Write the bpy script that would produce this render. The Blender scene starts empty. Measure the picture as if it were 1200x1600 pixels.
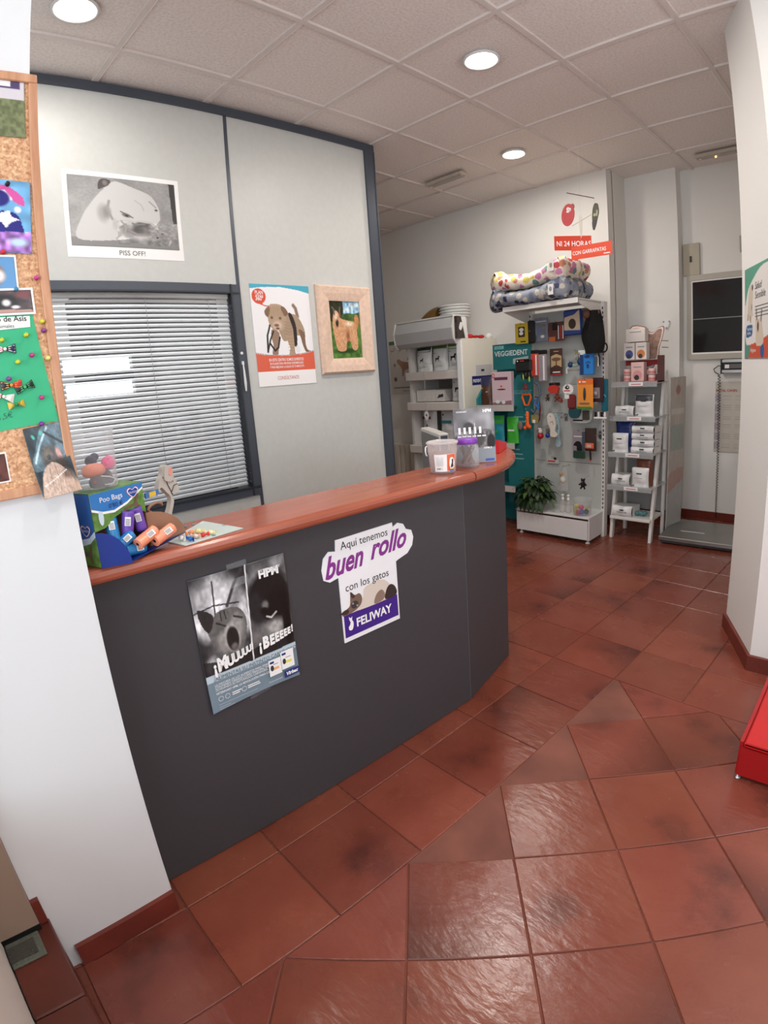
import bpy, math, random
import numpy as np
from mathutils import Vector, Matrix
random.seed(7); rng = np.random.default_rng(7)
sc = bpy.context.scene
C = sc.collection
# ------------------------------------------------------------ camera (wide phone lens with barrel distortion)
LK = (5.39136352e-02, -2.24683329e-04, -2.30395557e-05, 6.54433254e-07)
CX, CY, MMPX = 615.46, 755.98, 36.0 / 1600
RM = np.array([[0.7115552362966827, -0.09304331484500034, 0.696442473939386],
               [0.6993434263498675, 0.18954471885280144, -0.6891963229561227],
               [-0.06788188245316736, 0.9774537028001207, 0.19994076351996803]])
CAM = np.array([2.52035573, -0.93766097, 1.41585376])
cd = bpy.data.cameras.new('camera'); cam = bpy.data.objects.new('camera', cd); C.objects.link(cam)
cd.type = 'PANO'; cd.panorama_type = 'FISHEYE_LENS_POLYNOMIAL'; cd.fisheye_fov = math.radians(170)
cd.sensor_width = 36; cd.sensor_fit = 'AUTO'
cd.fisheye_polynomial_k0 = 0
for i, k in enumerate(LK): setattr(cd, 'fisheye_polynomial_k%d' % (i + 1), -k)
cd.shift_x = -(CX - 600) / 1200; cd.shift_y = (CY - 800) / 1600
cd.clip_start = .02; cd.clip_end = 60
m4 = Matrix.Identity(4)
for i in range(3):
    for j in range(3): m4[i][j] = RM[i][j]
    m4[i][3] = CAM[i]
cam.matrix_world = m4; sc.camera = cam
def ray(u, v):
    dx, dy = (u - CX) * MMPX, -(v - CY) * MMPX
    r = math.hypot(dx, dy) + 1e-9
    th = sum(k * r ** (i + 1) for i, k in enumerate(LK))
    return RM @ np.array([math.sin(th) * dx / r, math.sin(th) * dy / r, -math.cos(th)])
def ony(u, v, y):
    d = ray(u, v); return CAM + d * ((y - CAM[1]) / d[1])
def onz(u, v, z):
    d = ray(u, v); return CAM + d * ((z - CAM[2]) / d[2])
# ------------------------------------------------------------ world, lights, exposure
H = 2.985
w = bpy.data.worlds.new('world'); sc.world = w; w.use_nodes = True
bg = w.node_tree.nodes['Background']; bg.inputs[0].default_value = (.80, .90, 1, 1); bg.inputs[1].default_value = 1.6
sc.view_settings.view_transform = 'Standard'; sc.view_settings.look = 'None'
sc.view_settings.exposure = 0.05; sc.view_settings.gamma = 1; sc.view_settings.use_curve_mapping = False
try:
    sc.cycles.max_bounces = 8; sc.cycles.diffuse_bounces = 5; sc.cycles.glossy_bounces = 4
    sc.cycles.transparent_max_bounces = 16; sc.cycles.transmission_bounces = 8
    sc.cycles.use_denoising = True; sc.cycles.sample_clamp_indirect = 6; sc.cycles.caustics_reflective = False; sc.cycles.caustics_refractive = False
except Exception: pass
def area(name, loc, rot, sx, sy, power, col, shape='RECTANGLE', spread=None):
    l = bpy.data.lights.new(name, 'AREA'); l.shape = shape; l.size = sx; l.size_y = sy; l.energy = power; l.color = col
    if spread: l.spread = spread
    o = bpy.data.objects.new(name, l); C.objects.link(o); o.location = loc; o.rotation_euler = rot
    return o
# daylight through the shop window (right wall) and the glazed front (behind the camera)
area('window_daylight', (4.78, .52, 1.70), (0, math.radians(90), 0), .50, 1.63, 36, (.88, .95, 1))
area('shopfront_daylight', (2.6, -2.42, 1.7), (math.radians(104), 0, 0), 3.0, 1.8, 46, (.90, .96, 1))
LAMPS = [(.905, 1.49, .082), (.30, 2.74, .08), (.235, -.26, .085), (2.1, .35, .082), (3.0, 1.0, .08), (3.3, -1.2, .08)]  # last three are unseen lamps, added to give the room more light
LAMP_W = [18, 13, 9, 11, 11, 11]
# ------------------------------------------------------------ helpers
def lin(c):
    r = []
    for x in c[:3]:
        x = x / 255.0
        r.append(x / 12.92 if x <= .04045 else ((x + .055) / 1.055) ** 2.4)
    return tuple(r) + (1.0,)
MC = {}
def M(name, col, rough=.5, metal=0, noise=0, nscale=8, bump=0, bscale=60, trans=0, alpha=1, emit=0, ior=1.45, coat=0, spec=None):
    if name in MC: return MC[name]
    m = bpy.data.materials.new(name); m.use_nodes = True; nt = m.node_tree; b = nt.nodes['Principled BSDF']
    c = lin(col); b.inputs['Base Color'].default_value = c
    b.inputs['Roughness'].default_value = rough; b.inputs['Metallic'].default_value = metal
    b.inputs['IOR'].default_value = ior
    if coat: b.inputs['Coat Weight'].default_value = coat
    if spec is not None: b.inputs['Specular IOR Level'].default_value = spec
    if trans: b.inputs['Transmission Weight'].default_value = trans
    if alpha < 1: b.inputs['Alpha'].default_value = alpha
    if emit: b.inputs['Emission Color'].default_value = c; b.inputs['Emission Strength'].default_value = emit
    tc = nt.nodes.new('ShaderNodeTexCoord')
    n = nt.nodes.new('ShaderNodeTexNoise'); n.inputs['Scale'].default_value = nscale; n.inputs['Detail'].default_value = 5
    nt.links.new(tc.outputs['Object'], n.inputs['Vector'])
    r = nt.nodes.new('ShaderNodeValToRGB'); k = noise if noise else .02
    r.color_ramp.elements[0].color = tuple(x * (1 - k) for x in c[:3]) + (1,); r.color_ramp.elements[1].color = tuple(min(1, x * (1 + k * .6)) for x in c[:3]) + (1,)
    r.color_ramp.elements[0].position = .3; r.color_ramp.elements[1].position = .7
    nt.links.new(n.outputs['Fac'], r.inputs['Fac']); nt.links.new(r.outputs['Color'], b.inputs['Base Color'])
    if bump:
        n2 = nt.nodes.new('ShaderNodeTexNoise'); n2.inputs['Scale'].default_value = bscale; n2.inputs['Detail'].default_value = 3
        nt.links.new(tc.outputs['Object'], n2.inputs['Vector'])
        bn = nt.nodes.new('ShaderNodeBump'); bn.inputs['Strength'].default_value = bump; bn.inputs['Distance'].default_value = .01
        nt.links.new(n2.outputs['Fac'], bn.inputs['Height']); nt.links.new(bn.outputs['Normal'], b.inputs['Normal'])
    MC[name] = m; return m
def vcol_mat(name, rough=.35, mix=0):
    if name in MC: return MC[name]
    m = bpy.data.materials.new(name); m.use_nodes = True; nt = m.node_tree; b = nt.nodes['Principled BSDF']
    a = nt.nodes.new('ShaderNodeAttribute'); a.attribute_name = 'Col'; nt.links.new(a.outputs['Color'], b.inputs['Base Color'])
    b.inputs['Roughness'].default_value = rough; MC[name] = m; return m
def unit(v):
    v = np.array(v, float); return v / np.linalg.norm(v)
class Fr:
    """a flat frame: origin, right, up; normal towards the viewer"""
    def __init__(s, o, u, v=(0, 0, 1)):
        s.o = np.array(o, float); s.u = unit(u); s.v = unit(v); s.n = np.cross(s.u, s.v)
    def __call__(s, x, y, z=0): return s.o + s.u * x + s.v * y + s.n * z
    def sh(s, x, y, z=0): return Fr(s(x, y, z), s.u, s.v)
W = Fr((0, 0, 0), (1, 0, 0), (0, 1, 0))
class MB:
    def __init__(s): s.v = []; s.f = []; s.m = []; s.mats = []; s.sm = []
    def mi(s, m):
        if m not in s.mats: s.mats.append(m)
        return s.mats.index(m)
    def add(s, vs, fs, m, smooth=False):
        b = len(s.v); s.v += [tuple(map(float, p)) for p in vs]; k = s.mi(m)
        for f in fs: s.f.append([b + i for i in f]); s.m.append(k); s.sm.append(smooth)
        return s
    def box(s, x0, x1, y0, y1, z0, z1, m, fr=W, bev=0):
        if x1 < x0: x0, x1 = x1, x0
        if y1 < y0: y0, y1 = y1, y0
        if z1 < z0: z0, z1 = z1, z0
        if bev <= 0:
            vs = [fr(x, y, z) for z in (z0, z1) for y in (y0, y1) for x in (x0, x1)]
            return s.add(vs, [(0, 2, 3, 1), (4, 5, 7, 6), (0, 1, 5, 4), (2, 6, 7, 3), (0, 4, 6, 2), (1, 3, 7, 5)], m)
        b = min(bev, (x1 - x0) * .49, (y1 - y0) * .49, (z1 - z0) * .49)
        vs = []; idx = {}
        for sx in (0, 1):
            for sy in (0, 1):
                for sz in (0, 1):
                    X, Y, Z = (x0, x1)[sx], (y0, y1)[sy], (z0, z1)[sz]
                    dx, dy, dz = b * (1 - 2 * sx), b * (1 - 2 * sy), b * (1 - 2 * sz)
                    for a, p in enumerate(((X, Y + dy, Z + dz), (X + dx, Y, Z + dz), (X + dx, Y + dy, Z))):
                        idx[(sx, sy, sz, a)] = len(vs); vs.append(fr(*p))
        g = lambda *k: idx[k]; F = []
        for q in (0, 1):
            F.append([g(q, 0, 0, 0), g(q, 1, 0, 0), g(q, 1, 1, 0), g(q, 0, 1, 0)]); F.append([g(0, q, 0, 1), g(1, q, 0, 1), g(1, q, 1, 1), g(0, q, 1, 1)])
            F.append([g(0, 0, q, 2), g(1, 0, q, 2), g(1, 1, q, 2), g(0, 1, q, 2)])
            for p in (0, 1):
                F.append([g(q, p, 0, 0), g(q, p, 1, 0), g(q, p, 1, 1), g(q, p, 0, 1)]); F.append([g(q, 0, p, 0), g(q, 1, p, 0), g(q, 1, p, 2), g(q, 0, p, 2)])
                F.append([g(0, q, p, 1), g(1, q, p, 1), g(1, q, p, 2), g(0, q, p, 2)])
                for t in (0, 1): F.append([g(q, p, t, 0), g(q, p, t, 1), g(q, p, t, 2)])
        return s.add(vs, F, m)
    def prism(s, pts, z0, z1, m, fr=W, side=None, smooth=False):
        n = len(pts); vs = [fr(x, y, z0) for x, y in pts] + [fr(x, y, z1) for x, y in pts]
        s.add(vs, [list(range(n))[::-1], [n + i for i in range(n)]], m)
        s.add(vs, [(i, (i + 1) % n, n + (i + 1) % n, n + i) for i in range(n)], side or m, smooth); return s
    def poly(s, pts, z, m, fr=W):
        return s.add([fr(x, y, z) for x, y in pts], [list(range(len(pts)))], m)
    def ell(s, cx, cy, rx, ry, z, m, fr=W, n=24, rot=0, z1=None):
        c, q = math.cos(rot), math.sin(rot)
        pts = [(cx + c * rx * math.cos(a) - q * ry * math.sin(a), cy + q * rx * math.cos(a) + c * ry * math.sin(a)) for a in (2 * math.pi * i / n for i in range(n))]
        return s.poly(pts, z, m, fr) if z1 is None else s.prism(pts, z, z1, m, fr)
    def lathe(s, prof, m, o=(0, 0, 0), n=28, ax=(0, 0, 1), sx=1, sy=1, cap=True):
        ax = unit(ax); t = np.array([1, 0, 0.]) if abs(ax[0]) < .9 else np.array([0, 1., 0]); u = unit(np.cross(ax, t)); v = np.cross(ax, u)
        if abs(ax[2]) > .999: u = np.array([1, 0, 0.]); v = np.array([0, 1, 0.])
        vs = []; o = np.array(o, float)
        for r, z in prof:
            for i in range(n):
                a = 2 * math.pi * i / n; vs.append(o + ax * z + u * r * sx * math.cos(a) + v * r * sy * math.sin(a))
        fs = [(j * n + i, j * n + (i + 1) % n, (j + 1) * n + (i + 1) % n, (j + 1) * n + i) for j in range(len(prof) - 1) for i in range(n)]
        s.add(vs, fs, m, True)
        if cap:
            b = len(s.v) - len(vs); k = s.mi(m)
            if prof[0][0] > 1e-4: s.f.append([b + i for i in range(n)][::-1]); s.m.append(k); s.sm.append(False)
            if prof[-1][0] > 1e-4: s.f.append([b + (len(prof) - 1) * n + i for i in range(n)]); s.m.append(k); s.sm.append(False)
        return s
    def sph(s, o, r, m, n=16, k=9, sx=1, sy=1, sz=1):
        return s.lathe([(max(1e-5, r * math.sin(math.pi * j / k)), -r * sz * math.cos(math.pi * j / k)) for j in range(k + 1)], m, o, n, sx=sx, sy=sy, cap=False)
    def tube(s, pts, r, m, n=8, closed=False, rs=None):
        pts = [np.array(p, float) for p in pts]; N = len(pts); vs = []; pu = None
        for i, p in enumerate(pts):
            a = pts[(i - 1) % N] if (closed or i) else p; b = pts[(i + 1) % N] if (closed or i < N - 1) else p
            d = unit(b - a)
            if pu is None: pu = unit(np.cross(d, (0, 0, 1) if abs(d[2]) < .9 else (1, 0, 0)))
            pu = unit(pu - d * (pu @ d)); q = np.cross(d, pu); rr = rs[i] if rs else r
            for k in range(n):
                t = 2 * math.pi * k / n; vs.append(p + pu * rr * math.cos(t) + q * rr * math.sin(t))
        E = N if closed else N - 1
        fs = [((i % N) * n + k, (i % N) * n + (k + 1) % n, ((i + 1) % N) * n + (k + 1) % n, ((i + 1) % N) * n + k) for i in range(E) for k in range(n)]
        s.add(vs, fs, m, True)
        if not closed: s.add(vs, [list(range(n))[::-1], [(N - 1) * n + k for k in range(n)]], m)
        return s
    def grid(s, fn, nu, nv, m, smooth=True, closeu=False):
        vs = [fn(i / nu, j / nv) for j in range(nv + 1) for i in range(nu + 1)]
        return s.add(vs, [(j * (nu + 1) + i, j * (nu + 1) + i + 1, (j + 1) * (nu + 1) + i + 1, (j + 1) * (nu + 1) + i) for j in range(nv) for i in range(nu)], m, smooth)
    def text(s, t, x, y, size, m, fr=W, z=.0006, align='LEFT', bold=0, shear=0, sx=1, ang=0):
        vs, fs = text_geo(t, bold, shear); k = size
        if align == 'CENTER': w_ = (max(p[0] for p in vs) + min(p[0] for p in vs)) / 2
        elif align == 'RIGHT': w_ = max(p[0] for p in vs)
        else: w_ = 0
        ca, sa = math.cos(ang), math.sin(ang); P = []
        for a, b in vs:
            a = (a - w_) * k * sx; b = b * k; P.append(fr(x + ca * a - sa * b, y + sa * a + ca * b, z))
        return s.add(P, fs, m)
    def build(s, name, parent=None, loc=None):
        me = bpy.data.meshes.new(name)
        o0 = np.array(loc if loc is not None else (0, 0, 0), float)
        if parent is not None and loc is None: o0 = np.array(parent.get('_o', (0, 0, 0)), float)
        if parent is None and loc is None and s.v:
            a = np.array(s.v); lo, hi = a.min(0), a.max(0); o0 = np.array([(lo[0] + hi[0]) / 2, (lo[1] + hi[1]) / 2, lo[2]])
        me.from_pydata([tuple(np.array(p) - o0) for p in s.v], [], s.f)
        for m in s.mats: me.materials.append(m)
        me.polygons.foreach_set('material_index', s.m); me.polygons.foreach_set('use_smooth', s.sm)
        me.update(); o = bpy.data.objects.new(name, me); C.objects.link(o)
        if parent is not None: o.parent = parent
        else: o.location = o0; ORG[o.name] = o0
        return o
ORG = {}
TG = {}
def text_geo(t, bold=0, shear=0):
    key = (t, bold, shear)
    if key in TG: return TG[key]
    cu = bpy.data.curves.new('lettering', 'FONT'); cu.body = t; cu.size = 1; cu.resolution_u = 3; cu.shear = shear; cu.offset = bold
    ob = bpy.data.objects.new('lettering', cu); C.objects.link(ob)
    dg = bpy.context.evaluated_depsgraph_get(); me = bpy.data.meshes.new_from_object(ob.evaluated_get(dg))
    r = ([(v.co.x, v.co.y) for v in me.vertices], [list(p.vertices) for p in me.polygons])
    bpy.data.objects.remove(ob); bpy.data.curves.remove(cu); bpy.data.meshes.remove(me); TG[key] = r; return r
def tag(o, label, cat, group=None, kind=None):
    if label: o['label'] = label
    if cat: o['category'] = cat
    if group: o['group'] = group
    if kind: o['kind'] = kind
    return o
class Thing:
    """an Empty at the thing's base; parts are built in world coordinates and stored relative to it"""
    def __init__(s, name, label, cat, loc, group=None):
        s.o = bpy.data.objects.new(name, None); s.o.empty_display_size = .05; C.objects.link(s.o); s.o.location = loc; s.l = np.array(loc, float); tag(s.o, label, cat, group)
    SUB = {'print': ('card', 'box', 'body'), 'lettering': ('printed_sheet', 'printed_card', 'board'), 'caption': ('sheet',), 'header_lettering': ('header_panel',), 'panel_lettering': ('front_panel',), 'printed_lettering': ('header_panel',), 'label_print': ('label',),
           'sign_lettering': ('sign_card',), 'barcode_label': ('film_roll',), 'core': ('film_roll',), 'product_picture': ('printed_sheet',), 'bristles': ('brush_head',), 'painted_line': ('body',), 'muzzle': ('body',), 'price_label': ('shelf',), 'wrapper_twist': ('sweet',), 'stitching': ('body',), 'paw_print': ('body',), 'ear': ('body',), 'brand_band': ('board',), 'cat_picture': ('board',), 'top_band': ('body',), 'white_stripe': ('body',), 'indicator': ('housing',)}
    def part(s, name, mb, label=None, parent=None):
        s.reg = getattr(s, 'reg', {})
        if parent is None:
            for k in s.SUB.get(name, ()):
                if k in s.reg: parent = s.reg[k]; break
        o = mb.build(name, parent if parent is not None else s.o, loc=s.l); s.reg[name] = o
        if label: o['label'] = label
        return o
def one(name, mb, label, cat, group=None): return tag(mb.build(name), label, cat, group)
def struct(name, mb): o = mb.build(name); o['kind'] = 'structure'; return o
def copy_tree(o, loc, label=None):
    r = o.copy(); C.objects.link(r); r.location = loc
    if label: r['label'] = label
    for ch in [c for c in o.children]:
        c = ch.copy(); C.objects.link(c); c.parent = r
        for g in ch.children: d = g.copy(); C.objects.link(d); d.parent = c
    return r
def cat_rom(pts, n=6):
    out = []; N = len(pts)
    for i in range(N):
        p0, p1, p2, p3 = (np.array(pts[(i + k) % N], float) for k in (-1, 0, 1, 2))
        for j in range(n):
            t = j / n; out.append(tuple(.5 * (2 * p1 + (p2 - p0) * t + (2 * p0 - 5 * p1 + 4 * p2 - p3) * t * t + (3 * p1 - p0 - 3 * p2 + p3) * t ** 3)))
    return out
# ---- printed pictures: a fine sheet coloured per vertex from soft shapes (x right, y DOWN, 0..1)
class Pic:
    def __init__(s, nx, ny, base):
        s.nx, s.ny = nx, ny; xs, ys = np.meshgrid(np.linspace(0, 1, nx), np.linspace(0, 1, ny)); s.x, s.y = xs, ys
        s.a = np.zeros((ny, nx, 3)); s.a[:] = np.array(base) / 255.; s.asp = ny / nx
    def mixm(s, k, col):
        k = np.clip(k, 0, 1)[..., None]; s.a = s.a * (1 - k) + np.array(col) / 255. * k; return s
    def E(s, cx, cy, rx, ry, col, soft=.15, rot=0, op=1):
        c, q = math.cos(rot), math.sin(rot); dx, dy = s.x - cx, s.y - cy; a = (c * dx + q * dy) / rx; b = (-q * dx + c * dy) / ry
        return s.mixm((1 - np.sqrt(a * a + b * b)) / soft * op if op == 1 else np.clip((1 - np.sqrt(a * a + b * b)) / soft, 0, 1) * op, col)
    def P(s, pts, col, smooth=True, op=1):
        if smooth: pts = cat_rom(pts, 5)
        ins = np.zeros(s.x.shape, bool); n = len(pts)
        for i in range(n):
            (x0, y0), (x1, y1) = pts[i], pts[(i + 1) % n]
            if y0 == y1: continue
            c = ((y0 > s.y) != (y1 > s.y)) & (s.x < (x1 - x0) * (s.y - y0) / (y1 - y0) + x0); ins ^= c
        return s.mixm(ins * op, col)
    def L(s, pts, wd, col, op=1):
        k = np.zeros(s.x.shape)
        for (x0, y0), (x1, y1) in zip(pts, pts[1:]):
            dx, dy = x1 - x0, y1 - y0; t = np.clip(((s.x - x0) * dx + (s.y - y0) * dy) / (dx * dx + dy * dy + 1e-12), 0, 1)
            d = np.hypot(s.x - x0 - t * dx, (s.y - y0 - t * dy) * s.asp); k = np.maximum(k, np.clip((wd - d) / (wd * .5), 0, 1))
        return s.mixm(k * op, col)
    def N(s, amt, sc_, seed=0, box=None):
        g = np.random.default_rng(seed); n = max(2, int(sc_)); t = g.random((n + 2, n + 2)); X = s.x * n; Y = s.y * n
        i = X.astype(int); j = Y.astype(int); fx = X - i; fy = Y - j; fx = fx * fx * (3 - 2 * fx); fy = fy * fy * (3 - 2 * fy)
        v = t[j, i] * (1 - fx) * (1 - fy) + t[j, i + 1] * fx * (1 - fy) + t[j + 1, i] * (1 - fx) * fy + t[j + 1, i + 1] * fx * fy
        k = 1 + (v - .5) * 2 * amt
        if box is not None: k = np.where((s.x > box[0]) & (s.x < box[2]) & (s.y > box[1]) & (s.y < box[3]), k, 1)
        s.a = np.clip(s.a * k[..., None], 0, 1); return s
    def sheet(s, name, fr, x0, y0, w_, h_, parent=None, z=.0015, thick=.001, warp=None, rough=.35, tag_=None):
        """x0,y0 = lower left corner in the frame"""
        nx, ny = s.nx, s.ny; a = np.where(s.a <= .04045, s.a / 12.92, ((s.a + .055) / 1.055) ** 2.4)
        wp = warp or (lambda x, y: (0, 0, 0)); vs = []
        for zz in (z, z - thick):
            for j in range(ny):
                for i in range(nx):
                    x, y = i / (nx - 1), j / (ny - 1); d = wp(x, y); vs.append(fr(x0 + x * w_ + d[0], y0 + (1 - y) * h_ + d[1], zz + d[2]))
        fs = []; q = nx * ny
        for j in range(ny - 1):
            for i in range(nx - 1):
                k = j * nx + i; fs.append((k, k + nx, k + nx + 1, k + 1))
        nb = len(fs)
        ring = [i for i in range(nx)] + [j * nx + nx - 1 for j in range(1, ny)] + [(ny - 1) * nx + i for i in range(nx - 2, -1, -1)] + [j * nx for j in range(ny - 2, 0, -1)]
        for k in range(len(ring)): p, r = ring[k], ring[(k + 1) % len(ring)]; fs.append((p, r, r + q, p + q))
        vs2 = vs if warp else vs
        for j in range(0, ny - 1):
            for i in range(0, nx - 1):
                if warp or (i == 0 and j == 0):
                    k = q + j * nx + i
                    if warp: fs.append((k, k + 1, k + nx + 1, k + nx))
        if not warp: fs.append((q, q + nx - 1, q + nx * ny - 1, q + (ny - 1) * nx))
        me = bpy.data.meshes.new(name); o0 = np.array(vs).mean(0) if parent is None else np.array(parent.l if isinstance(parent, Thing) else (0, 0, 0))
        me.from_pydata([tuple(np.array(p) - o0) for p in vs2], [], fs); me.materials.append(vcol_mat('printed_colour_%d' % int(rough * 100), rough))
        ca = me.color_attributes.new('Col', 'FLOAT_COLOR', 'POINT'); d = np.ones((q * 2, 4), np.float32); d[:q, :3] = a.reshape(-1, 3); d[q:, :3] = .75
        ca.data.foreach_set('color', d.ravel()); me.polygons.foreach_set('use_smooth', [True] * nb + [False] * (len(fs) - nb)); me.update()
        o = bpy.data.objects.new(name, me); C.objects.link(o)
        if parent is None: o.location = o0
        else:
            o.parent = parent.o if isinstance(parent, Thing) else parent
            if isinstance(parent, Thing): parent.reg = getattr(parent, 'reg', {}); parent.reg[name] = o
        return o
# ============================================================ MATERIALS
white_wall = M('white_wall_paint', (228, 226, 222), .75, noise=.02, nscale=2, bump=.05, bscale=90)
red = lambda: None
tile_red = None
def floor_mat():
    m = bpy.data.materials.new('terracotta_tile'); m.use_nodes = True; nt = m.node_tree; b = nt.nodes['Principled BSDF']
    at = nt.nodes.new('ShaderNodeAttribute'); at.attribute_name = 'Col'
    tc = nt.nodes.new('ShaderNodeTexCoord'); n = nt.nodes.new('ShaderNodeTexNoise'); n.inputs['Scale'].default_value = 3.2; n.inputs['Detail'].default_value = 6
    nt.links.new(tc.outputs['Object'], n.inputs['Vector'])
    r = nt.nodes.new('ShaderNodeValToRGB'); r.color_ramp.elements[0].position = .22; r.color_ramp.elements[1].position = .42
    r.color_ramp.elements[0].color = lin((58, 30, 25)); r.color_ramp.elements[1].color = lin((124, 62, 48)); e_ = r.color_ramp.elements.new(.75); e_.color = lin((136, 74, 58))
    nt.links.new(n.outputs['Fac'], r.inputs['Fac'])
    mx = nt.nodes.new('ShaderNodeMix'); mx.data_type = 'RGBA'; mx.blend_type = 'MULTIPLY'; mx.inputs[0].default_value = 1
    nt.links.new(r.outputs['Color'], mx.inputs[6]); nt.links.new(at.outputs['Color'], mx.inputs[7]); nt.links.new(mx.outputs[2], b.inputs['Base Color'])
    n3 = nt.nodes.new('ShaderNodeTexNoise'); n3.inputs['Scale'].default_value = 9; n3.inputs['Detail'].default_value = 2
    nt.links.new(tc.outputs['Object'], n3.inputs['Vector'])
    mr = nt.nodes.new('ShaderNodeMapRange'); mr.inputs['To Min'].default_value = .17; mr.inputs['To Max'].default_value = .34
    nt.links.new(n3.outputs['Fac'], mr.inputs['Value']); nt.links.new(mr.outputs['Result'], b.inputs['Roughness'])
    n2 = nt.nodes.new('ShaderNodeTexNoise'); n2.inputs['Scale'].default_value = 16; n2.inputs['Detail'].default_value = 4
    mp = nt.nodes.new('ShaderNodeMapping'); mp.inputs['Scale'].default_value = (1, 2.2, 1); mp.inputs['Rotation'].default_value = (0, 0, .5)
    nt.links.new(tc.outputs['Object'], mp.inputs['Vector']); nt.links.new(mp.outputs['Vector'], n2.inputs['Vector'])
    bn = nt.nodes.new('ShaderNodeBump'); bn.inputs['Strength'].default_value = .26; bn.inputs['Distance'].default_value = .008
    nt.links.new(n2.outputs['Fac'], bn.inputs['Height']); nt.links.new(bn.outputs['Normal'], b.inputs['Normal'])
    return m
tile_red = floor_mat()
grout = M('floor_grout', (120, 72, 60), .8, noise=.35, nscale=5)
skirt_red = M('red_skirting_tile', (112, 48, 38), .3, noise=.25, nscale=6)
panel_grey = M('partition_panel', (196, 198, 195), .42, noise=.03, nscale=30)
alu_dark = M('dark_grey_aluminium', (74, 80, 90), .35, metal=.15)
ceil_tile = None
def ceil_mat():
    m = bpy.data.materials.new('mineral_ceiling_tile'); m.use_nodes = True; nt = m.node_tree; b = nt.nodes['Principled BSDF']
    tc = nt.nodes.new('ShaderNodeTexCoord'); n = nt.nodes.new('ShaderNodeTexNoise'); n.inputs['Scale'].default_value = 75; n.inputs['Detail'].default_value = 4
    nt.links.new(tc.outputs['Object'], n.inputs['Vector'])
    r = nt.nodes.new('ShaderNodeValToRGB'); r.color_ramp.elements[0].position = .35; r.color_ramp.elements[1].position = .6
    r.color_ramp.elements[0].color = lin((226, 217, 211)); r.color_ramp.elements[1].color = lin((238, 230, 225)); nt.links.new(n.outputs['Fac'], r.inputs['Fac']); nt.links.new(r.outputs['Color'], b.inputs['Base Color'])
    b.inputs['Roughness'].default_value = .9
    bn = nt.nodes.new('ShaderNodeBump'); bn.inputs['Strength'].default_value = .5; bn.inputs['Distance'].default_value = .006
    nt.links.new(n.outputs['Fac'], bn.inputs['Height']); nt.links.new(bn.outputs['Normal'], b.inputs['Normal']); return m
ceil_tile = ceil_mat()
tbar = M('ceiling_bar', (222, 213, 208), .6); lit_edge = M('ceiling_lit_edge', (250, 248, 246), .5)
melamine = M('dark_melamine', (64, 63, 67), .45, noise=.03, nscale=40)
def wood_mat(name, c0, c1, rough, scale, rot=(0, 0, 0)):
    m = bpy.data.materials.new(name); m.use_nodes = True; nt = m.node_tree; b = nt.nodes['Principled BSDF']
    tc = nt.nodes.new('ShaderNodeTexCoord'); mp = nt.nodes.new('ShaderNodeMapping'); mp.inputs['Scale'].default_value = scale; mp.inputs['Rotation'].default_value = rot
    n = nt.nodes.new('ShaderNodeTexNoise'); n.inputs['Scale'].default_value = 1; n.inputs['Detail'].default_value = 5
    nt.links.new(tc.outputs['Object'], mp.inputs['Vector']); nt.links.new(mp.outputs['Vector'], n.inputs['Vector'])
    r = nt.nodes.new('ShaderNodeValToRGB'); r.color_ramp.elements[0].position = .3; r.color_ramp.elements[1].position = .7
    r.color_ramp.elements[0].color = lin(c0); r.color_ramp.elements[1].color = lin(c1); nt.links.new(n.outputs['Fac'], r.inputs['Fac']); nt.links.new(r.outputs['Color'], b.inputs['Base Color'])
    b.inputs['Roughness'].default_value = rough; return m
cherry = wood_mat('cherry_laminate', (150, 80, 60), (166, 92, 70), .17, (26, 3, 26))
oak = wood_mat('oak_frame', (176, 124, 92), (206, 158, 124), .5, (60, 60, 6))
white_metal = M('white_painted_metal', (222, 222, 222), .35)
cream = M('cream_melamine', (232, 226, 212), .5)
paper = M('white_paper', (238, 238, 238), .45)
black = M('black_plastic', (18, 18, 20), .4); dark = M('dark_grey_plastic', (55, 55, 60), .45)
chrome = M('brushed_steel', (190, 190, 190), .3, metal=.9)
ink = M('black_ink', (25, 25, 28), .5); white_ink = M('white_ink', (242, 242, 242), .5)
clear = M('clear_plastic', (240, 243, 246), .06, alpha=.16); cloudy = M('cloudy_plastic', (225, 222, 220), .25, alpha=.42)
glassm = M('window_glass', (235, 242, 245), .02, alpha=.10)
def clearmat(name, colr, mixf, rough=.05, rng_=.55, blend=.35):
    m = bpy.data.materials.new(name); m.use_nodes = True; nt = m.node_tree; b = nt.nodes['Principled BSDF']; b.inputs['Base Color'].default_value = lin(colr); b.inputs['Roughness'].default_value = rough
    tr_ = nt.nodes.new('ShaderNodeBsdfTransparent'); fr_ = nt.nodes.new('ShaderNodeLayerWeight'); fr_.inputs[0].default_value = blend; mp = nt.nodes.new('ShaderNodeMapRange'); mp.inputs['To Min'].default_value = mixf; mp.inputs['To Max'].default_value = min(1, mixf + rng_)
    mx = nt.nodes.new('ShaderNodeMixShader'); nt.links.new(fr_.outputs['Facing'], mp.inputs['Value']); nt.links.new(mp.outputs['Result'], mx.inputs[0]); nt.links.new(tr_.outputs[0], mx.inputs[1]); nt.links.new(b.outputs[0], mx.inputs[2]); nt.links.new(mx.outputs[0], nt.nodes['Material Output'].inputs['Surface']); return m
glass2 = bpy.data.materials.new('office_window_glass'); glass2.use_nodes = True; nt_ = glass2.node_tree; nt_.nodes.remove(nt_.nodes['Principled BSDF'])
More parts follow.
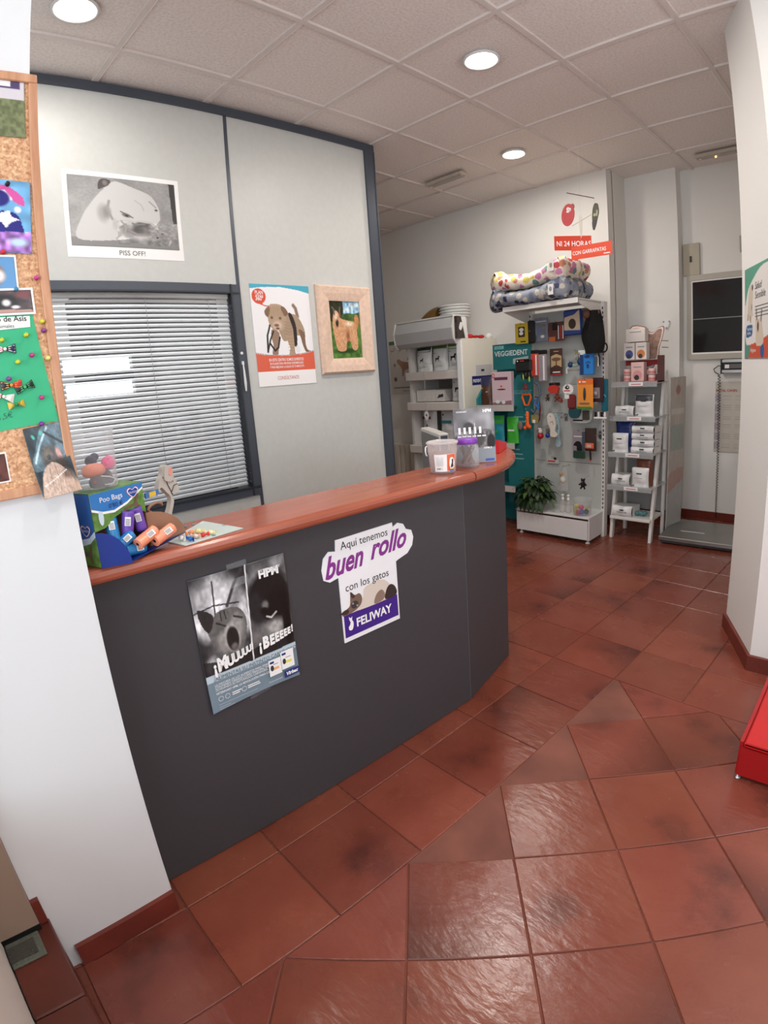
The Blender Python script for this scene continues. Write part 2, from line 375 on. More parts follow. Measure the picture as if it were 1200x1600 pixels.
g_a = nt_.nodes.new('ShaderNodeBsdfTransparent'); g_b = nt_.nodes.new('ShaderNodeBsdfGlossy'); g_b.inputs['Roughness'].default_value = .005; g_f = nt_.nodes.new('ShaderNodeFresnel'); g_f.inputs[0].default_value = 1.6; g_m = nt_.nodes.new('ShaderNodeMixShader')
nt_.links.new(g_f.outputs[0], g_m.inputs[0]); nt_.links.new(g_a.outputs[0], g_m.inputs[1]); nt_.links.new(g_b.outputs[0], g_m.inputs[2]); nt_.links.new(g_m.outputs[0], nt_.nodes['Material Output'].inputs['Surface'])
def col(r, g, b, rough=.45, **k): return M('colour_%d_%d_%d_%d' % (r, g, b, int(rough * 100)), (r, g, b), rough, **k)
# ============================================================ FLOOR: two tile fields, as laid
S = .31484; G1 = (-.047, 1.26, -.636); G2 = (.737, 1.836, .132)
def gpt(g, x, y): c, q = math.cos(g[0]), math.sin(g[0]); return (g[1] + c * x * S - q * y * S, g[2] + q * x * S + c * y * S)
def inv(g, X, Y): c, q = math.cos(g[0]), math.sin(g[0]); X -= g[1]; Y -= g[2]; return ((c * X + q * Y) / S, (-q * X + c * Y) / S)
def clip(poly, a, b, c):
    out = []
    for i in range(len(poly)):
        p, q = poly[i], poly[(i + 1) % len(poly)]; dp, dq = a * p[0] + b * p[1] + c, a * q[0] + b * q[1] + c
        if dp >= 0: out.append(p)
        if dp * dq < 0: t = dp / (dp - dq); out.append((p[0] + t * (q[0] - p[0]), p[1] + t * (q[1] - p[1])))
    return out
def inset(poly, d):
    A = sum(poly[i][0] * poly[(i + 1) % len(poly)][1] - poly[(i + 1) % len(poly)][0] * poly[i][1] for i in range(len(poly)))
    if A < 0: poly = poly[::-1]
    r = list(poly)
    for i in range(len(poly)):
        (x0, y0), (x1, y1) = poly[i], poly[(i + 1) % len(poly)]; L = math.hypot(x1 - x0, y1 - y0)
        if L < 1e-6: continue
        nx, ny = -(y1 - y0) / L, (x1 - x0) / L; r = clip(r, nx, ny, -(nx * x0 + ny * y0) - d)
        if len(r) < 3: return []
    return r
vs, fs, cols = [], [], []
def add_tile(poly):
    a = inset(poly, .0019); b_ = inset(poly, .0042)
    if len(a) < 3 or len(b_) != len(a): return
    A = abs(sum(a[i][0] * a[(i + 1) % len(a)][1] - a[(i + 1) % len(a)][0] * a[i][1] for i in range(len(a)))) / 2
    if A < .0004: return
    k = random.uniform(.84, 1.06); t = (k, k * random.uniform(.95, 1.05), k * random.uniform(.93, 1.05), 1)
    tz = [random.uniform(-.0006, .0006) for _ in range(2)]; n = len(a); o = len(vs)
    dk = [1.0] * n
    if random.random() < .22: dk[random.randrange(n)] = random.uniform(.28, .6)
    # the fired edge of a tile is darker: a corner fan, finely split so that it fades over a hand's width
    for q, (x, y) in enumerate(b_): vs.append((x, y, 0)); cols.append((t[0] * dk[q], t[1] * dk[q], t[2] * dk[q], 1))
    for x, y in a: vs.append((x, y, -.0022)); cols.append(t)
    for x, y in a: vs.append((x, y, -.006)); cols.append(t)
    cxm, cym = sum(p[0] for p in b_) / n, sum(p[1] for p in b_) / n; co = len(vs); vs.append((cxm, cym, 0)); cols.append(t)
    for i in range(n): fs.append([o + i, o + (i + 1) % n, co])
    for i in range(n):
        j = (i + 1) % n; fs.append([o + i, o + n + i, o + n + j, o + j]); fs.append([o + n + i, o + 2 * n + i, o + 2 * n + j, o + n + j])
X0, X1, Y0, Y1 = -2.55, 4.6, -2.5, 4.2
for i in range(-8, 18):
    for j in range(-14, 13):
        # field 1: (across j, along i); field 1 covers j<1 or i>=6
        p = [gpt(G1, j, i), gpt(G1, j + 1, i), gpt(G1, j + 1, i + 1), gpt(G1, j, i + 1)]
        if j >= 1 and i < 6: continue
        for c in ((1, 0, -X0), (-1, 0, X1), (0, 1, -Y0), (0, -1, Y1)): p = clip(p, *c)
        if len(p) >= 3: add_tile(p)
cs, sn = math.cos(G1[0]), math.sin(G1[0])
for i in range(-14, 14):
    for j in range(-14, 14):
        p = [gpt(G2, j, i), gpt(G2, j + 1, i), gpt(G2, j + 1, i + 1), gpt(G2, j, i + 1)]
        # keep across>=1 and along<=6 of field 1
        p = clip(p, cs / S, sn / S, -(cs * G1[1] + sn * G1[2]) / S - 1) if p else p
        if len(p) >= 3: p = clip(p, sn / S, -cs / S, (-sn * G1[1] + cs * G1[2]) / S + 6)
        for c in ((1, 0, -X0), (-1, 0, X1), (0, 1, -Y0), (0, -1, Y1)):
            if len(p) >= 3: p = clip(p, *c)
        if len(p) >= 3: add_tile(p)
me = bpy.data.meshes.new('floor'); o = len(vs)
vs += [(X0, Y0, -.0045), (X1, Y0, -.0045), (X1, Y1, -.0045), (X0, Y1, -.0045), (X0, Y0, -.15), (X1, Y0, -.15), (X1, Y1, -.15), (X0, Y1, -.15)]; cols += [(1, 1, 1, 1)] * 8
nf = len(fs); fs += [[o, o + 1, o + 2, o + 3], [o + 7, o + 6, o + 5, o + 4], [o, o + 4, o + 5, o + 1], [o + 1, o + 5, o + 6, o + 2], [o + 2, o + 6, o + 7, o + 3], [o + 3, o + 7, o + 4, o]]
me.from_pydata(vs, [], fs); me.materials.append(tile_red); me.materials.append(grout)
me.polygons.foreach_set('material_index', [0] * nf + [1] * 6)
ca = me.color_attributes.new('Col', 'FLOAT_COLOR', 'POINT'); ca.data.foreach_set('color', np.array(cols, np.float32).ravel()); me.update()
fo = bpy.data.objects.new('floor', me); C.objects.link(fo); fo['kind'] = 'structure'
# ============================================================ CEILING
holes = LAMPS[:3]
mb = MB(); mb.box(-2.6, 4.65, -2.55, 4.25, H + .012, H + .1, ceil_tile); struct('ceiling', mb)
mb = MB()
for i in range(-4, 8): mb.box(-2.6, 4.6, .6 * i - .012, .6 * i + .012, H, H + .014, tbar)
for j in range(-4, 8): mb.box(.6 * j - .012, .6 * j + .012, -2.5, 4.2, H - .0008, H + .014, tbar)

for i in range(-4, 8): mb.box(-2.6, 4.6, .6 * i + .012, .6 * i + .0165, H + .001, H + .013, lit_edge)  # white strips imitate light caught on the tile edges beside the bars
for j in range(-4, 8): mb.box(.6 * j - .0165, .6 * j - .012, -2.5, 4.2, H + .001, H + .013, lit_edge)
struct('trim_1', mb)
# ============================================================ WALLS
t = .12
mb = MB(); mb.box(-2.6, .645, 3.59, 3.59 + t, -.1, H + .02, white_wall); mb.box(.5, .645, 3.7, 4.3, -.1, H + .02, white_wall)
struct('wall_back', mb)
mb = MB(); mb.box(.645, 1.09, 3.985, 4.3, -.1, H + .02, white_wall); struct('wall_column', mb)
mb = MB(); mb.box(1.09, 2.4, 4.115, 4.3, -.1, H + .02, white_wall); struct('wall_scale', mb)
mb = MB(); mb.box(-2.72, -2.6, -2.6, 3.71, -.1, H + .02, white_wall); struct('wall_far_left', mb)
mb = MB(); mb.prism([(1.955, 2.05), (2.154, 1.65), (4.7, 1.62), (4.7, 4.3), (2.1, 4.3), (2.1, 2.4), (1.98, 2.2)], -.1, H + .02, white_wall); struct('wall_pillar_right', mb)
# right wall with a large window, front wall with glazed shopfront
mb = MB(); mb.box(4.6, 4.72, -2.6, -.3, -.1, H + .02, white_wall); mb.box(4.6, 4.72, -.3, 1.33, -.1, 1.45, white_wall); mb.box(4.6, 4.72, -.3, 1.33, 1.95, H + .02, white_wall); mb.box(4.6, 4.72, 1.33, 1.7, -.1, H + .02, white_wall)
struct('wall_right', mb)
mb = MB(); mb.box(4.61, 4.66, -.3, 1.33, 1.62, 1.76, alu_dark); mb.box(4.61, 4.66, .40, .44, 1.45, 1.95, alu_dark); struct('window_3', mb)
mb = MB(); mb.box(-2.6, .95, -2.6, -2.5, -.1, H + .02, white_wall); mb.box(4.2, 4.72, -2.6, -2.5, -.1, H + .02, white_wall); mb.box(.95, 4.2, -2.6, -2.5, 2.65, H + .02, white_wall); mb.box(.95, 4.2, -2.6, -2.5, -.1, .7, white_wall)
struct('wall_front', mb)
# left pillar (cork board hangs on it)
mb = MB(); mb.box(.90, 1.235, -.995, -.655, -.05, H + .02, M('pillar_paint', (218, 221, 224), .6, noise=.015, nscale=3)); struct('wall_pillar_left', mb)
mb = MB(); mb.box(1.235, 1.25, -.945, -.655, 0, .072, skirt_red); mb.box(1.235, 1.25, -.995, -.975, .205, .28, skirt_red)
struct('baseboard_pillar_left', mb)
mb = MB(); pr_ = [(1.955, 2.05), (2.154, 1.65), (2.9, 1.641)]; q = [(1.938, 2.046), (2.146, 1.632), (2.9, 1.622)]
for a, b in ((0, 1), (1, 2)): mb.prism([q[a], q[b], pr_[b], pr_[a]], 0, .075, skirt_red)
struct('baseboard_pillar_right', mb)
mb = MB(); mb.box(.645, 1.105, 3.97, 3.985, 0, .075, skirt_red); mb.box(1.09, 1.105, 3.985, 4.1, 0, .075, skirt_red); mb.box(1.105, 2.1, 4.1, 4.115, 0, .075, skirt_red); struct('baseboard_back_right', mb)
mb = MB(); mb.box(-2.6, .645, 3.575, 3.59, 0, .075, skirt_red); struct('baseboard_back', mb)
# entrance step at the left, door leaf and side wall beyond
step_t = M('step_tile', (92, 44, 35), .35, noise=.3, nscale=5); mb = MB(); mb.box(.90, 1.50, -1.095, -.972, -.05, .2, step_t, bev=.004)
mb.box(1.503, 2.2, -1.095, -.972, -.05, .2, step_t, bev=.004); struct('trim_2', mb)
mb = MB(); mb.box(1.24, 3.2, -1.2, -1.098, -.05, .62, M('sill_paint', (206, 196, 188), .6)); struct('wall_entrance', mb)
mb = MB(); dr = mb.box(1.236, 1.262, -1.10, -.996, .222, 1.1, M('beige_door_leaf', (150, 130, 115), .4)); mb.box(1.236, 1.264, -1.10, -.996, .206, .222, black); struct('door_1', mb)
mb = MB(); mb.box(1.262, 1.345, -1.095, -1.008, .2002, .207, M('grey_green_mat', (94, 98, 88), .85, bump=.6, bscale=120), bev=.002); mb.box(1.28, 1.33, -1.095, -1.024, .207, .2095, M('dark_mat_centre', (70, 68, 62), .9, bump=.6, bscale=160))
one('doormat', mb, 'grey-green rubber doormat with a darker centre on the entrance step', 'mat')
# ============================================================ PARTITION with window and blind
PF = Fr((-.327, 0, 0), (.0455, 1, 0)); K = PF
def pf(y): return y * math.sqrt(1 + .0455 ** 2)
mb = MB(); Y2 = pf(1.815); Y1_ = pf(-2.45)
mb.box(Y1_, pf(.705), 1.985, H, -.05, 0, panel_grey, K); mb.box(Y1_, pf(.705), 0, .77, -.05, 0, panel_grey, K); mb.box(Y1_, pf(-.62), .77, 1.985, -.05, 0, panel_grey, K)
mb.box(pf(.705), pf(1.73), 0, H, -.05, 0, panel_grey, K)
mb.box(Y1_, Y2, 2.937, H, -.052, .012, alu_dark, K)          # top rail
mb.box(pf(.703), pf(.722), 0, 2.937, -.05, .004, alu_dark, K)  # divider
mb.box(pf(1.728), Y2, 0, 2.937, -.08, .012, alu_dark, K)      # end post
mb.box(pf(1.728), pf(1.735), 0, 2.937, .012, .016, alu_dark, K); mb.box(Y2 - .008, Y2, 0, 2.937, .012, .016, alu_dark, K)
struct('wall_partition', mb)
mb = MB(); mb.box(-2.6, -.30, 1.74, 1.80, 0, H, panel_grey); struct('wall_office', mb)
mb = MB(); a, b = pf(-.62), pf(.705); z0, z1 = .77, 1.985
for (p, q, r, s_) in ((a, b, z1 - .048, z1), (a, b, z0, z0 + .05), (a, a + .045, z0 + .05, z1 - .048), (b - .048, b, z0 + .05, z1 - .048)): mb.box(p, q, r, s_, -.05, .016, alu_dark, K)
for (p, q, r, s_) in ((a, b, z1 - .052, z1 - .044), (a, b, z0 + .046, z0 + .054), (b - .052, b - .044, z0, z1)): mb.box(p, q, r, s_, .005, .022, M('gasket_black', (40, 43, 50), .5), K)
wn = struct('window_1', mb)
mb = MB(); mb.box(a + .045, b - .048, z0 + .05, z1 - .048, -.006, -.002, glass2, K); g = mb.build('glass', wn, loc=np.array(wn.location))
mb = MB(); yh = b - .024
mb.lathe([(.009, 0), (.009, .006), (.006, .009)], white_metal, K(yh, 1.60, .016), 16, ax=K.n); g = mb.build('lock_button', wn, loc=np.array(wn.location)); g['label'] = 'white round button'
mb = MB(); mb.tube([K(yh, 1.545, .024), K(yh, 1.50, .026), K(yh, 1.43, .026), K(yh, 1.385, .024)], .005, white_metal, 8, rs=[.003, .006, .0085, .005]); mb.box(yh - .006, yh + .006, 1.535, 1.555, .016, .026, white_metal, K)
g = mb.build('handle', wn, loc=np.array(wn.location)); g['label'] = 'white lever handle'
T = Thing('venetian_blind', 'white horizontal-slat venetian blind behind the office window glass', 'blind', tuple(K((a + b) / 2, z0 + .06, -.03)))
mb = MB(); mb.box(a + .05, b - .055, z1 - .075, z1 - .05, -.045, -.018, white_metal, K); T.part('head_rail', mb)
sl = M('white_slat', (248, 249, 250), .40); mb = MB(); z = z1 - .092; k = 0
while z > z0 + .065:
    tl = .28 # slats turned half open
    for q in range(3):
        f = [(-1 + 2 * i / 3) * .0125 for i in (q, q + 1)]; P_ = []
        for d in f: c_ = .002 * (1 - (d / .0125) ** 2); P_.append((z - d * math.sin(.80) + c_, -.031 + d * math.cos(.80)))
        mb.add([K(a + .052, P_[0][0], P_[0][1]), K(b - .056, P_[0][0], P_[0][1]), K(b - .056, P_[1][0], P_[1][1]), K(a + .052, P_[1][0], P_[1][1])], [(0, 1, 2, 3)], sl, True)
    z -= .0250
T.part('slats', mb)
mb = MB()
for y in (.18, .53): mb.tube([K(pf(y), z1 - .07, -.017), K(pf(y), z0 + .06, -.017)], .0012, M('blind_cord', (205, 205, 200), .7), 5)
T.part('ladder_cord', mb)
# office behind the window: bright wall and a dark cabinet
mb = MB(); mb.box(-1.6, -1.1, .1, 1.0, 0, 2.1, dark, bev=.01); one('office_cabinet', mb, 'dark cabinet glimpsed between the blind slats', 'cabinet')
area('office_fill', (-1.0, .2, H - .05), (0, 0, 0), .6, .6, 34, (.9, .95, 1))  # unseen fill lamp added to brighten the slats and the gaps between them
# ============================================================ CEILING FITTINGS
bulb = M('lit_diffuser', (255, 250, 240), .5, emit=14)
names = ['nearest the cork board, at the top left corner', 'in the middle of the ceiling', 'farthest away, towards the back wall']
for i, (x, y, r) in enumerate(LAMPS):
    vis = i < 3
    T = Thing('ceiling_downlight', 'round recessed ceiling light ' + (names[i] if vis else ['added out of view above the shop floor', 'added out of view above the red display, right', 'added out of view above the entrance'][i - 3]), 'light', (x, y, H), 'recessed ceiling lights')
    mb = MB(); mb.lathe([(r + .012, .0), (r + .014, -.006), (r + .004, -.009), (r - .004, -.003), (r - .006, .012)], white_metal, (x, y, H), 36, cap=False); T.part('trim_ring', mb)
    mb = MB(); mb.lathe([(.0001, -.016), (r * .5, -.0145), (r * .85, -.008), (r - .006, .0)], bulb, (x, y, H), 36, cap=False); T.part('diffuser', mb)
    area('downlight_lamp', (x, y, H - .03), (0, 0, 0), r * 2, r * 2, LAMP_W[i], (1, .93, .86), 'DISK')
def fixture(x0, x1, y, lab):
    T = Thing('emergency_light', lab, 'light', ((x0 + x1) / 2, y, H), 'emergency lights in the ceiling')
    mb = MB(); mb.box(x0, x1, y - .045, y + .045, H - .03, H + .001, M('beige_plastic', (196, 186, 172), .4), bev=.012); T.part('housing', mb)
    mb = MB(); mb.box(x0 + .02, x1 - .02, y - .032, y + .032, H - .036, H - .028, M('diffuser_grey', (172, 164, 152), .25), bev=.004); T.part('diffuser', mb)
    mb = MB(); mb.box(x0 + .03, x0 + .05, y - .01, y + .01, H - .0385, H - .036, M('clear_lens', (235, 225, 205), .2)); T.part('indicator', mb)
fixture(-.54, -.15, 2.73, 'beige strip emergency light in the ceiling near the partition end')
fixture(1.31, 1.68, 3.78, 'beige strip emergency light in the ceiling at the far right alcove')
mb = MB(); mb.sph((1.47, 3.775, H - .042), .008, M('orange_glint_glow', (255, 190, 110), .4, emit=3)); o = one('orange_glint', mb, 'tiny orange reflection made as a glowing bead under the far right ceiling strip', 'light')  # glowing bead stands in for an orange reflection on the fitting
# ============================================================ COUNTER
def cx_(y): return 1.182 + .075 * y
RB = .70; ang0 = -math.atan(.075); C0 = (1.236 - RB * math.cos(ang0), .72 - RB * math.sin(ang0))
CT = 1.025
T = Thing('reception_counter', 'dark grey reception counter with a curved end and posters on its front', 'counter', (.8, .2, 0))
CF = Fr((cx_(0), 0, 0), (.075, 1, 0)); kf = math.sqrt(1 + .075 ** 2)
mb = MB(); mb.box(-.655 * kf, .717 * kf, .004, .9845, -.02, 0, melamine, CF); T.part('front_panel', mb)
P0_, P1_, P2_ = np.array([1.236, .72, 0]), np.array([1.160, 1.136, 0]), np.array([.82, 1.40, 0])
for q_, (A_, B_) in enumerate(((P0_, P1_), (P1_, P2_))):
    mb = MB(); f = Fr(A_, B_ - A_); mb.box(0.0008, np.linalg.norm(B_ - A_), .004, .9845, -.02, 0, melamine, f); T.part('angled_panel', mb)
mb = MB(); mb.box(.73, .79, .85, 1.2, 0, .70, melamine); T.part('inner_support', mb)
mb = MB(); mb.box(.715 * kf, .7175 * kf, .0, .984, -.018, .0012, M('edge_strip', (98, 97, 102), .4), CF); T.part('panel_joint', mb)
mb = MB(); mb.prism([(cx_(-.655) - .03, -.655), (cx_(.7) - .03, .7), (.95, 1.2), (.5, 1.2), (.5, -.655)], .715, .745, M('desk_grey', (120, 118, 118), .5)); T.part('desk', mb)
Tt = Thing('countertop', 'glossy cherry-brown worktop ledge running along the counter and round its end', 'worktop', (1.1, .2, .99))
prof = [(-.19, .985), (-.19, 1.02), (-.186, CT), (.056, CT), (.064, 1.0225), (.069, 1.0165), (.071, 1.006), (.069, .996), (.064, .989), (.056, .985)]
def sweep(path, m):
    mb = MB(); k = len(prof); vs_ = []
    for (x, y, nx, ny) in path: vs_ += [(x + nx * d, y + ny * d, z) for d, z in prof]
    mb.add(vs_, [(i * k + j, (i + 1) * k + j, (i + 1) * k + (j + 1) % k, i * k + (j + 1) % k) for i in range(len(path) - 1) for j in range(k)], m, False)
    mb.add(vs_, [list(range(k)), [(len(path) - 1) * k + j for j in range(k)][::-1]], m); return mb
nv = (math.cos(ang0), math.sin(ang0))
Tt.part('straight_top', sweep([(cx_(y), y, nv[0], nv[1]) for y in (-.655, 0, .7165)], cherry))
Tt.part('curved_top', sweep([(C0[0] + RB * math.cos(a_), C0[1] + RB * math.sin(a_), math.cos(a_), math.sin(a_)) for a_ in [ang0 + .004 + (math.radians(74) - ang0) * i / 48 for i in range(49)]], cherry))
# ---- posters on the counter front
nf_ = lambda y: y * kf
B = Pic(150, 190, (50, 50, 52))
B.E(.2, .18, .35, .25, (190, 190, 194), .6).E(.1, .3, .16, .2, (200, 200, 204), .5).E(.5, .35, .12, .2, (180, 180, 184), .5).N(.45, 9, 3)
B.L([(0, .24), (.2, .22), (.45, .25)], .008, (25, 25, 27)).L([(.22, .05), (.2, .30)], .009, (25, 25, 27)).L([(.33, .25), (.42, .12), (.52, .02)], .02, (60, 60, 64))
B.E(.28, .62, .26, .22, (92, 92, 92), .4).P([(.05, .24), (.16, .30), (.24, .27), (.42, .28), (.50, .38), (.47, .52), (.40, .62), (.28, .64), (.16, .56), (.10, .40)], (100, 99, 98))
B.P([(.04, .22), (.18, .29), (.12, .40), (.06, .34)], (45, 44, 44)).E(.25, .5, .10, .10, (142, 140, 138), .5).E(.40, .42, .09, .12, (150, 148, 146), .5).E(.33, .49, .095, .125, (170, 167, 165), .25).E(.335, .50, .07, .10, (32, 31, 31), .2).E(.34, .56, .045, .035, (105, 98, 98), .5)
B.L([(.2, .35), (.28, .39)], .012, (45, 45, 45)).L([(.38, .34), (.46, .37)], .012, (45, 45, 45)).L([(.29, .28), (.3, .34)], .008, (40, 40, 40)).L([(.25, .28), (.25, .34)], .008, (40, 40, 40)).E(.1, .66, .10, .1, (175, 175, 178), .5)
B.P([(.56, .0), (1.01, .0), (1.01, .71), (.52, .71)], (88, 88, 90), False).E(.68, .1, .12, .09, (150, 150, 152), .6).E(.9, .04, .1, .07, (150, 150, 154), .6).E(.97, .22, .05, .05, (150, 150, 152), .6)
B.N(.3, 14, 8, (.54, 0, 1, .2)).E(.78, .28, .27, .22, (22, 22, 23), .25).E(.86, .40, .16, .20, (16, 16, 17), .3).E(.62, .34, .1, .16, (36, 36, 37), .4).E(.72, .34, .05, .045, (120, 120, 120), .6).E(.70, .38, .045, .03, (15, 15, 15), .3)
B.L([(.72, .43), (.77, .45), (.83, .42)], .012, (205, 205, 205)).E(.8, .53, .16, .09, (165, 163, 162), .6).E(.62, .58, .12, .1, (110, 108, 108), .6).E(.94, .56, .06, .2, (14, 14, 15), .4).N(.12, 40, 5)
B.P([(0, .60), (.3, .66), (.6, .63), (1, .60), (1, .73), (0, .73)], (20, 19, 20), False, .75).L([(.565, .0), (.51, .72)], .009, (240, 240, 242))
B.P([(-.1, .72), (1.1, .72), (1.1, 1.1), (-.1, 1.1)], (118, 138, 152), False).P([(-.1, .71), (.5, .72), (1.1, .71), (1.1, .765), (-.1, .765)], (188, 204, 214), False)
hx0, hx1, hz0, hz1 = nf_(-.395), nf_(-.098), .497, .912
T = Thing('wall_poster', 'black-and-white yawning cat and dark puppy poster with blue lower half on the counter', 'poster', tuple(CF((hx0 + hx1) / 2, hz0, 0)))
hw, hh = hx1 - hx0, hz1 - hz0
B.sheet('printed_sheet', CF, hx0, hz0, hw, hh, T, warp=lambda x, y: (.006 * (y - .5) , .008 * math.sin(3.1 * x) * (y > .9) * (y - .9) * 8, .004 + .006 * y * y * (1 - x) + .003 * math.sin(3 * x) * (1 - y)), rough=.3)
PFr = CF.sh(hx0, hz0, .0132)
mb = MB(); st = lambda x, y: (x * hw, (1 - y) * hh)
def tx(s, x, y, size, m, **k): a_, b_ = st(x, y); mb.text(s, a_, b_, size, m, PFr, **k)
tx('VETERINARY', .68, .085, .0125, white_ink, bold=.01); tx('HPM', .675, .125, .033, white_ink, bold=.05, sx=1.0)
for i, (ch, sz) in enumerate(zip('¡MUUUUU!', [.05, .055, .043, .039, .035, .031, .028, .03])):
    tx(ch, .09 + [0, .042, .142, .205, .262, .315, .362, .410][i], .705 - i * .0115, sz, white_ink, bold=.06, shear=.15, sx=.72, ang=.12)
for i, (ch, sz) in enumerate(zip('¡BEEEEE!', [.045, .05, .043, .039, .035, .031, .028, .03])):
    tx(ch, .58 + [0, .045, .125, .185, .24, .29, .335, .38][i], .665 - i * .008, sz, white_ink, bold=.06, shear=.15, sx=.72, ang=.08)
tx('¿ALIMENTAS SU INSTINTO CARNÍVORO?', .07, .755, .0165, M('slate_ink', (70, 84, 98), .5), sx=.93)
for i, (s, l_) in enumerate([('LA MAYORÍA DE LOS ALIMENTOS PARA PERROS Y GATOS', .52), ('CONTIENEN CEREALES COMO PRINCIPAL INGREDIENTE', .5), ('OLVIDANDO SU NATURALEZA CARNÍVORA.', .4)]): tx(s, .07, .795 + i * .019, .0094, white_ink, sx=.9)
tx('VETERINARY HPM, LA REVOLUCIÓN PARA CARNÍVOROS', .07, .862, .0094, white_ink, bold=.012, sx=.9)
for x in (.11, .18, .36):
    a_, b_ = st(x, .90); R_ = .008; ring = [(a_ + R_ * math.cos(t_ * .5), b_ + R_ * math.sin(t_ * .5)) for t_ in range(13)]
    for p_, q_ in zip(ring, ring[1:]): mb.add([PFr(p_[0], p_[1], .0006), PFr(q_[0], q_[1], .0006), PFr(a_ + (q_[0] - a_) * .85, b_ + (q_[1] - b_) * .85, .0006), PFr(a_ + (p_[0] - a_) * .85, b_ + (p_[1] - b_) * .85, .0006)], [(0, 1, 2, 3)], white_ink)
for x, y, w_ in ((.23, .895, .1), (.23, .91, .08), (.40, .895, .13), (.40, .91, .14)): a_, b_ = st(x, y); mb.box(a_, a_ + w_ * hw, b_, b_ + .003, .0005, .0007, white_ink, PFr)
for x, y, w_ in ((.08, .945, .42), (.08, .965, .12), (.08, .98, .16)): a_, b_ = st(x, y); mb.box(a_, a_ + w_ * hw, b_, b_ + .0012, .0005, .0007, M('pale_ink', (180, 195, 205), .5), PFr)
T.part('lettering', mb, 'white lettering')
mb = MB()
for x, y, w_, h_, c_ in ((.655, .90, .14, .13, (235, 175, 120)), (.80, .885, .15, .145, (230, 220, 90))):
    a_, b_ = st(x, y); mb.box(a_, a_ + w_ * hw, b_, b_ + h_ * hh, .0004, .0008, paper, PFr); mb.box(a_ + .004, a_ + .018, b_ + h_ * hh - .013, b_ + h_ * hh - .006, .0008, .001, M('brand_blue', (35, 50, 120), .5), PFr)
    mb.box(a_ + .012, a_ + w_ * hw * .8, b_ + .018, b_ + .026, .0008, .001, col(*c_), PFr); mb.ell(a_ + .01, b_ + .026, .006, .010, .0011, dark, PFr, 10)
    mb.box(a_ + w_ * hw * .35, a_ + w_ * hw * .75, b_ + .036, b_ + .0375, .0008, .001, ink, PFr)
a_, b_ = st(.82, .958); mb.box(a_, a_ + .052, b_, b_ + .022, .0004, .0008, M('brand_blue', (35, 50, 120), .5), PFr); mb.text('Virbac', a_ + .005, b_ + .006, .016, white_ink, PFr, z=.001, bold=.04, shear=.2)
mb.text('Conoce nuestra gama', a_ - .056, b_ + .006, .0055, white_ink, PFr, z=.001)
T.part('product_picture', mb)
tp = M('sticky_tape', (215, 220, 225), .12, alpha=.16)
mb = MB(); f2 = CF.sh(nf_(-.285), .905, .009); mb.add([f2(0, -.05, .002), f2(.06, -.045, .002), f2(.063, .022, -.006), f2(.003, .020, -.006)], [(0, 1, 2, 3)], tp); T.part('sticky_tape', mb, 'clear tape'); mb = MB(); mb.add([CF(nf_(-.27), .485, .001), CF(nf_(-.20), .492, .001), CF(nf_(-.20), .512, .012), CF(nf_(-.27), .506, .012)], [(0, 1, 2, 3)], tp)
T.part('sticky_tape', mb, 'clear tape')
# Feliway sign
fx0, fx1, fz0, fz1 = nf_(.089), nf_(.341), .534, .903
T = Thing('wall_sign', 'white cut-out sign with purple lettering and a lying cat on the counter front', 'sign', tuple(CF((fx0 + fx1) / 2, fz0, 0)))
F2 = CF.sh(fx0, fz0, .001); fw, fh = fx1 - fx0, fz1 - fz0
outline = [(0, 0), (fw, 0), (fw, .222), (fw + .01, .226), (fw + .058, .238), (fw + .084, .262), (fw + .092, .292), (fw + .084, .320), (fw + .058, .330), (fw + .046, .352), (fw + .02, .362), (fw - .004, .352), (fw - .006, fh), (.0, fh - .002), (-.003, .330), (-.03, .336), (-.052, .318), (-.062, .28), (-.058, .245), (-.035, .232), (0, .238)]
mb = MB(); mb.prism([tuple(p) for p in outline], 0, .003, M('sign_board', (236, 237, 241), .35), F2); T.part('board', mb)
mb = MB()
sp = F2.sh(0, 0, .003); mb.text('Aquí tenemos', .018, fh - .040, .039, ink, sp, sx=.93, ang=.0); mb.text('con los gatos', .022, .180, .039, ink, sp, sx=.93)
pur = M('purple_ink', (132, 52, 140), .4)
mb.text('buen', -.054, .246, .104, pur, sp, bold=.026, shear=.45, sx=.76, ang=.05, z=.0008); mb.text('rollo', .136, .262, .102, pur, sp, bold=.026, shear=.45, sx=.84, ang=.05, z=.0008)
T.part('lettering', mb)
mb = MB(); mb.box(.006, fw - .006, .016, .098, 0, .0004, M('violet_band', (66, 38, 132), .4), sp); mb.text('FELIWAY', .055, .042, .043, white_ink, sp, z=.0007, bold=.03, sx=.92)
ct_ = cat_rom([(.024, .040), (.036, .038), (.042, .05), (.043, .064), (.038, .074), (.040, .086), (.035, .082), (.030, .084), (.026, .088), (.027, .076), (.031, .068), (.028, .058), (.022, .052)], 4); mb.poly(ct_, .0008, white_ink, sp)
T.part('brand_band', mb)
mb = MB(); ctf = sp
mb.poly(cat_rom([(.05, .100), (.09, .135), (.10, .168), (.14, .178), (.18, .176), (.205, .16), (.225, .128), (.235, .098)], 5), .0005, col(216, 204, 194), ctf)
mb.poly(cat_rom([(.0, .100), (.02, .118), (.035, .128), (.042, .172), (.058, .158), (.078, .158), (.088, .140), (.082, .118), (.06, .104), (.03, .098)], 4), .0007, col(120, 98, 84), ctf)
mb.poly(cat_rom([(-.006, .108), (.016, .118), (.03, .110), (.02, .1)], 4), .0009, col(62, 48, 42), ctf); mb.poly(cat_rom([(.04, .174), (.046, .15), (.06, .154)], 4), .0009, col(70, 54, 48), ctf)
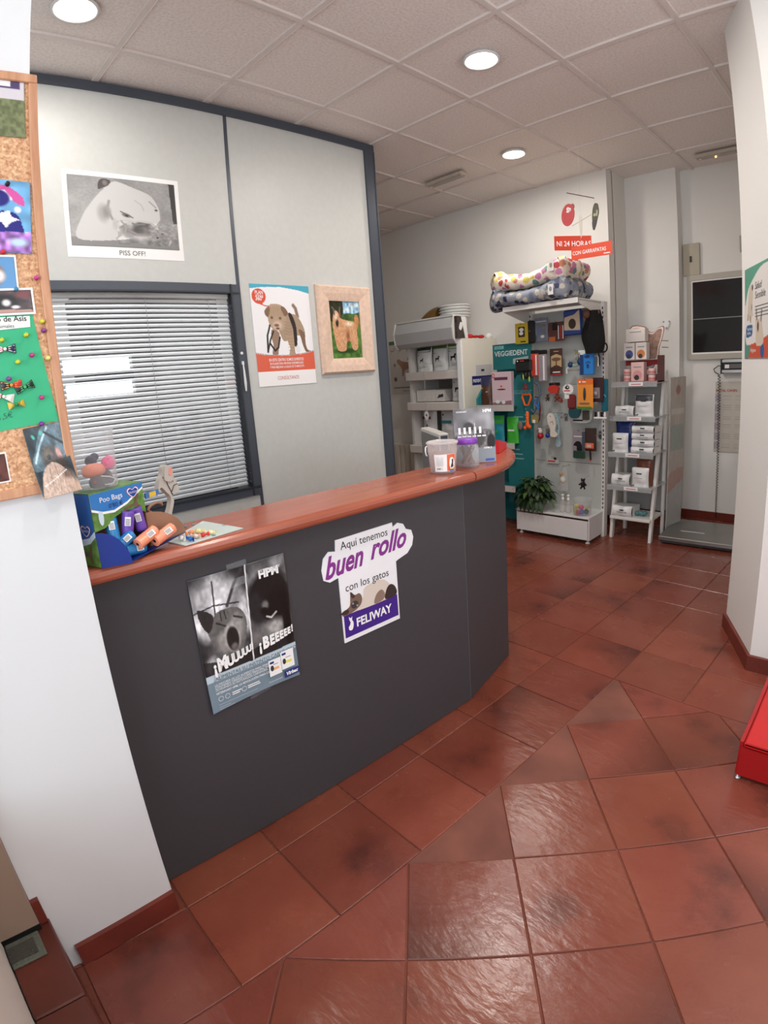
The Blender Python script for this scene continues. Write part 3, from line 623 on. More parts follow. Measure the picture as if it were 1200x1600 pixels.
mb.ell(.055, .124, .016, .014, .0009, col(72, 55, 48), ctf, 14); mb.ell(.048, .130, .0035, .0035, .001, col(110, 170, 210), ctf, 8); mb.ell(.065, .118, .0035, .0035, .001, col(110, 170, 210), ctf, 8)
mb.poly(cat_rom([(.19, .098), (.2, .135), (.22, .146), (.24, .13), (.243, .1)], 4), .0009, col(55, 45, 42), ctf); mb.poly(cat_rom([(.14, .098), (.15, .128), (.175, .14), (.19, .12), (.18, .1)], 4), .0008, col(140, 118, 104), ctf)
T.part('cat_picture', mb)
# ============================================================ THINGS ON THE PARTITION
def rectf(y0, y1): return pf(y0), pf(y1)
x0, x1 = rectf(-.178, .409); z0p, z1p = 2.10, 2.523
B = Pic(170, 120, (176, 176, 176)); B.N(.10, 6, 2).N(.05, 60, 9)
B.P([(.94, .0), (1.01, 0), (1.01, .6), (.96, .6)], (70, 70, 70), False).P([(0, .88), (.4, .86), (1, .72), (1, 1.01), (0, 1.01)], (150, 150, 150), False)
B.P([(.06, .90), (.10, .62), (.20, .38), (.30, .20), (.42, .05), (.60, .12), (.76, .22), (.83, .42), (.82, .62), (.70, .80), (.40, .90)], (232, 232, 232))
B.E(.30, .52, .07, .17, (190, 188, 188), .6).E(.335, .50, .05, .12, (160, 158, 158), .7).P([(.27, .18), (.28, .06), (.33, .02), (.39, .05), (.36, .12), (.32, .15)], (95, 90, 90)).E(.335, .08, .03, .05, (150, 140, 138), .5)
B.E(.52, .70, .16, .12, (196, 194, 194), .7).L([(.36, .34), (.34, .46), (.38, .60)], .016, (176, 174, 174)).E(.51, .53, .055, .035, (120, 120, 120), .5, .5).E(.515, .535, .018, .014, (30, 30, 30), .3, .5).L([(.46, .48), (.52, .52), (.57, .56)], .008, (110, 110, 110)).E(.80, .42, .02, .02, (90, 90, 90), .5).L([(.74, .3), (.80, .38)], .01, (180, 180, 180))
B.E(.63, .78, .20, .13, (205, 203, 203), .4).E(.62, .74, .15, .10, (120, 118, 118), .7).E(.67, .66, .12, .07, (96, 94, 94), .7).E(.50, .74, .06, .09, (150, 148, 148), .7).E(.62, .72, .05, .06, (90, 88, 88), .7).N(.20, 24, 4, (.42, .62, .82, .95)).L([(.5, .66), (.62, .6), (.74, .62), (.8, .7)], .012, (220, 220, 220)).L([(.44, .72), (.5, .66)], .01, (150, 150, 150))
B.E(.90, .76, .10, .12, (178, 176, 176), .35).E(.80, .80, .085, .085, (165, 163, 163), .3).E(.79, .83, .014, .014, (30, 30, 30), .4).E(.84, .77, .012, .012, (45, 45, 45), .4).L([(.92, .86), (.90, .93)], .012, (215, 213, 213)).N(.14, 50, 6, (.7, .62, 1, .95))
T = Thing('photo_print', 'black-and-white bulldog photo print captioned PISS OFF! above the office window', 'print', tuple(K((x0 + x1) / 2, z0p, 0)))
mb = MB(); mb.box(x0, x1, z0p, z1p, .0, .0015, paper, K); T.part('sheet', mb)
B.a *= .84; B.L([(.46, .62), (.50, .70), (.48, .80)], .012, (150, 148, 148)).L([(.56, .64), (.60, .66), (.68, .64)], .010, (120, 118, 118)).L([(.52, .74), (.60, .80), (.70, .80)], .012, (138, 136, 136)).E(.40, .66, .03, .10, (178, 176, 176), .8).L([(.40, .88), (.46, .80), (.44, .72)], .01, (160, 158, 158)).L([(.60, .30), (.66, .36), (.68, .44)], .008, (176, 174, 174)).L([(.84, .44), (.84, .56), (.80, .64)], .01, (150, 148, 148))
B.sheet('photograph', K, x0 + .022, z0p + .055, (x1 - x0) - .044, (z1p - z0p) - .078, T, z=.0025, rough=.3)
mb = MB(); mb.text('PISS OFF!', (x0 + x1) / 2 + .02, z0p + .016, .034, M('grey_ink', (95, 95, 98), .5), K, z=.0022, align='CENTER', bold=.005); T.part('caption', mb)
# Plan 360 poster
x0, x1 = rectf(.782, 1.192); z0p, z1p = 1.40, 1.998; w_, h_ = x1 - x0, z1p - z0p
B = Pic(150, 215, (238, 238, 241))
B.P([(-.1, -.1), (1.1, -.1), (1.1, .09), (.8, .045), (.5, .022), (.2, .03), (-.1, .055)], (76, 170, 196), False)
B.E(.135, .12, .115, .075, (214, 84, 60), .03).L([(.14, .19), (.22, .21), (.28, .215), (.33, .195)], .010, (205, 84, 66)).P([(.1, .18), (.18, .18), (.2, .205), (.15, .2)], (214, 84, 60), False)
# puppy
B.L([(.70, .20), (.735, .23), (.76, .31)], .035, (140, 118, 100)).P([(.50, .32), (.62, .29), (.74, .30), (.84, .40), (.86, .50), (.72, .50), (.66, .52), (.50, .56), (.44, .50), (.40, .40)], (168, 146, 124))
B.P([(.76, .44), (.86, .48), (.86, .58), (.89, .645), (.95, .665), (.86, .67), (.82, .62), (.79, .54)], (128, 100, 82)).P([(.53, .5), (.66, .5), (.66, .66), (.68, .70), (.56, .70), (.58, .63), (.55, .56)], (176, 150, 126)).P([(.30, .44), (.42, .48), (.38, .64), (.36, .69), (.27, .68), (.30, .6), (.28, .52)], (150, 124, 106))
B.P([(.26, .23), (.36, .19), (.50, .205), (.56, .26), (.55, .36), (.50, .44), (.38, .45), (.29, .42), (.25, .34)], (180, 156, 132)).P([(.20, .27), (.26, .22), (.30, .235), (.25, .32)], (130, 100, 80)).P([(.48, .22), (.54, .22), (.60, .28), (.54, .31), (.50, .27)], (132, 102, 82))
B.E(.315, .325, .03, .018, (110, 85, 70), .5).E(.455, .33, .03, .018, (110, 85, 70), .5).E(.40, .40, .10, .055, (205, 184, 164), .5).E(.385, .40, .05, .018, (130, 95, 85), .4).E(.40, .43, .04, .012, (100, 70, 64), .5)
for q in range(7): B.L([(.28 + q * .035, .21 + .01 * (q % 2)), (.30 + q * .03, .27), (.27 + q * .04, .31)], .006, (138, 112, 92), .6)
for q in range(5): B.L([(.52, .36 + q * .03), (.60, .38 + q * .03), (.64, .36 + q * .03)], .007, (138, 114, 94), .5); B.L([(.55, .53 + q * .03), (.65, .535 + q * .03)], .006, (140, 114, 94), .5)
B.P([(.60, .29), (.66, .29), (.72, .42), (.71, .60), (.66, .60), (.66, .44)], (52, 44, 42)).L([(.2, .66), (.215, .50), (.25, .44), (.27, .4)], .018, (40, 36, 36)).L([(.20, .66), (.26, .54), (.32, .46)], .016, (46, 42, 42)).L([(.25, .58), (.32, .65), (.38, .62), (.42, .52)], .018, (45, 40, 40)).E(.715, .64, .05, .045, (225, 226, 230), .3)
B.N(.0, 4, 1).P([(-.1, .66), (.15, .69), (.5, .705), (.8, .69), (1.1, .65), (1.1, .86), (-.1, .86)], (218, 100, 76), False).L([(-.1, .655), (.2, .69), (.5, .70), (.8, .685), (1.1, .645)], .006, (150, 160, 165))
B.P([(-.1, .855), (1.1, .855), (1.1, 1.1), (-.1, 1.1)], (240, 238, 238), False)
T = Thing('wall_poster', 'puppy with stethoscope poster in white, blue and orange right of the office window', 'poster', tuple(K((x0 + x1) / 2, z0p, 0)))
B.sheet('printed_sheet', K, x0, z0p, w_, h_, T, z=.003, thick=.002, rough=.25)
PFr = K.sh(x0, z0p, .003); hw, hh = w_, h_; mb = MB()
tx('PLAN', .075, .10, .030, white_ink, bold=.012, sx=.75); tx('DE SALUD', .085, .118, .011, white_ink, bold=.02); tx('360º', .075, .16, .036, white_ink, bold=.015, sx=.8)
tx('EN ESTE CENTRO SOMOS EXPERTOS', .5, .755, .024, white_ink, bold=.012, sx=.62, align='CENTER'); tx('EN PLANES PARA PREVENIR ENFERMEDADES', .5, .789, .019, white_ink, bold=.008, sx=.63, align='CENTER'); tx('Y PARA MEJORAR LA SALUD DE TU MASCOTA', .5, .823, .019, white_ink, bold=.008, sx=.62, align='CENTER')
tx('CONSÚLTANOS', .5, .94, .030, M('red_ink', (190, 70, 58), .5), sx=.7, align='CENTER'); T.part('lettering', mb)
# framed dog painting
x0, x1 = rectf(1.237, 1.683); z0p, z1p = 1.45, 2.013; w_, h_ = x1 - x0, z1p - z0p; fr_w = .098
T = Thing('framed_painting', 'painting of a long-haired tan dog in a wide pale pink frame', 'painting', tuple(K((x0 + x1) / 2, z0p, 0)))
fm = M('pale_pink_frame', (222, 194, 174), .45, noise=.12, nscale=40); mb = MB()
prof_ = [(0, 0), (0, .014), (.012, .03), (.05, .026), (.085, .018), (fr_w, .014), (fr_w, .004)]
ring = []
for d, z in prof_: ring += [K(x0 + d, z0p + d, z), K(x1 - d, z0p + d, z), K(x1 - d, z1p - d, z), K(x0 + d, z1p - d, z)]
mb.add(ring, [(4 * i + j, 4 * i + (j + 1) % 4, 4 * (i + 1) + (j + 1) % 4, 4 * (i + 1) + j) for i in range(len(prof_) - 1) for j in range(4)], fm); T.part('frame', mb)
B = Pic(90, 145, (62, 96, 44)); B.P([(0, 0), (1, 0), (1, .36), (0, .36)], (140, 186, 214), False).E(.8, .08, .25, .06, (200, 215, 225), .8).E(.6, .16, .3, .05, (190, 208, 220), .8).P([(0, 0), (.42, 0), (.46, .2), (.42, .42), (0, .42)], (42, 46, 30)).P([(.4, .26), (.6, .21), (.8, .22), (1.05, .2), (1.05, .4), (.4, .4)], (66, 94, 48))
B.P([(0, .36), (.5, .34), (1, .34), (1, 1), (0, 1)], (76, 116, 50), False).N(.3, 16, 3).E(.45, .86, .45, .06, (34, 62, 26), .6)
tan = (206, 156, 116)
B.P([(.80, .32), (.84, .24), (.92, .25), (.95, .34), (.92, .44), (.86, .50), (.82, .44)], (196, 132, 90)).P([(.12, .28), (.2, .18), (.3, .2), (.36, .3), (.60, .34), (.80, .37), (.86, .50), (.88, .72), (.84, .84), (.70, .84), (.62, .70), (.50, .72), (.48, .84), (.36, .87), (.20, .84), (.14, .66), (.10, .46)], tan)
B.E(.62, .40, .2, .06, (236, 216, 190), .8).E(.56, .60, .09, .14, (146, 92, 62), .8).E(.26, .60, .11, .20, (216, 158, 118), .9).E(.76, .66, .08, .16, (218, 164, 124), .8).E(.24, .38, .06, .09, (40, 30, 26), .5).E(.21, .26, .08, .12, (226, 200, 176), .6).L([(.12, .12), (.16, .14), (.18, .24)], .03, (120, 98, 84)).L([(.36, .12), (.34, .18), (.36, .26)], .03, (120, 98, 84)).N(.1, 34, 7)
B.sheet('canvas', K, x0 + fr_w - .004, z0p + fr_w - .004, w_ - 2 * fr_w + .008, h_ - 2 * fr_w + .008, T, z=.006, rough=.3)
# ============================================================ CORK BOARD
X_ = 1.235; QF = Fr((X_, 0, 0), (0, 1, 0)); by0, by1, bz0, bz1 = -1.12, -.643, 1.232, 2.110
def cork():
    m = bpy.data.materials.new('cork'); m.use_nodes = True; nt = m.node_tree; b = nt.nodes['Principled BSDF']; tc = nt.nodes.new('ShaderNodeTexCoord')
    v = nt.nodes.new('ShaderNodeTexVoronoi'); v.inputs['Scale'].default_value = 220; nt.links.new(tc.outputs['Object'], v.inputs['Vector'])
    n = nt.nodes.new('ShaderNodeTexNoise'); n.inputs['Scale'].default_value = 110; n.inputs['Detail'].default_value = 6; nt.links.new(tc.outputs['Object'], n.inputs['Vector'])
    r = nt.nodes.new('ShaderNodeValToRGB'); r.color_ramp.elements[0].position = .3; r.color_ramp.elements[1].position = .72; r.color_ramp.elements[0].color = lin((170, 118, 84)); r.color_ramp.elements[1].color = lin((232, 192, 152))
    mx = nt.nodes.new('ShaderNodeMix'); mx.inputs[0].default_value = .35; nt.links.new(n.outputs['Fac'], mx.inputs[2]); nt.links.new(v.outputs['Color'], mx.inputs[3]); nt.links.new(mx.outputs[0], r.inputs['Fac'])
    nt.links.new(r.outputs['Color'], b.inputs['Base Color']); b.inputs['Roughness'].default_value = .85
    bn = nt.nodes.new('ShaderNodeBump'); bn.inputs['Strength'].default_value = .3; bn.inputs['Distance'].default_value = .002; nt.links.new(n.outputs['Fac'], bn.inputs['Height']); nt.links.new(bn.outputs['Normal'], b.inputs['Normal']); return m
T = Thing('cork_board', 'wood-framed cork notice board hanging on the left pillar, cut off by the picture edge', 'notice board', (X_ + .01, -.9, bz0))
mb = MB(); mb.box(by0 + .01, by1 - .01, bz0 + .01, bz1 - .01, .0, .010, cork(), QF); T.part('cork_panel', mb)
mb = MB()
for p in ((by0, by1, bz1 - .020, bz1), (by0, by1, bz0, bz0 + .020), (by1 - .018, by1, bz0 + .020, bz1 - .020), (by0, by0 + .018, bz0 + .020, bz1 - .020)): mb.box(*p, 0, .018, oak, QF, bev=.002)
T.part('frame', mb)
QZ = .010
def oncork(u, v):
    d = ray(u, v); p = CAM + d * ((X_ + QZ - CAM[0]) / d[0]); return p[1], p[2]
def photo(name, B, u0, v0, u1, v1, label, cat='photo', z=.0, border=0, rot=0, w_=None, warp=None):
    """u1,v0 = upper right corner in the photograph; the sheet runs left and down from it"""
    y1, z1 = oncork(u1, v0); ya, z0 = oncork((u0 + u1) / 2, v1)
    ww = w_ if w_ else y1 - oncork(u0, v1)[0]; f = QF.sh(y1, z1, QZ + z); ca, sa = math.cos(rot), math.sin(rot)
    g = Fr(f.o, f.u * ca + f.v * sa, -f.u * sa + f.v * ca); h_ = (z1 - z0)
    T = Thing(name, label, cat, tuple(g(-ww / 2, -h_, 0)))
    if border: mb = MB(); mb.box(-ww, 0, -h_, 0, 0, .0006, paper, g); T.part('border', mb)
    B.sheet('picture', g, -ww + border, -h_ + border * 1.0, ww - 2 * border, h_ - 2 * border, T, z=.0014, thick=.0005, rough=.25, warp=warp)
    return g, T
B = Pic(40, 60, (110, 118, 84)); B.N(.2, 20, 2).P([(0, 0), (1, 0), (1, .34), (0, .34)], (205, 200, 208), False).P([(.2, .0), (.9, 0), (.9, .16), (.2, .16)], (78, 66, 104), False).P([(.3, .03), (.72, .03), (.72, .12), (.3, .12)], (225, 225, 228), False).E(.15, .45, .28, .3, (235, 232, 234), .3)
photo('pinned_photo', B, -60, 128, 38, 212, 'photo of a white dog on grass in the upper corner of the cork board', w_=.11, z=.001)
B = Pic(60, 75, (110, 170, 214)); B.N(.15, 8, 2).E(.15, .05, .35, .16, (36, 40, 130), .3).P([(.30, .22), (.36, .08), (.62, .08), (.86, .2), (.9, .34), (.76, .3), (.6, .18), (.4, .2)], (208, 88, 160)).L([(.32, .26), (.42, .16), (.6, .16), (.7, .26)], .03, (240, 235, 245)).E(.50, .26, .2, .13, (40, 38, 120), .2).E(.5, .24, .04, .03, (110, 100, 190), .4)
B.P([(.02, .7), (.1, .5), (.4, .44), (.75, .45), (.86, .6), (.86, .74), (.5, .76)], (38, 38, 125)).P([(.42, .5), (.55, .46), (.68, .42), (.7, .5), (.82, .54), (.7, .58), (.62, .66), (.55, .58), (.44, .6)], (235, 235, 245), False).E(.80, .4, .06, .05, (240, 240, 248), .3).P([(0, .74), (1, .70), (1, 1), (0, 1)], (170, 120, 200), False).N(.45, 14, 5, (0, .7, 1, 1)).E(.2, .9, .2, .08, (190, 60, 170), .6).E(.8, .85, .2, .08, (190, 215, 240), .6)
photo('pinned_photo', B, -60, 286, 47, 397, 'photo of a dark dog in a pink Santa hat pinned to the cork board', w_=.13, rot=-.05, z=.001)
B = Pic(40, 50, (96, 150, 200)); B.E(.4, .55, .4, .45, (150, 112, 92), .3).E(.6, .6, .2, .25, (225, 220, 222), .5).E(.3, .5, .1, .1, (190, 60, 50), .5).E(.45, .25, .2, .15, (104, 74, 62), .5)
photo('pinned_photo', B, -60, 399, 24, 455, 'photo of a brown and white puppy below the Santa hat photo', w_=.09, border=.004, z=.002)
B = Pic(50, 30, (80, 66, 70)); B.N(.3, 8, 3).E(.45, .5, .45, .45, (30, 28, 30), .4).E(.55, .55, .1, .2, (225, 220, 222), .5).E(.7, .75, .1, .1, (230, 228, 230), .5).E(.1, .5, .06, .1, (220, 215, 216), .4).P([(0, .7), (.3, .82), (1, .9), (1, 1), (0, 1)], (180, 140, 130)).E(.85, .2, .2, .25, (120, 66, 70), .6)
g, _ = photo('pinned_photo', B, -60, 450, 50, 493, 'white-bordered photo of a black and white dog above the green sheet', w_=.12, border=.0045, z=.004, rot=.02)
# green foam sheet and card
y1, z1 = oncork(50, 492); yb, zb = oncork(92, 655); g = QF
mb = MB(); gr = M('green_foam', (58, 176, 128), .7, noise=.03, nscale=20)
pts = [oncork(50, 490), oncork(92, 657), oncork(0, 674), (-1.0, oncork(0, 674)[1] - .03), (-1.0, z1 + .01)]
mb.prism(pts[::-1], QZ, QZ + .0018, gr, QF); o = one('foam_sheet', mb, 'bright green foam sheet pinned across the cork board with hair bows', 'sheet')
fg = QF.sh(*oncork(8, 662), QZ + .0018); mb2 = MB(); mb2.text('1,5€', -.012, .008, .016, M('pencil_ink', (40, 110, 90), .6), fg, ang=.12); c = mb2.build('price_note', o, loc=np.array(o.location)); c['label'] = 'handwritten price'
mb = MB(); pts = [oncork(46, 494), oncork(47, 511), oncork(0, 516), (-.9, oncork(0, 516)[1]), (-.9, oncork(0, 498)[1])]; mb.prism(pts[::-1], QZ + .002, QZ + .003, paper, QF)
fg = QF.sh(*oncork(0, 506), QZ + .003); mb.text('Francisco de Asís', oncork(41, 500)[0] - fg.o[1], .0035, .0155, ink, fg, align='RIGHT', bold=.01); mb.text('Animales', oncork(22, 512)[0] - fg.o[1], -.009, .0105, M('grey_ink', (95, 95, 98), .5), fg, align='RIGHT')
one('name_card', mb, 'white card printed Francisco de Asís, Animales, on the green sheet', 'card')
B = Pic(70, 80, (44, 58, 66)); B.P([(0, .6), (.2, .3), (.5, 0), (1, 0), (1, .4), (.5, .6)], (88, 112, 124)).L([(.1, .5), (.3, .28), (.6, .04)], .03, (170, 200, 210)).L([(.9, .3), (.6, .15), (.5, .1)], .03, (40, 44, 50)).N(.3, 9, 3)
B.E(.5, .5, .28, .26, (70, 62, 58), .5).E(.46, .40, .16, .12, (110, 100, 92), .7).E(.47, .46, .06, .05, (24, 22, 22), .5).E(.74, .44, .08, .14, (206, 150, 142), .5, -.4).E(.72, .58, .2, .12, (58, 46, 42), .5).P([(.06, 1.1), (.10, .82), (.26, .62), (.50, .54), (.72, .62), (.88, .80), (1.0, 1.1)], (190, 166, 152)).E(.9, .98, .3, .26, (176, 150, 134), .6).E(.8, .74, .2, .10, (112, 92, 82), .7).L([(.4, .62), (.36, .8), (.34, .95)], .012, (160, 134, 118)).L([(.55, .6), (.56, .8), (.5, .95)], .012, (160, 134, 118)).L([(.7, .7), (.68, .85)], .012, (160, 134, 118)).L([(.14, .84), (.5, .76), (.8, .68)], .008, (240, 240, 240)).E(.2, .14, .06, .035, (80, 200, 180), .4, .6).E(.4, .10, .05, .035, (80, 200, 180), .4, -.6).N(.14, 34, 6)
g, _ = photo('pinned_photo', B, 18, 658, 94, 775, 'curling photo of a small dark puppy held in a hand, lower edge of cork board', w_=.078, z=.003, rot=.09, warp=lambda x, y: (.0, 0, .028 * max(0, y - .35) ** 2 / .42 + .004 * x * y))
B = Pic(20, 40, (90, 50, 45)); B.N(.3, 5, 3)
photo('pinned_photo', B, -60, 706, 9, 760, 'corner of a reddish brown photo at the lower left edge of the cork board', w_=.05, border=.003)
pin_spots = [(11, 289, (25, 25, 30), 'black pin on the Santa hat photo'), (4, 395, (200, 40, 60), 'red pin above the brown puppy photo'), (24, 453, (40, 130, 170), 'blue pin above the white-bordered dog photo'),
 (56, 435, (190, 60, 130), 'pink pin on bare cork near the frame, upper'), (65, 503, (200, 195, 60), 'yellow pin on bare cork beside the name card'), (67, 517, (130, 50, 130), 'purple pin on bare cork under a yellow pin'),
 (40, 524, (190, 195, 50), 'yellow-green pin on the green sheet below the name card'), (2, 532, (190, 195, 50), 'yellow pin above the striped bow at the left edge'), (49, 555, (180, 50, 120), 'magenta pin right of the striped bow'), (27, 566, (190, 195, 50), 'yellow pin in the middle of the green sheet'),
 (74, 560, (215, 210, 120), 'pale yellow pin at the right edge beside the green sheet'), (13, 592, (130, 50, 140), 'purple pin above the red and black bow'), (64, 621, (180, 50, 120), 'magenta pin at the lower right of the green sheet'), (64, 662, (120, 45, 140), 'purple pin holding the curling puppy photo')]
for u, v, c_, lb in pin_spots:
    y, z = oncork(u, v); m = col(*c_, rough=.3); mb = MB(); o0 = QF(y, z, QZ + .002)
    mb.lathe([(.0045, 0), (.0048, .0012), (.003, .003), (.0026, .007), (.0042, .0085), (.0044, .0105), (.002, .012)], m, o0, 12, ax=QF.n); one('push_pin', mb, lb, 'pin', 'push pins on the cork board')
def bow(u, v, c1, c2, s, rot, lab, knot):
    y, z = oncork(u, v); f = QF.sh(y, z, QZ + .003); T = Thing('hair_bow', lab, 'bow', tuple(f(0, 0, 0)), 'pet hair bows on the green sheet'); ca, sa = math.cos(rot), math.sin(rot); f = Fr(f.o, f.u * ca + f.v * sa, -f.u * sa + f.v * ca)
    for k, (sg, m) in enumerate(((-1, c1), (1, c2))):
        mb = MB(); mb.grid(lambda p, q: f(sg * (.002 + p * s), (q - .5) * s * (.35 + .75 * p), .001 + .006 * math.sin(math.pi * min(1, p * 1.02)) * (1 - (2 * q - 1) ** 2 * .4)), 8, 6, m)
        for q_ in (-.35, 0, .35): mb.add([f(sg * s * .3, q_ * s * .5 - .0008, .0085), f(sg * s, q_ * s - .0008, .003), f(sg * s, q_ * s + .0008, .003), f(sg * s * .3, q_ * s * .5 + .0008, .0085)], [(0, 1, 2, 3)], knot)
        T.part('loop', mb)
    mb = MB(); mb.sph(f(0, 0, .006), .0035, knot, 10, 6); T.part('knot', mb)
pk = col(208, 130, 150); nv_ = col(40, 44, 80); rd = col(206, 52, 52); bk = col(28, 28, 32); wh = col(235, 235, 230); gn = col(40, 130, 70); yl = col(224, 176, 60)
bow(7, 546, pk, nv_, .019, .0, 'pink and navy striped hair bow at the left of the green sheet', wh)
bow(17, 602, bk, rd, .019, .0, 'black and red hair bow below the purple pin', col(240, 150, 60)); bow(38, 605, bk, bk, .017, .3, 'black hair bow with white skull print and green knot', col(60, 180, 110))
bow(5, 620, rd, wh, .018, -.3, 'red and white hair bow at the left edge, lowest pair', wh); bow(25, 632, yl, yl, .014, .1, 'yellow and green hair bow at the bottom of the green sheet', gn)
# ============================================================ THINGS ON THE COUNTER
Zc = CT + .0008
# --- poo-bag display box
bo = np.array([1.207, -.618, Zc]); e1 = unit((-.30, .86, 0)); BF = Fr(bo, e1); e2 = BF.n  # e2 outwards
T = Thing('display_box', 'blue and green cardboard display box of poo bags on the counter end', 'display box', tuple(BF(.06, 0, -.04)))
BW, BD, BH = .150, .085, .178
blue = M('print_blue', (32, 92, 168), .35, noise=.10, nscale=14); navy = M('print_navy', (22, 48, 128), .35); grass = M('print_grass', (96, 138, 62), .45, noise=.45, nscale=60); brown = M('bare_cardboard', (148, 108, 84), .6, noise=.06, nscale=30); t_ = .0012
mb = MB(); mb.box(0, t_, 0, BH, -BD, 0, grass, BF); mb.box(BW - t_, BW, 0, BH, -BD, 0, brown, BF); mb.box(0, BW, 0, BH, -BD, -BD + t_, brown, BF); mb.box(0, BW, 0, t_, -BD, 0, navy, BF); mb.box(0, BW, BH - t_, BH, -BD, 0, grass, BF)
LFc = Fr(BF(0, 0, -BD), BF.n)
mb.prism([(0, .07), (.03, .066), (.06, .072), (BD, .09), (BD, BH - .001), (0, BH - .001)], .0003, .0008, blue, LFc)
mb.prism([(0, .055), (.03, .05), (.06, .058), (BD, .076), (BD, .09), (.06, .072), (.03, .066), (0, .07)], .0003, .0009, M('print_pale_blue', (200, 218, 235), .35), LFc)
mb.prism([tuple(p) for p in cat_rom([(.014, .012), (.018, .032), (.030, .036), (.048, .034), (.056, .05), (.062, .052), (.062, .042), (.056, .03), (.056, .01), (.051, .01), (.048, .024), (.03, .024), (.02, .01)], 3)], .0009, .0013, M('print_dog', (112, 84, 66), .5, noise=.2, nscale=60), LFc)
T.part('box', mb)
heart = lambda cx, cy, s: [(cx, cy - s * .8), (cx + s * .9, cy - s * .1), (cx + s * 1.1, cy + s * .5), (cx + s * .6, cy + s * .85), (cx, cy + s * .55), (cx - s * .6, cy + s * .85), (cx - s * 1.1, cy + s * .5), (cx - s * .9, cy - s * .1)]
def logo(mb, cx, cy, s, f, z):
    mb.poly(cat_rom(heart(cx, cy, s * 1.28), 4), z, M('print_red', (190, 60, 60), .4), f); mb.poly(cat_rom(heart(cx, cy, s * 1.18), 4), z + .0003, white_ink, f); mb.poly(cat_rom(heart(cx, cy, s), 4), z + .0006, M('logo_blue', (28, 60, 150), .35), f)
    mb.text('DUVO+', cx, cy - s * .12, s * .58, white_ink, f, z=z + .0009, align='CENTER', bold=0)
HF = BF.sh(0, .088, .0006); hh_ = BH - .088
mb = MB(); mb.prism([(0, 0), (.03, .003), (.06, .022), (.09, .030), (.12, .026), (BW, .010), (BW, hh_), (0, hh_)], 0, .0015, grass, HF); bl = M('print_sky_blue', (46, 118, 190), .35)
mb.prism([(0, .048), (.03, .036), (.06, .033), (.10, .045), (BW, .072), (BW, hh_ - .002), (0, hh_ - .002)], .0016, .0020, white_ink, HF); mb.prism([(0, .054), (.03, .042), (.06, .039), (.10, .051), (BW, .077), (BW, hh_ - .002), (0, hh_ - .002)], .0021, .0024, bl, HF)
mb.prism([tuple(p) for p in cat_rom([(.086, .032), (.098, .040), (.118, .042), (.126, .060), (.134, .062), (.132, .052), (.128, .040), (.134, .030), (.122, .034), (.100, .034), (.09, .028)], 3)], .0021, .0028, M('print_dog', (112, 84, 66), .5, noise=.2, nscale=60), HF)
mb.ell(.022, .030, .007, .02, .0022, M('print_pale_blue', (200, 218, 235), .35), HF, 12)
T.part('header_panel', mb)
mb = MB(); mb.text('Poo Bags', .024, .064, .0175, white_ink, HF, z=.0028); mb.text("0'80 €", .046, .046, .0155, M('pen_blue', (22, 28, 90), .5), HF, z=.0030, bold=0); logo(mb, .119, .068, .0125, HF, .0027); logo(mb, .052, .088, .0135, LFc, .0012)
T.part('printed_lettering', mb)
def arcp(r, n=8, a0=0, a1=90): return [(r * math.cos(math.radians(a0 + (a1 - a0) * i / n)), r * math.sin(math.radians(a0 + (a1 - a0) * i / n))) for i in range(n + 1)]
mb = MB(); # left blue flap, bottom lip, right brown flap
LFl = Fr(BF(0, 0, .001), unit(BF.u * .55 + BF.n * .42)); mb.prism([(0, 0)] + [(.070, .0)] + [(p[0] * .070, p[1] * .086) for p in arcp(1)[1:]], -.0006, .0006, navy, LFl); T.part('side_flap', mb, 'navy blue curved flap')
mb = MB(); RFl = Fr(BF(BW, 0, .0), unit(BF.u * .97 + BF.n * .25)); mb.prism([(0, .004), (.10, .018)] + [(p[0] * .10, .016 + p[1] * .080) for p in arcp(1)[1:]], -.0006, .0006, brown, RFl); T.part('side_flap', mb, 'bare cardboard curved flap')
mb = MB(); a1 = BF(0, 0, .001); a2 = LFl(.070, 0); a3 = RFl(.10, .018); a4 = BF(BW, 0, 0); mb.add([a1, a2 + np.array((0, 0, .003)), a3, a4, a1 + (0, 0, .0012), a2 + np.array((0, 0, .0045)), a3 + (0, 0, .0015), a4 + (0, 0, .0015)], [(0, 1, 5, 4), (1, 2, 6, 5), (2, 3, 7, 6), (4, 5, 6, 7), (3, 2, 1, 0), (0, 4, 7, 3)], navy); T.part('bottom_lip', mb)
def roll(c, ax, L, r, m, lab, nm='bag_roll'):
    ax = unit(ax); c = np.array(c, float); T = Thing(nm, lab, 'bag roll', tuple(c - np.array([0, 0, r])), 'rolls of poo bags in the display box'); mb = MB(); pr = []
    for i in range(13): pr.append((r * (1 - .05 * (i % 2)), -L / 2 + L * i / 12))
    mb.lathe(pr, m, c, 16, ax=ax); T.part('film_roll', mb); mb = MB(); mb.lathe([(r * .28, -L / 2 - .0008), (r * .28, L / 2 + .0008)], ink, c, 12, ax=ax); T.part('core', mb)
    mb = MB(); sd = unit(np.cross(ax, (0, 0, 1))); up = np.cross(sd, ax); v_ = unit(CAM - c); v_ = unit(v_ - ax * (v_ @ ax)); s2 = np.cross(v_, ax); f = Fr(c + v_ * (r * 1.03), ax, s2) if True else None
    mb.box(-L * .05, L * .3, -r * .45, r * .45, -.0006, .0006, paper, f)
    for k in range(6): mb.box(-L * .02 + k * L * .045, -L * .02 + k * L * .045 + .0012, -r * .35, r * .35, .0006, .0008, ink, f)
    T.part('barcode_label', mb)
pu = M('purple_film', (112, 78, 176), .25); bl2 = M('blue_film', (44, 128, 190), .25); orr = M('coral_film', (242, 150, 118), .25)
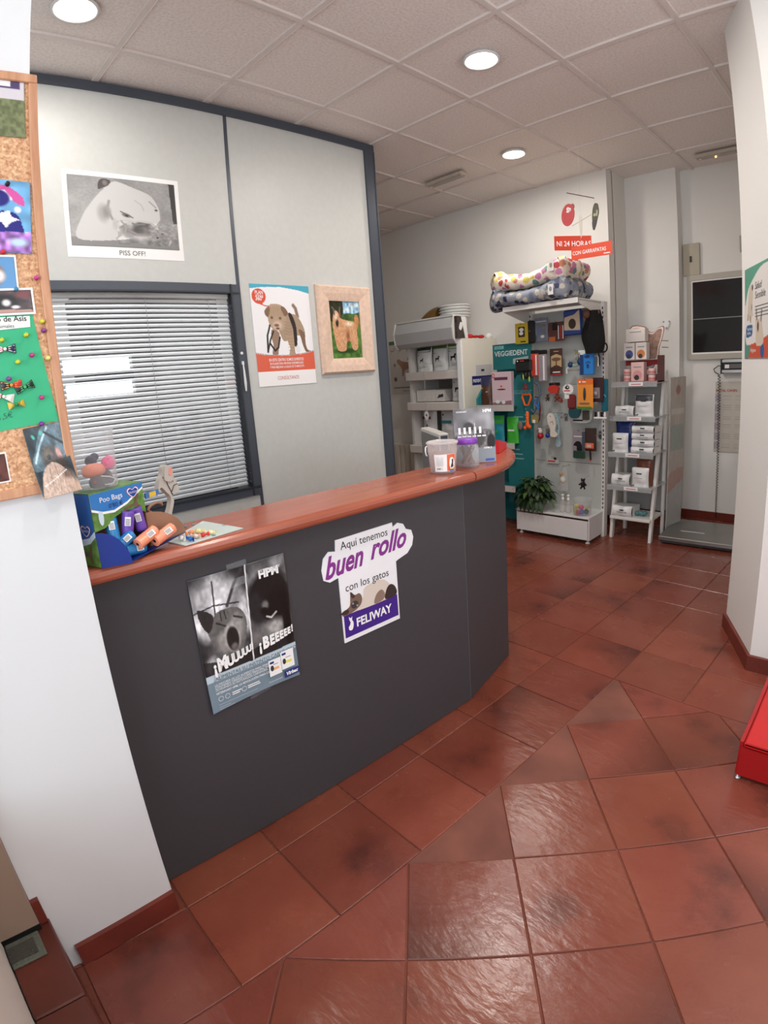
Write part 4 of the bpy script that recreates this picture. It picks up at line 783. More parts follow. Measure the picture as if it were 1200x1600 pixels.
roll(BF(.088, .086, .006), BF.u * .15 + BF.v * .9 + BF.n * .1, .062, .0150, pu, 'purple bag roll standing upright, left one of the purple pair'); roll(BF(.124, .088, .002), BF.u * -.12 + BF.v * .9, .06, .0145, pu, 'purple bag roll standing upright, right one by the brown flap')
roll(BF(.050, .080, -.004), BF.u * .2 + BF.v * .8 - BF.n * .3, .058, .0150, bl2, 'blue bag roll leaning upright left of the purple rolls'); roll(BF(.062, .048, .014), BF.u * .8 + BF.v * .35, .055, .0145, bl2, 'blue bag roll lying below the upright blue one')
roll(BF(.085, .022, .018), BF.u * .85 + BF.v * -.1, .055, .0145, bl2, 'blue bag roll at the bottom under the coral rolls'); roll(BF(.112, .046, .036), BF.u * .85 + BF.v * .28, .060, .0152, orr, 'coral bag roll lying slanted, the upper left of the two'); roll(BF(.158, .040, .044), BF.u * .86 + BF.v * .24, .062, .0152, orr, 'coral bag roll lying at the tray edge, the lower right of the two')
# --- clear tub with toys on the display box
tc_ = BF(.058, BH + .0005, -.042); tr = .052
cp = clearmat('clear_pet_plastic', (225, 230, 235), .09, .05, .45, .25); cp2 = clearmat('cloudy_bucket_plastic', (226, 220, 220), .22, .15, .5, .3)
T = Thing('plastic_tub', 'clear plastic tub of small toys standing on the poo bag box', 'tub', tuple(tc_))
mb = MB(); mb.lathe([(tr * .86, .0), (tr * .90, .004), (tr * .95, .06), (tr, .132), (tr * 1.04, .134), (tr * 1.04, .139), (tr, .139), (tr * .98, .134), (tr * .93, .06), (tr * .88, .005), (.001, .004)], cp, tc_, 36, cap=False); T.part('tub', mb)
def at_tub(a, b_, z, d=0): return tc_ + BF.u * a + BF.n * b_ + np.array([0, 0, z])
mb = MB(); bp = at_tub(.026, .018, .058); mb.sph(bp, .0165, M('magenta_rubber', (230, 20, 120), .35), 20, 12)
for k in range(8): a_ = k * .785; mb.sph(bp + .0155 * unit((math.cos(a_), .4 * math.sin(a_) - .4, math.sin(a_))), .0035, M('magenta_rubber', (230, 20, 120), .35), 8, 5)
one('toy_ball', mb, 'knobbly magenta ball in the clear tub', 'ball')
mb = MB(); mb.lathe([(.001, -.03), (.012, -.024), (.017, -.01), (.017, .012), (.012, .026), (.001, .032)], M('salmon_rubber', (226, 136, 108), .5), at_tub(-.014, .012, .046), 18, ax=BF.u, cap=False); one('rubber_toy', mb, 'salmon pink rubber toy lying left of the magenta ball in the tub', 'toy')
mb = MB(); fz_ = Fr(at_tub(-.034, .026, .010), unit(BF.u + BF.n * .15)); mb.prism([tuple(p) for p in cat_rom([(0, .0), (.0, .018), (.022, .024), (.044, .018), (.058, .010), (.05, .0), (.02, -.004)], 4)], -.006, .004, M('grey_felt', (95, 92, 96), .8), fz_); mb.tube([fz_(.024, .023, .006), fz_(.045, .018, .006), fz_(.058, .010, .006), fz_(.05, .0, .006), fz_(.03, .001, .006)], .0014, paper, 6); mb.ell(.008, .011, .003, .003, .0045, rd, fz_, 10); one('felt_toy', mb, 'grey felt toy with white piping at the bottom of the tub', 'toy')
mb = MB(); mb.sph(at_tub(.0, -.012, .066), .014, col(48, 44, 66, .8), 10, 7, sx=1.3); mb.sph(at_tub(.014, -.016, .074), .010, col(40, 38, 58, .8), 10, 7); one('pompom_toy', mb, 'dark navy fluffy toy behind the magenta ball', 'toy')
mb = MB(); mb.sph(at_tub(.022, .0, .024), .019, col(70, 40, 36, .8), 12, 8, sx=1.1, sz=1.1); one('plush_toy', mb, 'dark brown plush toy under the magenta ball', 'toy')
# --- wooden rabbit holder
rp = onz(262, 812, Zc); rp = np.array([.985, -.345, Zc]); RF = Fr(rp, unit((-.50, .86, 0)))
def rab(u, v): # position on the plane of the rabbit
    d = ray(u, v); k = ((RF.o - CAM) @ RF.n) / (d @ RF.n); p = CAM + d * k - RF.o; return (p @ RF.u, p @ RF.v)
T = Thing('rabbit_holder', 'pale grey wooden rabbit-shaped holder with pink ear behind the box', 'figurine', tuple(RF.o))
rw = M('grey_painted_wood', (188, 184, 178), .5, noise=.05); pts = [rab(*p) for p in [(257, 812), (262, 795), (264, 778), (256, 768), (248, 762), (243, 775), (246, 752), (250, 742), (252, 728), (261, 728), (267, 742), (274, 755), (277, 766), (270, 772), (264, 770), (269, 782), (266, 800), (264, 814)]]
mb = MB(); mb.prism(cat_rom(pts, 4), -.007, .007, rw, RF); T.part('body', mb)
er = cat_rom([rab(*p) for p in [(252, 750), (252, 732), (256, 727), (262, 730), (265, 742), (263, 752)]], 4); mb = MB(); mb.prism(er, .007, .013, rw, RF); mb.prism([tuple(p) for p in cat_rom([rab(*p) for p in [(258, 742), (258, 732), (261, 730), (263, 737), (262, 743)]], 4)], .0131, .0138, M('pink_paint', (226, 150, 140), .5), RF); T.part('ear', mb, 'grey ear with a pink centre')
mb = MB(); 
for L_ in ([(250, 746), (256, 750), (258, 757), (263, 766), (266, 773)], [(273, 756), (268, 758), (265, 768)], [(262, 750), (267, 752)]): mb.tube([RF(*rab(*p), .0085) for p in L_], .0011, ink, 5)
T.part('painted_line', mb)
mb = MB(); mb.box(*sorted((rab(224, 772)[0], rab(246, 772)[0])), rab(235, 776)[1], rab(235, 767)[1], .002, .007, col(60, 120, 190), RF); mb.box(*sorted((rab(229, 771)[0], rab(240, 771)[0])), rab(235, 775.5)[1], rab(235, 768)[1], .0071, .0085, col(228, 190, 70), RF); T.part('tag', mb, 'blue and yellow tag')
mb = MB(); fr_ = RF.sh(*rab(240, 793)); mb.tube([fr_(.03 * math.cos(a_), .012 * math.sin(a_), .006) for a_ in [k * .5 for k in range(9)]], .004, col(150, 112, 90), 6); T.part('rope_ring', mb, 'brown twisted loop')
# --- sweets on a paper leaflet
lf = [onz(261, 847, Zc)[:2], onz(290, 853, Zc)[:2], onz(380, 826, Zc)[:2], onz(317, 815, Zc)[:2]]
mb = MB(); mb.prism([tuple(p) for p in lf], Zc, Zc + .0022, M('pale_green_leaflet', (196, 210, 206), .3)); 
for u, v, c_ in ((290, 823, (90, 150, 150)), (303, 820, (90, 150, 150)), (315, 818, (240, 240, 240)), (334, 838, (60, 120, 170)), (350, 822, (120, 150, 150))):
    p = onz(u, v, Zc); mb.ell(p[0], p[1], .007, .005, Zc + .0025, col(*c_), n=14)
one('leaflet', mb, 'pale green leaflet lying on the counter under the sweets', 'leaflet')
def sweet(u, v, c_, ax, lab, L=.016, r=.0062):
    p = onz(u, v, Zc + .008); m = col(*c_, rough=.2); ax = unit((ax[0], ax[1], 0)); T = Thing('wrapped_sweet', lab, 'sweet', (p[0], p[1], Zc + .002), 'wrapped sweets on the leaflet'); mb = MB(); mb.lathe([(.001, -L / 2), (r * .8, -L * .4), (r, 0), (r * .8, L * .4), (.001, L / 2)], m, (p[0], p[1], Zc + .0088), 12, ax=ax, cap=False); T.part('sweet', mb)
    for s_ in (-1, 1):
        mb = MB(); mb.lathe([(.001, 0), (.004, .004), (.0065, .009)], m, np.array([p[0], p[1], Zc + .0088]) + ax * s_ * L * .47, 8, ax=ax * s_, cap=False, sy=.45); T.part('wrapper_twist', mb)
for a_ in [(278, 833, (224, 176, 110), (1, .5), 'gold sweet at the left end of the leaflet'), (284, 841, (235, 232, 225), (1, 0), 'white sweet below the gold one'), (297, 842, (34, 96, 176), (1, .1), 'shiny blue sweet at the front of the leaflet'), (299, 832, (232, 140, 96), (0, 1), 'orange sweet behind the blue one'), (310, 830, (240, 222, 150), (.6, 1), 'cream sweet in the middle of the leaflet'), (317, 836, (206, 34, 42), (.2, 1), 'red sweet with twisted ends in the middle'), (329, 832, (236, 224, 170), (.9, .6), 'cream sweet right of the red one'), (306, 838, (230, 205, 190), (1, .4), 'pale pink sweet between the blue and red ones')]: sweet(*a_)
# --- bucket of treats
bc = np.array([1.182, .668, Zc]); T = Thing('treat_bucket', 'cloudy plastic bucket with a label of orange dog logo on the counter', 'bucket', tuple(bc)); z_ = .125
mb = MB(); mb.lathe([(.048, 0), (.050, .004), (.056, .075), (.059, .088), (.059, .112), (.062, .114), (.062, .122), (.058, .124), (.056, .118), (.054, .085), (.047, .006), (.001, .005)], cp2, bc, 40, cap=False); T.part('tub', mb)
mb = MB(); mb.lathe([(.001, .119), (.05, .119), (.0575, .122), (.063, .1225), (.0635, .116), (.0605, .1145)], cp2, bc, 40, cap=False); T.part('lid', mb)
mb = MB(); mb.lathe([(.0455, .008), (.0530, .074), (.045, .078), (.001, .078)], M('treat_brown', (140, 98, 84), .8, noise=.5, nscale=140), bc, 30); o_ = T.part('contents', mb)
va = math.atan2(CAM[1] - bc[1], CAM[0] - bc[0])
def wrapc(mb, a0, a1, z0, z1, m, off=.0008, n=12):
    def rr(z): return (.050 + .0060 * z / .075) + off
    mb.grid(lambda p, q: bc + np.array([rr(z0 + (z1 - z0) * q) * math.cos(a0 + (a1 - a0) * p), rr(z0 + (z1 - z0) * q) * math.sin(a0 + (a1 - a0) * p), z0 + (z1 - z0) * q]), n, 3, m)
mb = MB(); wrapc(mb, va - .62, va + 1.02, .010, .078, paper); wrapc(mb, va + .30, va + .98, .012, .077, M('label_orange', (226, 110, 74), .4), .0012)
T.part('label', mb)
mb = MB(); f = Fr(bc + np.array([math.cos(va + .66), math.sin(va + .66), 0]) * .0555, (-math.sin(va + .66), math.cos(va + .66), 0))
mb.ell(0, .042, .0125, .024, .0008, paper, f); mb.poly(cat_rom([(-.006, .026), (-.004, .036), (0, .044), (.000, .056), (.006, .058), (.007, .05), (.006, .04), (.006, .028)], 4), .0013, M('dog_brown', (70, 42, 34), .5), f); mb.box(-.010, .008, .012, .018, .0002, .0014, M('label_blue', (60, 100, 190), .4), f); mb.box(-.010, .008, .019, .023, .0002, .0012, M('label_yellow', (230, 190, 110), .4), f)
f2 = Fr(bc + np.array([math.cos(va - .2), math.sin(va - .2), 0]) * .0545, (-math.sin(va - .2), math.cos(va - .2), 0))
for k in range(9): mb.box(-.014, .013, .034 + k * .004, .0348 + k * .004, 0, .0014, M('tiny_print', (170, 170, 172), .6), f2)
mb.text('PVP 1', -.012, .018, .009, ink, f2, z=.0016, bold=.02)
T.part('label_print', mb)
mb = MB(); a_ = va - 1.35; pc = bc + np.array([math.cos(a_), math.sin(a_), 0]) * .061; mb.tube([pc + np.array([0, 0, .108]), pc + np.array([-.001, -.007, .104]), pc + np.array([0, -.010, .09]), pc + np.array([0, -.007, .075]), pc + np.array([.0, -.001, .070])], .0028, M('white_handle', (235, 235, 235), .3), 8); T.part('handle', mb, 'white handle')
# --- jar of chew sticks
jc = np.array([1.195, .812, Zc]); T = Thing('treat_jar', 'clear jar with purple lid holding brown chew sticks', 'jar', tuple(jc))
mb = MB(); mb.lathe([(.045, 0), (.048, .004), (.048, .072), (.044, .085), (.0395, .092), (.0395, .100), (.037, .100), (.040, .088), (.045, .07), (.045, .006), (.001, .005)], cp, jc, 36, cap=False); T.part('jar', mb)
mb = MB(); mb.lathe([(.0425, .095), (.0435, .097), (.0435, .113), (.0415, .116), (.001, .116)], M('purple_lid', (128, 62, 172), .3), jc, 40); T.part('lid', mb)
lb = ['leaning left at the front', 'leaning left behind the first', 'leaning right at the front', 'leaning right, darkest', 'upright in the middle', 'upright at the back', 'at the far left wall', 'at the far right wall']
for k in range(8):
    a_ = k * 2.4; b0 = jc + np.array([.026 * math.cos(a_), .026 * math.sin(a_), .012]); b1 = jc + np.array([.028 * math.cos(a_ + 2.2), .028 * math.sin(a_ + 2.2), .080]); mb = MB(); g_ = (b1 - b0); mb.tube([b0, b0 + g_ * .3 + (.002, 0, 0), b0 + g_ * .6, b1], .006, M('chew_%d' % (k % 2), [(116, 80, 62), (92, 62, 48)][k % 2], .6, noise=.3, nscale=60), 8); one('chew_stick', mb, 'brown chew stick in the purple-lidded jar', 'chew stick', 'chew sticks in the jar')
# --- silver standing ad card
pc = np.array([1.125, .822, Zc]); pe = np.array([1.240, .952, Zc]); AF = Fr(pc, pe - pc); aw = np.linalg.norm(pe - pc); ah = .232; back = unit(-AF.n + np.array([0, 0, .0])) 
AF = Fr(pc, AF.u, unit(AF.v * 1 + back * .09))
B = Pic(110, 140, (122, 122, 126)); B.E(.7, .2, .5, .3, (150, 150, 154), .9).N(.22, 7, 3).E(.36, .36, .16, .13, (70, 68, 70), .3).P([(.05, .46), (.9, .40), (.95, .72), (.1, .76)], (112, 110, 112)).N(.5, 20, 4, (.02, .42, .98, .74)).E(.6, .55, .2, .14, (80, 78, 80), .4).P([(.52, .45), (.6, .38), (.66, .45)], (66, 64, 66), False).E(.9, .62, .12, .16, (30, 30, 32), .3).P([(0, .72), (1, .72), (1, 1), (0, 1)], (142, 150, 160), False).P([(.74, .93), (.96, .93), (.96, .975), (.74, .975)], (50, 90, 180), False)
T = Thing('ad_card', 'silvery cardboard advertising stand-up with a cat photo behind the jar', 'advertisement', tuple(pc))
B.sheet('printed_card', AF, 0, 0, aw, ah, T, z=.003, thick=.003, rough=.18)
mb = MB(); f = AF.sh(0, 0, .003); B = B; mb.text('VETERINARY', .012, ah - .016, .008, white_ink, f, bold=.02); mb.text('HPM', aw - .048, ah - .02, .018, white_ink, f, bold=.05)
for k in range(5): mb.box(.018 + k * .022, .028 + k * .022, ah * .54, ah * .66, .0005, .0007, white_ink, f)
for k in range(6): mb.box(.014 + k * .021, .030 + k * .021, ah * .48, ah * .505, .0005, .0007, white_ink, f)
mb.box(.05, .062, .0 + ah * .3, ah * .34, .0005, .0007, white_ink, f); mb.text('HPM-3', aw - .05, ah * .25, .012, white_ink, f, bold=.03)
T.part('lettering', mb, 'white lettering'); mb = MB(); mb.prism([(0, 0), (.05, 0), (0, .17)], -.001, .001, paper, Fr(AF(aw * .5, 0, -.002), -AF.n)); T.part('strut', mb)
# --- red box
mb = MB(); rf = Fr((1.085, 1.235, Zc), (.25, 1, 0)); rm = M('red_card', (206, 44, 52), .4); mb.prism([(0, 0), (.17, 0), (.17, .030), (.0, .062)], -.12, 0, rm, Fr((1.13, 1.14, Zc), (-.36, .93, 0))); one('red_box', mb, 'red sloping box at the round end of the counter', 'box')
# --- monitor standing behind the ledge
Nn, Ff = np.array([.985, .885, 0]), np.array([.70, 1.085, 0]); MF = Fr(Ff + (0, 0, .80), Nn - Ff); mw = np.linalg.norm(Nn - Ff)
T = Thing('computer_monitor', 'dark-backed monitor with a silver edge standing behind the counter', 'monitor', tuple((Nn + Ff) / 2 + (0, 0, .746)))
mb = MB(); mb.box(0, mw, .0, .345, -.045, 0, M('silver_plastic', (182, 180, 176), .35), MF, bev=.004); T.part('casing', mb)
mb = MB(); mb.box(.012, mw - .006, .008, .328, .0, .0015, M('monitor_back', (78, 76, 76), .4), MF); T.part('back_panel', mb)
mb = MB(); mb.box(mw, mw + .0012, .008, .335, -.040, -.008, M('slate_screen', (62, 70, 84), .25), MF); T.part('side_panel', mb)
mb = MB(); mb.box(mw * .4, mw * .6, -.045, .02, -.035, -.01, dark, MF); mb.box(mw * .25, mw * .75, -.054, -.045, -.10, .055, dark, MF, bev=.003); T.part('stand', mb)
# ============================================================ RED DISPLAY BASE (right edge)
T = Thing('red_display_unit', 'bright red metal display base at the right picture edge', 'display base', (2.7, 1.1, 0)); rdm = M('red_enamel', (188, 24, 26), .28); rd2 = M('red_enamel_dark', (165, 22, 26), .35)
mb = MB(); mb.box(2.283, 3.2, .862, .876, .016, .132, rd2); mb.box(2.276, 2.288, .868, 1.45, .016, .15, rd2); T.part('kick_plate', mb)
mb = MB(); mb.box(2.290, 3.2, .858, 1.45, .140, .156, rdm, bev=.006); mb.box(2.290, 3.2, .858, .872, .136, .154, rdm, bev=.004); T.part('tray', mb)
mb = MB(); mb.lathe([(.012, 0), (.012, .004), (.005, .006), (.005, .02)], chrome, (2.287, .870, 0), 12); T.part('foot', mb)
mb = MB(); mb.box(2.3, 3.2, 1.44, 1.47, .016, 1.25, rdm) if False else mb.lathe([(.012, 0), (.012, .004), (.005, .006), (.005, .02)], chrome, (2.287, 1.42, 0), 12); T.part('foot', mb)
# ============================================================ RIGHT PILLAR POSTER
d_ = unit((.199, -.40, 0)); RP = Fr((1.955, 2.05, 0), d_); x0, x1, z0p, z1p = .055, .47, 1.404, 1.816; w_, h_ = x1 - x0, z1p - z0p
B = Pic(110, 110, (226, 222, 218)); B.P([(0, 0), (1, 0), (1, .03), (.6, .04), (.3, .14), (.12, .24), (0, .40)], (72, 150, 126)).P([(0, 0), (.5, 0), (.2, .14), (0, .34)], (72, 150, 126), False)
B.P([(.0, .80), (.05, .86), (.5, .82), (1, .72), (1, 1), (0, 1)], (204, 84, 50), False).P([(0, .72), (.06, .84), (.2, .86), (.18, .94), (.08, 1.02), (-.05, 1.02)], (80, 142, 128)).E(.62, .92, .07, .08, (40, 90, 150), .2)
B.P([(.13, .32), (.18, .22), (.26, .2), (.30, .3), (.27, .45), (.30, .53), (.26, .54), (.22, .60), (.16, .58), (.10, .56), (.11, .42)], (206, 192, 174)).E(.28, .23, .03, .04, (60, 50, 46), .4).L([(.12, .52), (.10, .57)], .014, (120, 100, 84)).L([(.2, .54), (.21, .60)], .014, (120, 100, 84)).E(.25, .44, .02, .05, (120, 100, 84), .6)
B.P([(.38, .60), (.42, .50), (.46, .58), (.54, .57), (.60, .50), (.60, .62), (.66, .8), (.60, .86), (.42, .86), (.40, .74)], (212, 196, 178)).L([(.41, .48), (.43, .58)], .02, (96, 84, 78)).L([(.59, .50), (.57, .60)], .02, (96, 84, 78)).E(.47, .66, .035, .07, (58, 48, 44), .5).P([(.05, .66), (.12, .63), (.26, .63), (.28, .68), (.27, .74), (.18, .76), (.06, .76)], (24, 92, 146))
T = Thing('wall_poster', 'green and orange dog poster on the right pillar, cut by the picture edge', 'poster', tuple(RP((x0 + x1) / 2, z0p, 0)))
B.sheet('printed_sheet', RP, x0, z0p, w_, h_, T, z=.003, thick=.002)
PFr = RP.sh(x0, z0p, .003); hw, hh = w_, h_; mb = MB(); tx('Salud', .36, .26, .045, ink, shear=.3); tx('Sensible', .36, .36, .045, ink, shear=.3)
for k in range(4): a_, b_ = st(.37, .45 + .035 * k); mb.box(a_, a_ + .5 * hw, b_, b_ + .004, .0004, .0006, M('grey_ink', (95, 95, 98), .5), PFr)
tx('Veterinario', .09, .69, .022, white_ink, sx=.8); tx('informa', .09, .735, .022, white_ink, sx=.8); tx('Higiene', .22, .93, .026, white_ink)
T.part('lettering', mb)
# ============================================================ BACK WALL THINGS
# vet chart poster
def R_(u0, v0, u1, v1, y):
    a_, b_ = ony((u0 + u1) / 2 - (u1 - u0) / 2, (v0 + v1) / 2, y), ony((u0 + u1) / 2 + (u1 - u0) / 2, (v0 + v1) / 2, y); c_, d_ = ony((u0 + u1) / 2, v0, y), ony((u0 + u1) / 2, v1, y)
    return a_[0], b_[0], d_[2], c_[2]
YF = lambda y, x=0, z=0: Fr((x, y, z), (1, 0, 0))   # frame facing -y (towards the room)
f = YF(3.588, -1.975, 1.195); w_, h_ = .37, .60
B = Pic(70, 110, (206, 202, 196)); B.P([(0, 0), (1, 0), (1, .07), (0, .07)], (74, 116, 70), False)
for cx_2 in (.14, .46, .8): B.L([(cx_2 - .08, .17), (cx_2, .19), (cx_2 + .06, .17), (cx_2 + .08, .13)], .02, (150, 132, 116)); B.L([(cx_2 - .05, .2), (cx_2 - .06, .22)], .012, (150, 132, 116))
B.P([(.3, .36), (.4, .34), (.5, .38), (.8, .42), (.95, .44), (.95, .58), (.8, .54), (.62, .56), (.56, .66), (.5, .66), (.5, .54), (.4, .46), (.32, .42)], (168, 124, 100)).E(.2, .45, .05, .04, (140, 100, 86), .5).E(.8, .35, .06, .03, (120, 90, 80), .5).E(.2, .72, .08, .05, (110, 70, 62), .4).E(.66, .72, .1, .05, (196, 160, 140), .4).L([(.12, .88), (.95, .88)], .02, (110, 90, 84)).L([(.5, .94), (.95, .95)], .012, (150, 100, 80))
T = Thing('wall_chart', 'pale animal anatomy chart on the back wall left of the shelf', 'chart', tuple(f(w_ / 2, 0, 0))); B.sheet('printed_sheet', f, 0, 0, w_, h_, T)
# radiator
T = Thing('radiator', 'cream ribbed radiator on the back wall behind the counter', 'radiator', (-1.72, 3.52, .15)); rc = M('radiator_cream', (226, 218, 204), .4)
mb = MB()
for k in range(9): mb.box(-2.06 + k * .08, -1.99 + k * .08, 3.49, 3.57, .17, .625, rc, bev=.014)
T.part('ribs', mb); mb = MB()
for z in (.21, .585): mb.tube([(-2.05, 3.53, z), (-1.36, 3.53, z)], .02, rc, 10)
mb.box(-1.98, -1.95, 3.52, 3.545, 0, .2, rc); mb.box(-1.45, -1.42, 3.52, 3.545, 0, .2, rc); T.part('pipes', mb)
# shelf unit with header box
T = Thing('shelf_unit', 'white metal shelf unit with a deep grey header box holding pet food bags', 'shelf', (-.86, 3.3, 0)); sx0, sx1, sy0, sy1 = -1.22, -.545, 3.06, 3.57
wm = M('shelf_white', (224, 222, 218), .4); mb = MB(); mb.box(sx0 - .03, sx0, 3.12, sy1, .0, 1.75, wm); T.part('side_panel', mb)
mb = MB(); mb.box(sx1, sx1 + .048, 3.04, sy1, .0, 1.70, cream); mb.box(sx1 - .006, sx1 + .040, 3.02, 3.05, 0, 1.70, M('bright_edge', (238, 240, 240), .3)); T.part('side_panel', mb, 'tall cream side panel')
mb = MB(); mb.box(sx0, sx1, 3.55, sy1, .0, 1.70, M('shelf_back', (150, 142, 134), .6)); T.part('back_panel', mb)
for zt in (1.425, 1.13, .70, .35): mb = MB(); mb.box(sx0, sx1, 3.07, 3.55, zt - .025, zt - .005, wm); mb.box(sx0 - .01, sx1, 3.04, 3.07, zt - .08, zt, M('price_rail', (214, 208, 202), .45), bev=.006); T.part('shelf', mb)
mb = MB(); mb.box(sx0, sx1, 3.0, 3.55, 1.683, 1.695, wm); T.part('top_board', mb)
hb = M('header_grey', (186, 187, 188), .45); mb = MB(); prf = [(3.0, 1.905), (2.985, 1.89), (2.95, 1.80), (2.965, 1.70), (3.0, 1.665), (3.03, 1.665), (2.985, 1.71), (2.972, 1.80), (3.01, 1.895)]
F = Fr((sx0 - .06, 0, 0), (0, 1, 0)); vs_ = [(x, y, z) for x in (sx0 - .05, sx1 + .0) for y, z in prf]; k = len(prf); mb.add(vs_, [(i, (i + 1) % k, k + (i + 1) % k, k + i) for i in range(k)] + [tuple(range(k)), tuple(range(k, 2 * k))], hb)
sp_ = [(3.0, 1.915), (2.975, 1.9), (2.945, 1.80), (2.96, 1.70), (3.0, 1.655), (3.12, 1.66), (3.12, 1.86), (3.08, 1.915)]
for xx in (sx0 - .055, sx1): vs_ = [(x, y, z) for x in (xx, xx + .012) for y, z in sp_]; k = len(sp_); mb.add(vs_, [(i, (i + 1) % k, k + (i + 1) % k, k + i) for i in range(k)] + [tuple(range(k)), tuple(range(k, 2 * k))], wm)
mb.box(sx0 - .05, sx1, 2.985, 3.03, 1.902, 1.915, wm); mb.box(sx0 - .05, sx1, 3.02, 3.13, 1.665, 1.68, wm); T.part('header_box', mb)
def bag(name, cx, cy, z0, w_, h_, d, body, top, lab, cat='bag', group=None, rot=0, lie=False, band=.16, marks=None, toplab=None):
    """pillow-shaped food bag standing (or lying) with printed front"""
    T = Thing(name, lab, cat, (cx, cy, z0), group); f = Fr((cx, cy, z0), (math.cos(rot), math.sin(rot), 0))
    if lie: f = Fr((cx, cy, z0 + d * .5), (math.cos(rot), math.sin(rot), 0), (-math.sin(rot), math.cos(rot), 0))
    sd = random.random() * 6
    def sf(sgn):
        def g(p, q):
            x = (p - .5) * w_ * (1 - .05 * math.sin(q * math.pi) ) ; th = (math.sin(math.pi * min(max(p, .0), 1)) ** .45) * (math.sin(math.pi * (q * .93 + .035)) ** .55 if q < .85 else max(0, (1 - q) / .15) * .82) * d * .5
            if not lie and q < .12: th = max(th, d * .42 * math.sin(math.pi * p) ** .3)
            th *= 1 + .10 * math.sin(9 * p + 7 * q + sd) + .05 * math.sin(21 * q + sd)
            return f(x, q * h_, sgn * th)
        return g
    mb = MB(); mb.grid(sf(1), 12, 14, body); mb.grid(sf(-1), 12, 14, body); T.part('body', mb)
    if top is not None:
        mb = MB(); g0 = sf(1); mb.grid(lambda p, q: g0(.04 + .92 * p, 1 - band + band * q * .98) + f.n * .0015, 10, 4, top)
        if not lie: mb.grid(lambda p, q: sf(-1)(.04 + .92 * p, 1 - band + band * q * .98) - f.n * .0015, 10, 4, top)
        T.part('top_band', mb, toplab)
    if marks:
        mb = MB(); g0 = sf(1)
        def onf(p, q): return g0(p, q) + f.n * .0022
        for kind, p, q, s_, m in marks:
            ff = Fr(onf(p, q) + f.n * .001, f.u, f.v)
            if kind == 'dog': mb.poly([(a_ * s_, b_ * s_) for a_, b_ in [(-.5, -.5), (-.42, -.1), (-.5, .1), (-.3, .12), (.1, .14), (.2, .4), (.35, .5), (.55, .3), (.35, .2), (.36, -.05), (.34, -.5), (.26, -.5), (.22, -.12), (-.2, -.12), (-.38, -.5)]], 0, m, ff)
            elif kind == 'bar': mb.box(-s_ * .5, s_ * .5, -s_ * .12, s_ * .12, -.002, .0005, m, ff)
            elif kind == 'line': mb.box(-s_ * .5, s_ * .5, -.0012, .0012, -.002, .0005, m, ff)
            elif kind == 'dot': mb.ell(0, 0, s_ * .5, s_ * .5, 0, m, ff, 14)
        T.part('print', mb)
    return T
bagw = M('white_foil_bag', (226, 226, 226), .25); gry = M('soft_print', (150, 150, 150), .5)
dg = lambda s_, m=ink: [('dog', .5, .48, s_, m), ('line', .5, .22, .07, gry), ('line', .45, .17, .10, gry), ('bar', .25, .70, .02, ink)]
bag('food_bag', -1.085, 3.19, 1.426, .20, .235, .10, bagw, M('dark_green_band', (52, 78, 62), .4), 'white food bag with dark green top, left on the upper shelf', marks=dg(.045), band=.2, group='dog food bags on the upper shelf')
bag('food_bag', -.88, 3.19, 1.426, .19, .242, .10, bagw, M('green_band', (96, 132, 62), .4), 'white food bag with green top and black dog, middle of the upper shelf', marks=dg(.055), group='dog food bags on the upper shelf')
bag('food_bag', -.685, 3.19, 1.426, .20, .25, .10, bagw, M('light_green_band', (122, 160, 72), .4), 'white food bag with lighter green top and bigger dog, right on the upper shelf', marks=dg(.068), band=.22, group='dog food bags on the upper shelf')
mb = MB(); mb.box(-1.19, -.945, 3.15, 3.4, 1.131, 1.248, M('carton_white', (222, 216, 212), .5), bev=.002); one('carton', mb, 'plain white carton on the middle shelf, left', 'carton')
mb = MB(); mb.box(-.94, -.83, 3.15, 3.4, 1.131, 1.245, M('carton_white', (222, 216, 212), .5), bev=.002); f = YF(3.1495, -.94, 1.131); mb.poly([(.02, .03), (.05, .07), (.06, .065), (.10, .075), (.10, .045), (.04, .035)], .0006, dark, f); one('carton', mb, 'white carton with a dark animal print beside the plain carton', 'carton')
bag('food_bag', -.66, 3.2, 1.131, .21, .25, .09, bagw, None, 'white food bag with a black dog on the middle shelf, right', marks=dg(.07))
bag('food_bag', -1.08, 3.22, .701, .19, .37, .11, bagw, None, 'grey-white food bag with dark red label on the lower shelf', marks=[('bar', .5, .72, .11, M('dark_red_label', (120, 46, 54), .4)), ('line', .5, .5, .1, gry)], rot=-.05)
bag('food_bag', -.83, 3.22, .701, .20, .35, .11, bagw, None, 'grey-white food bag with teal label on the lower shelf', marks=[('bar', .5, .65, .12, M('teal_label', (62, 140, 152), .4)), ('dot', .25, .85, .02, dark), ('line', .5, .4, .1, gry)], rot=.06)
bag('food_bag', -.65, 3.17, .701, .16, .40, .12, bagw, None, 'white food bag with a red edge, right end of the lower shelf', marks=[('bar', .2, .5, .03, rd)])
mb = MB(); mb.tube([(-.96, 3.02, 1.50), (-.958, 3.02, 1.2), (-.955, 3.02, 1.05)], .0018, M('pull_string', (190, 184, 176), .7), 5); mb.tube([(-.96, 3.02, 1.5), (-.96, 3.05, 1.505), (-.96, 3.15, 1.50)], .0018, M('pull_string', (190, 184, 176), .7), 5)
T = Thing('price_tag', 'white oval tag hanging on a string in front of the shelf unit', 'tag', (-.955, 3.02, .96)); T.part('string', mb); mb = MB(); f = YF(3.02, -.955, 1.005); mb.ell(0, 0, .028, .045, 0, paper, f, 24, z1=.003); mb.ell(.0, .004, .009, .009, .0035, dark, f, 14); mb.box(-.006, .006, -.11, -.085, .0, .003, dark, f); T.part('tag', mb)
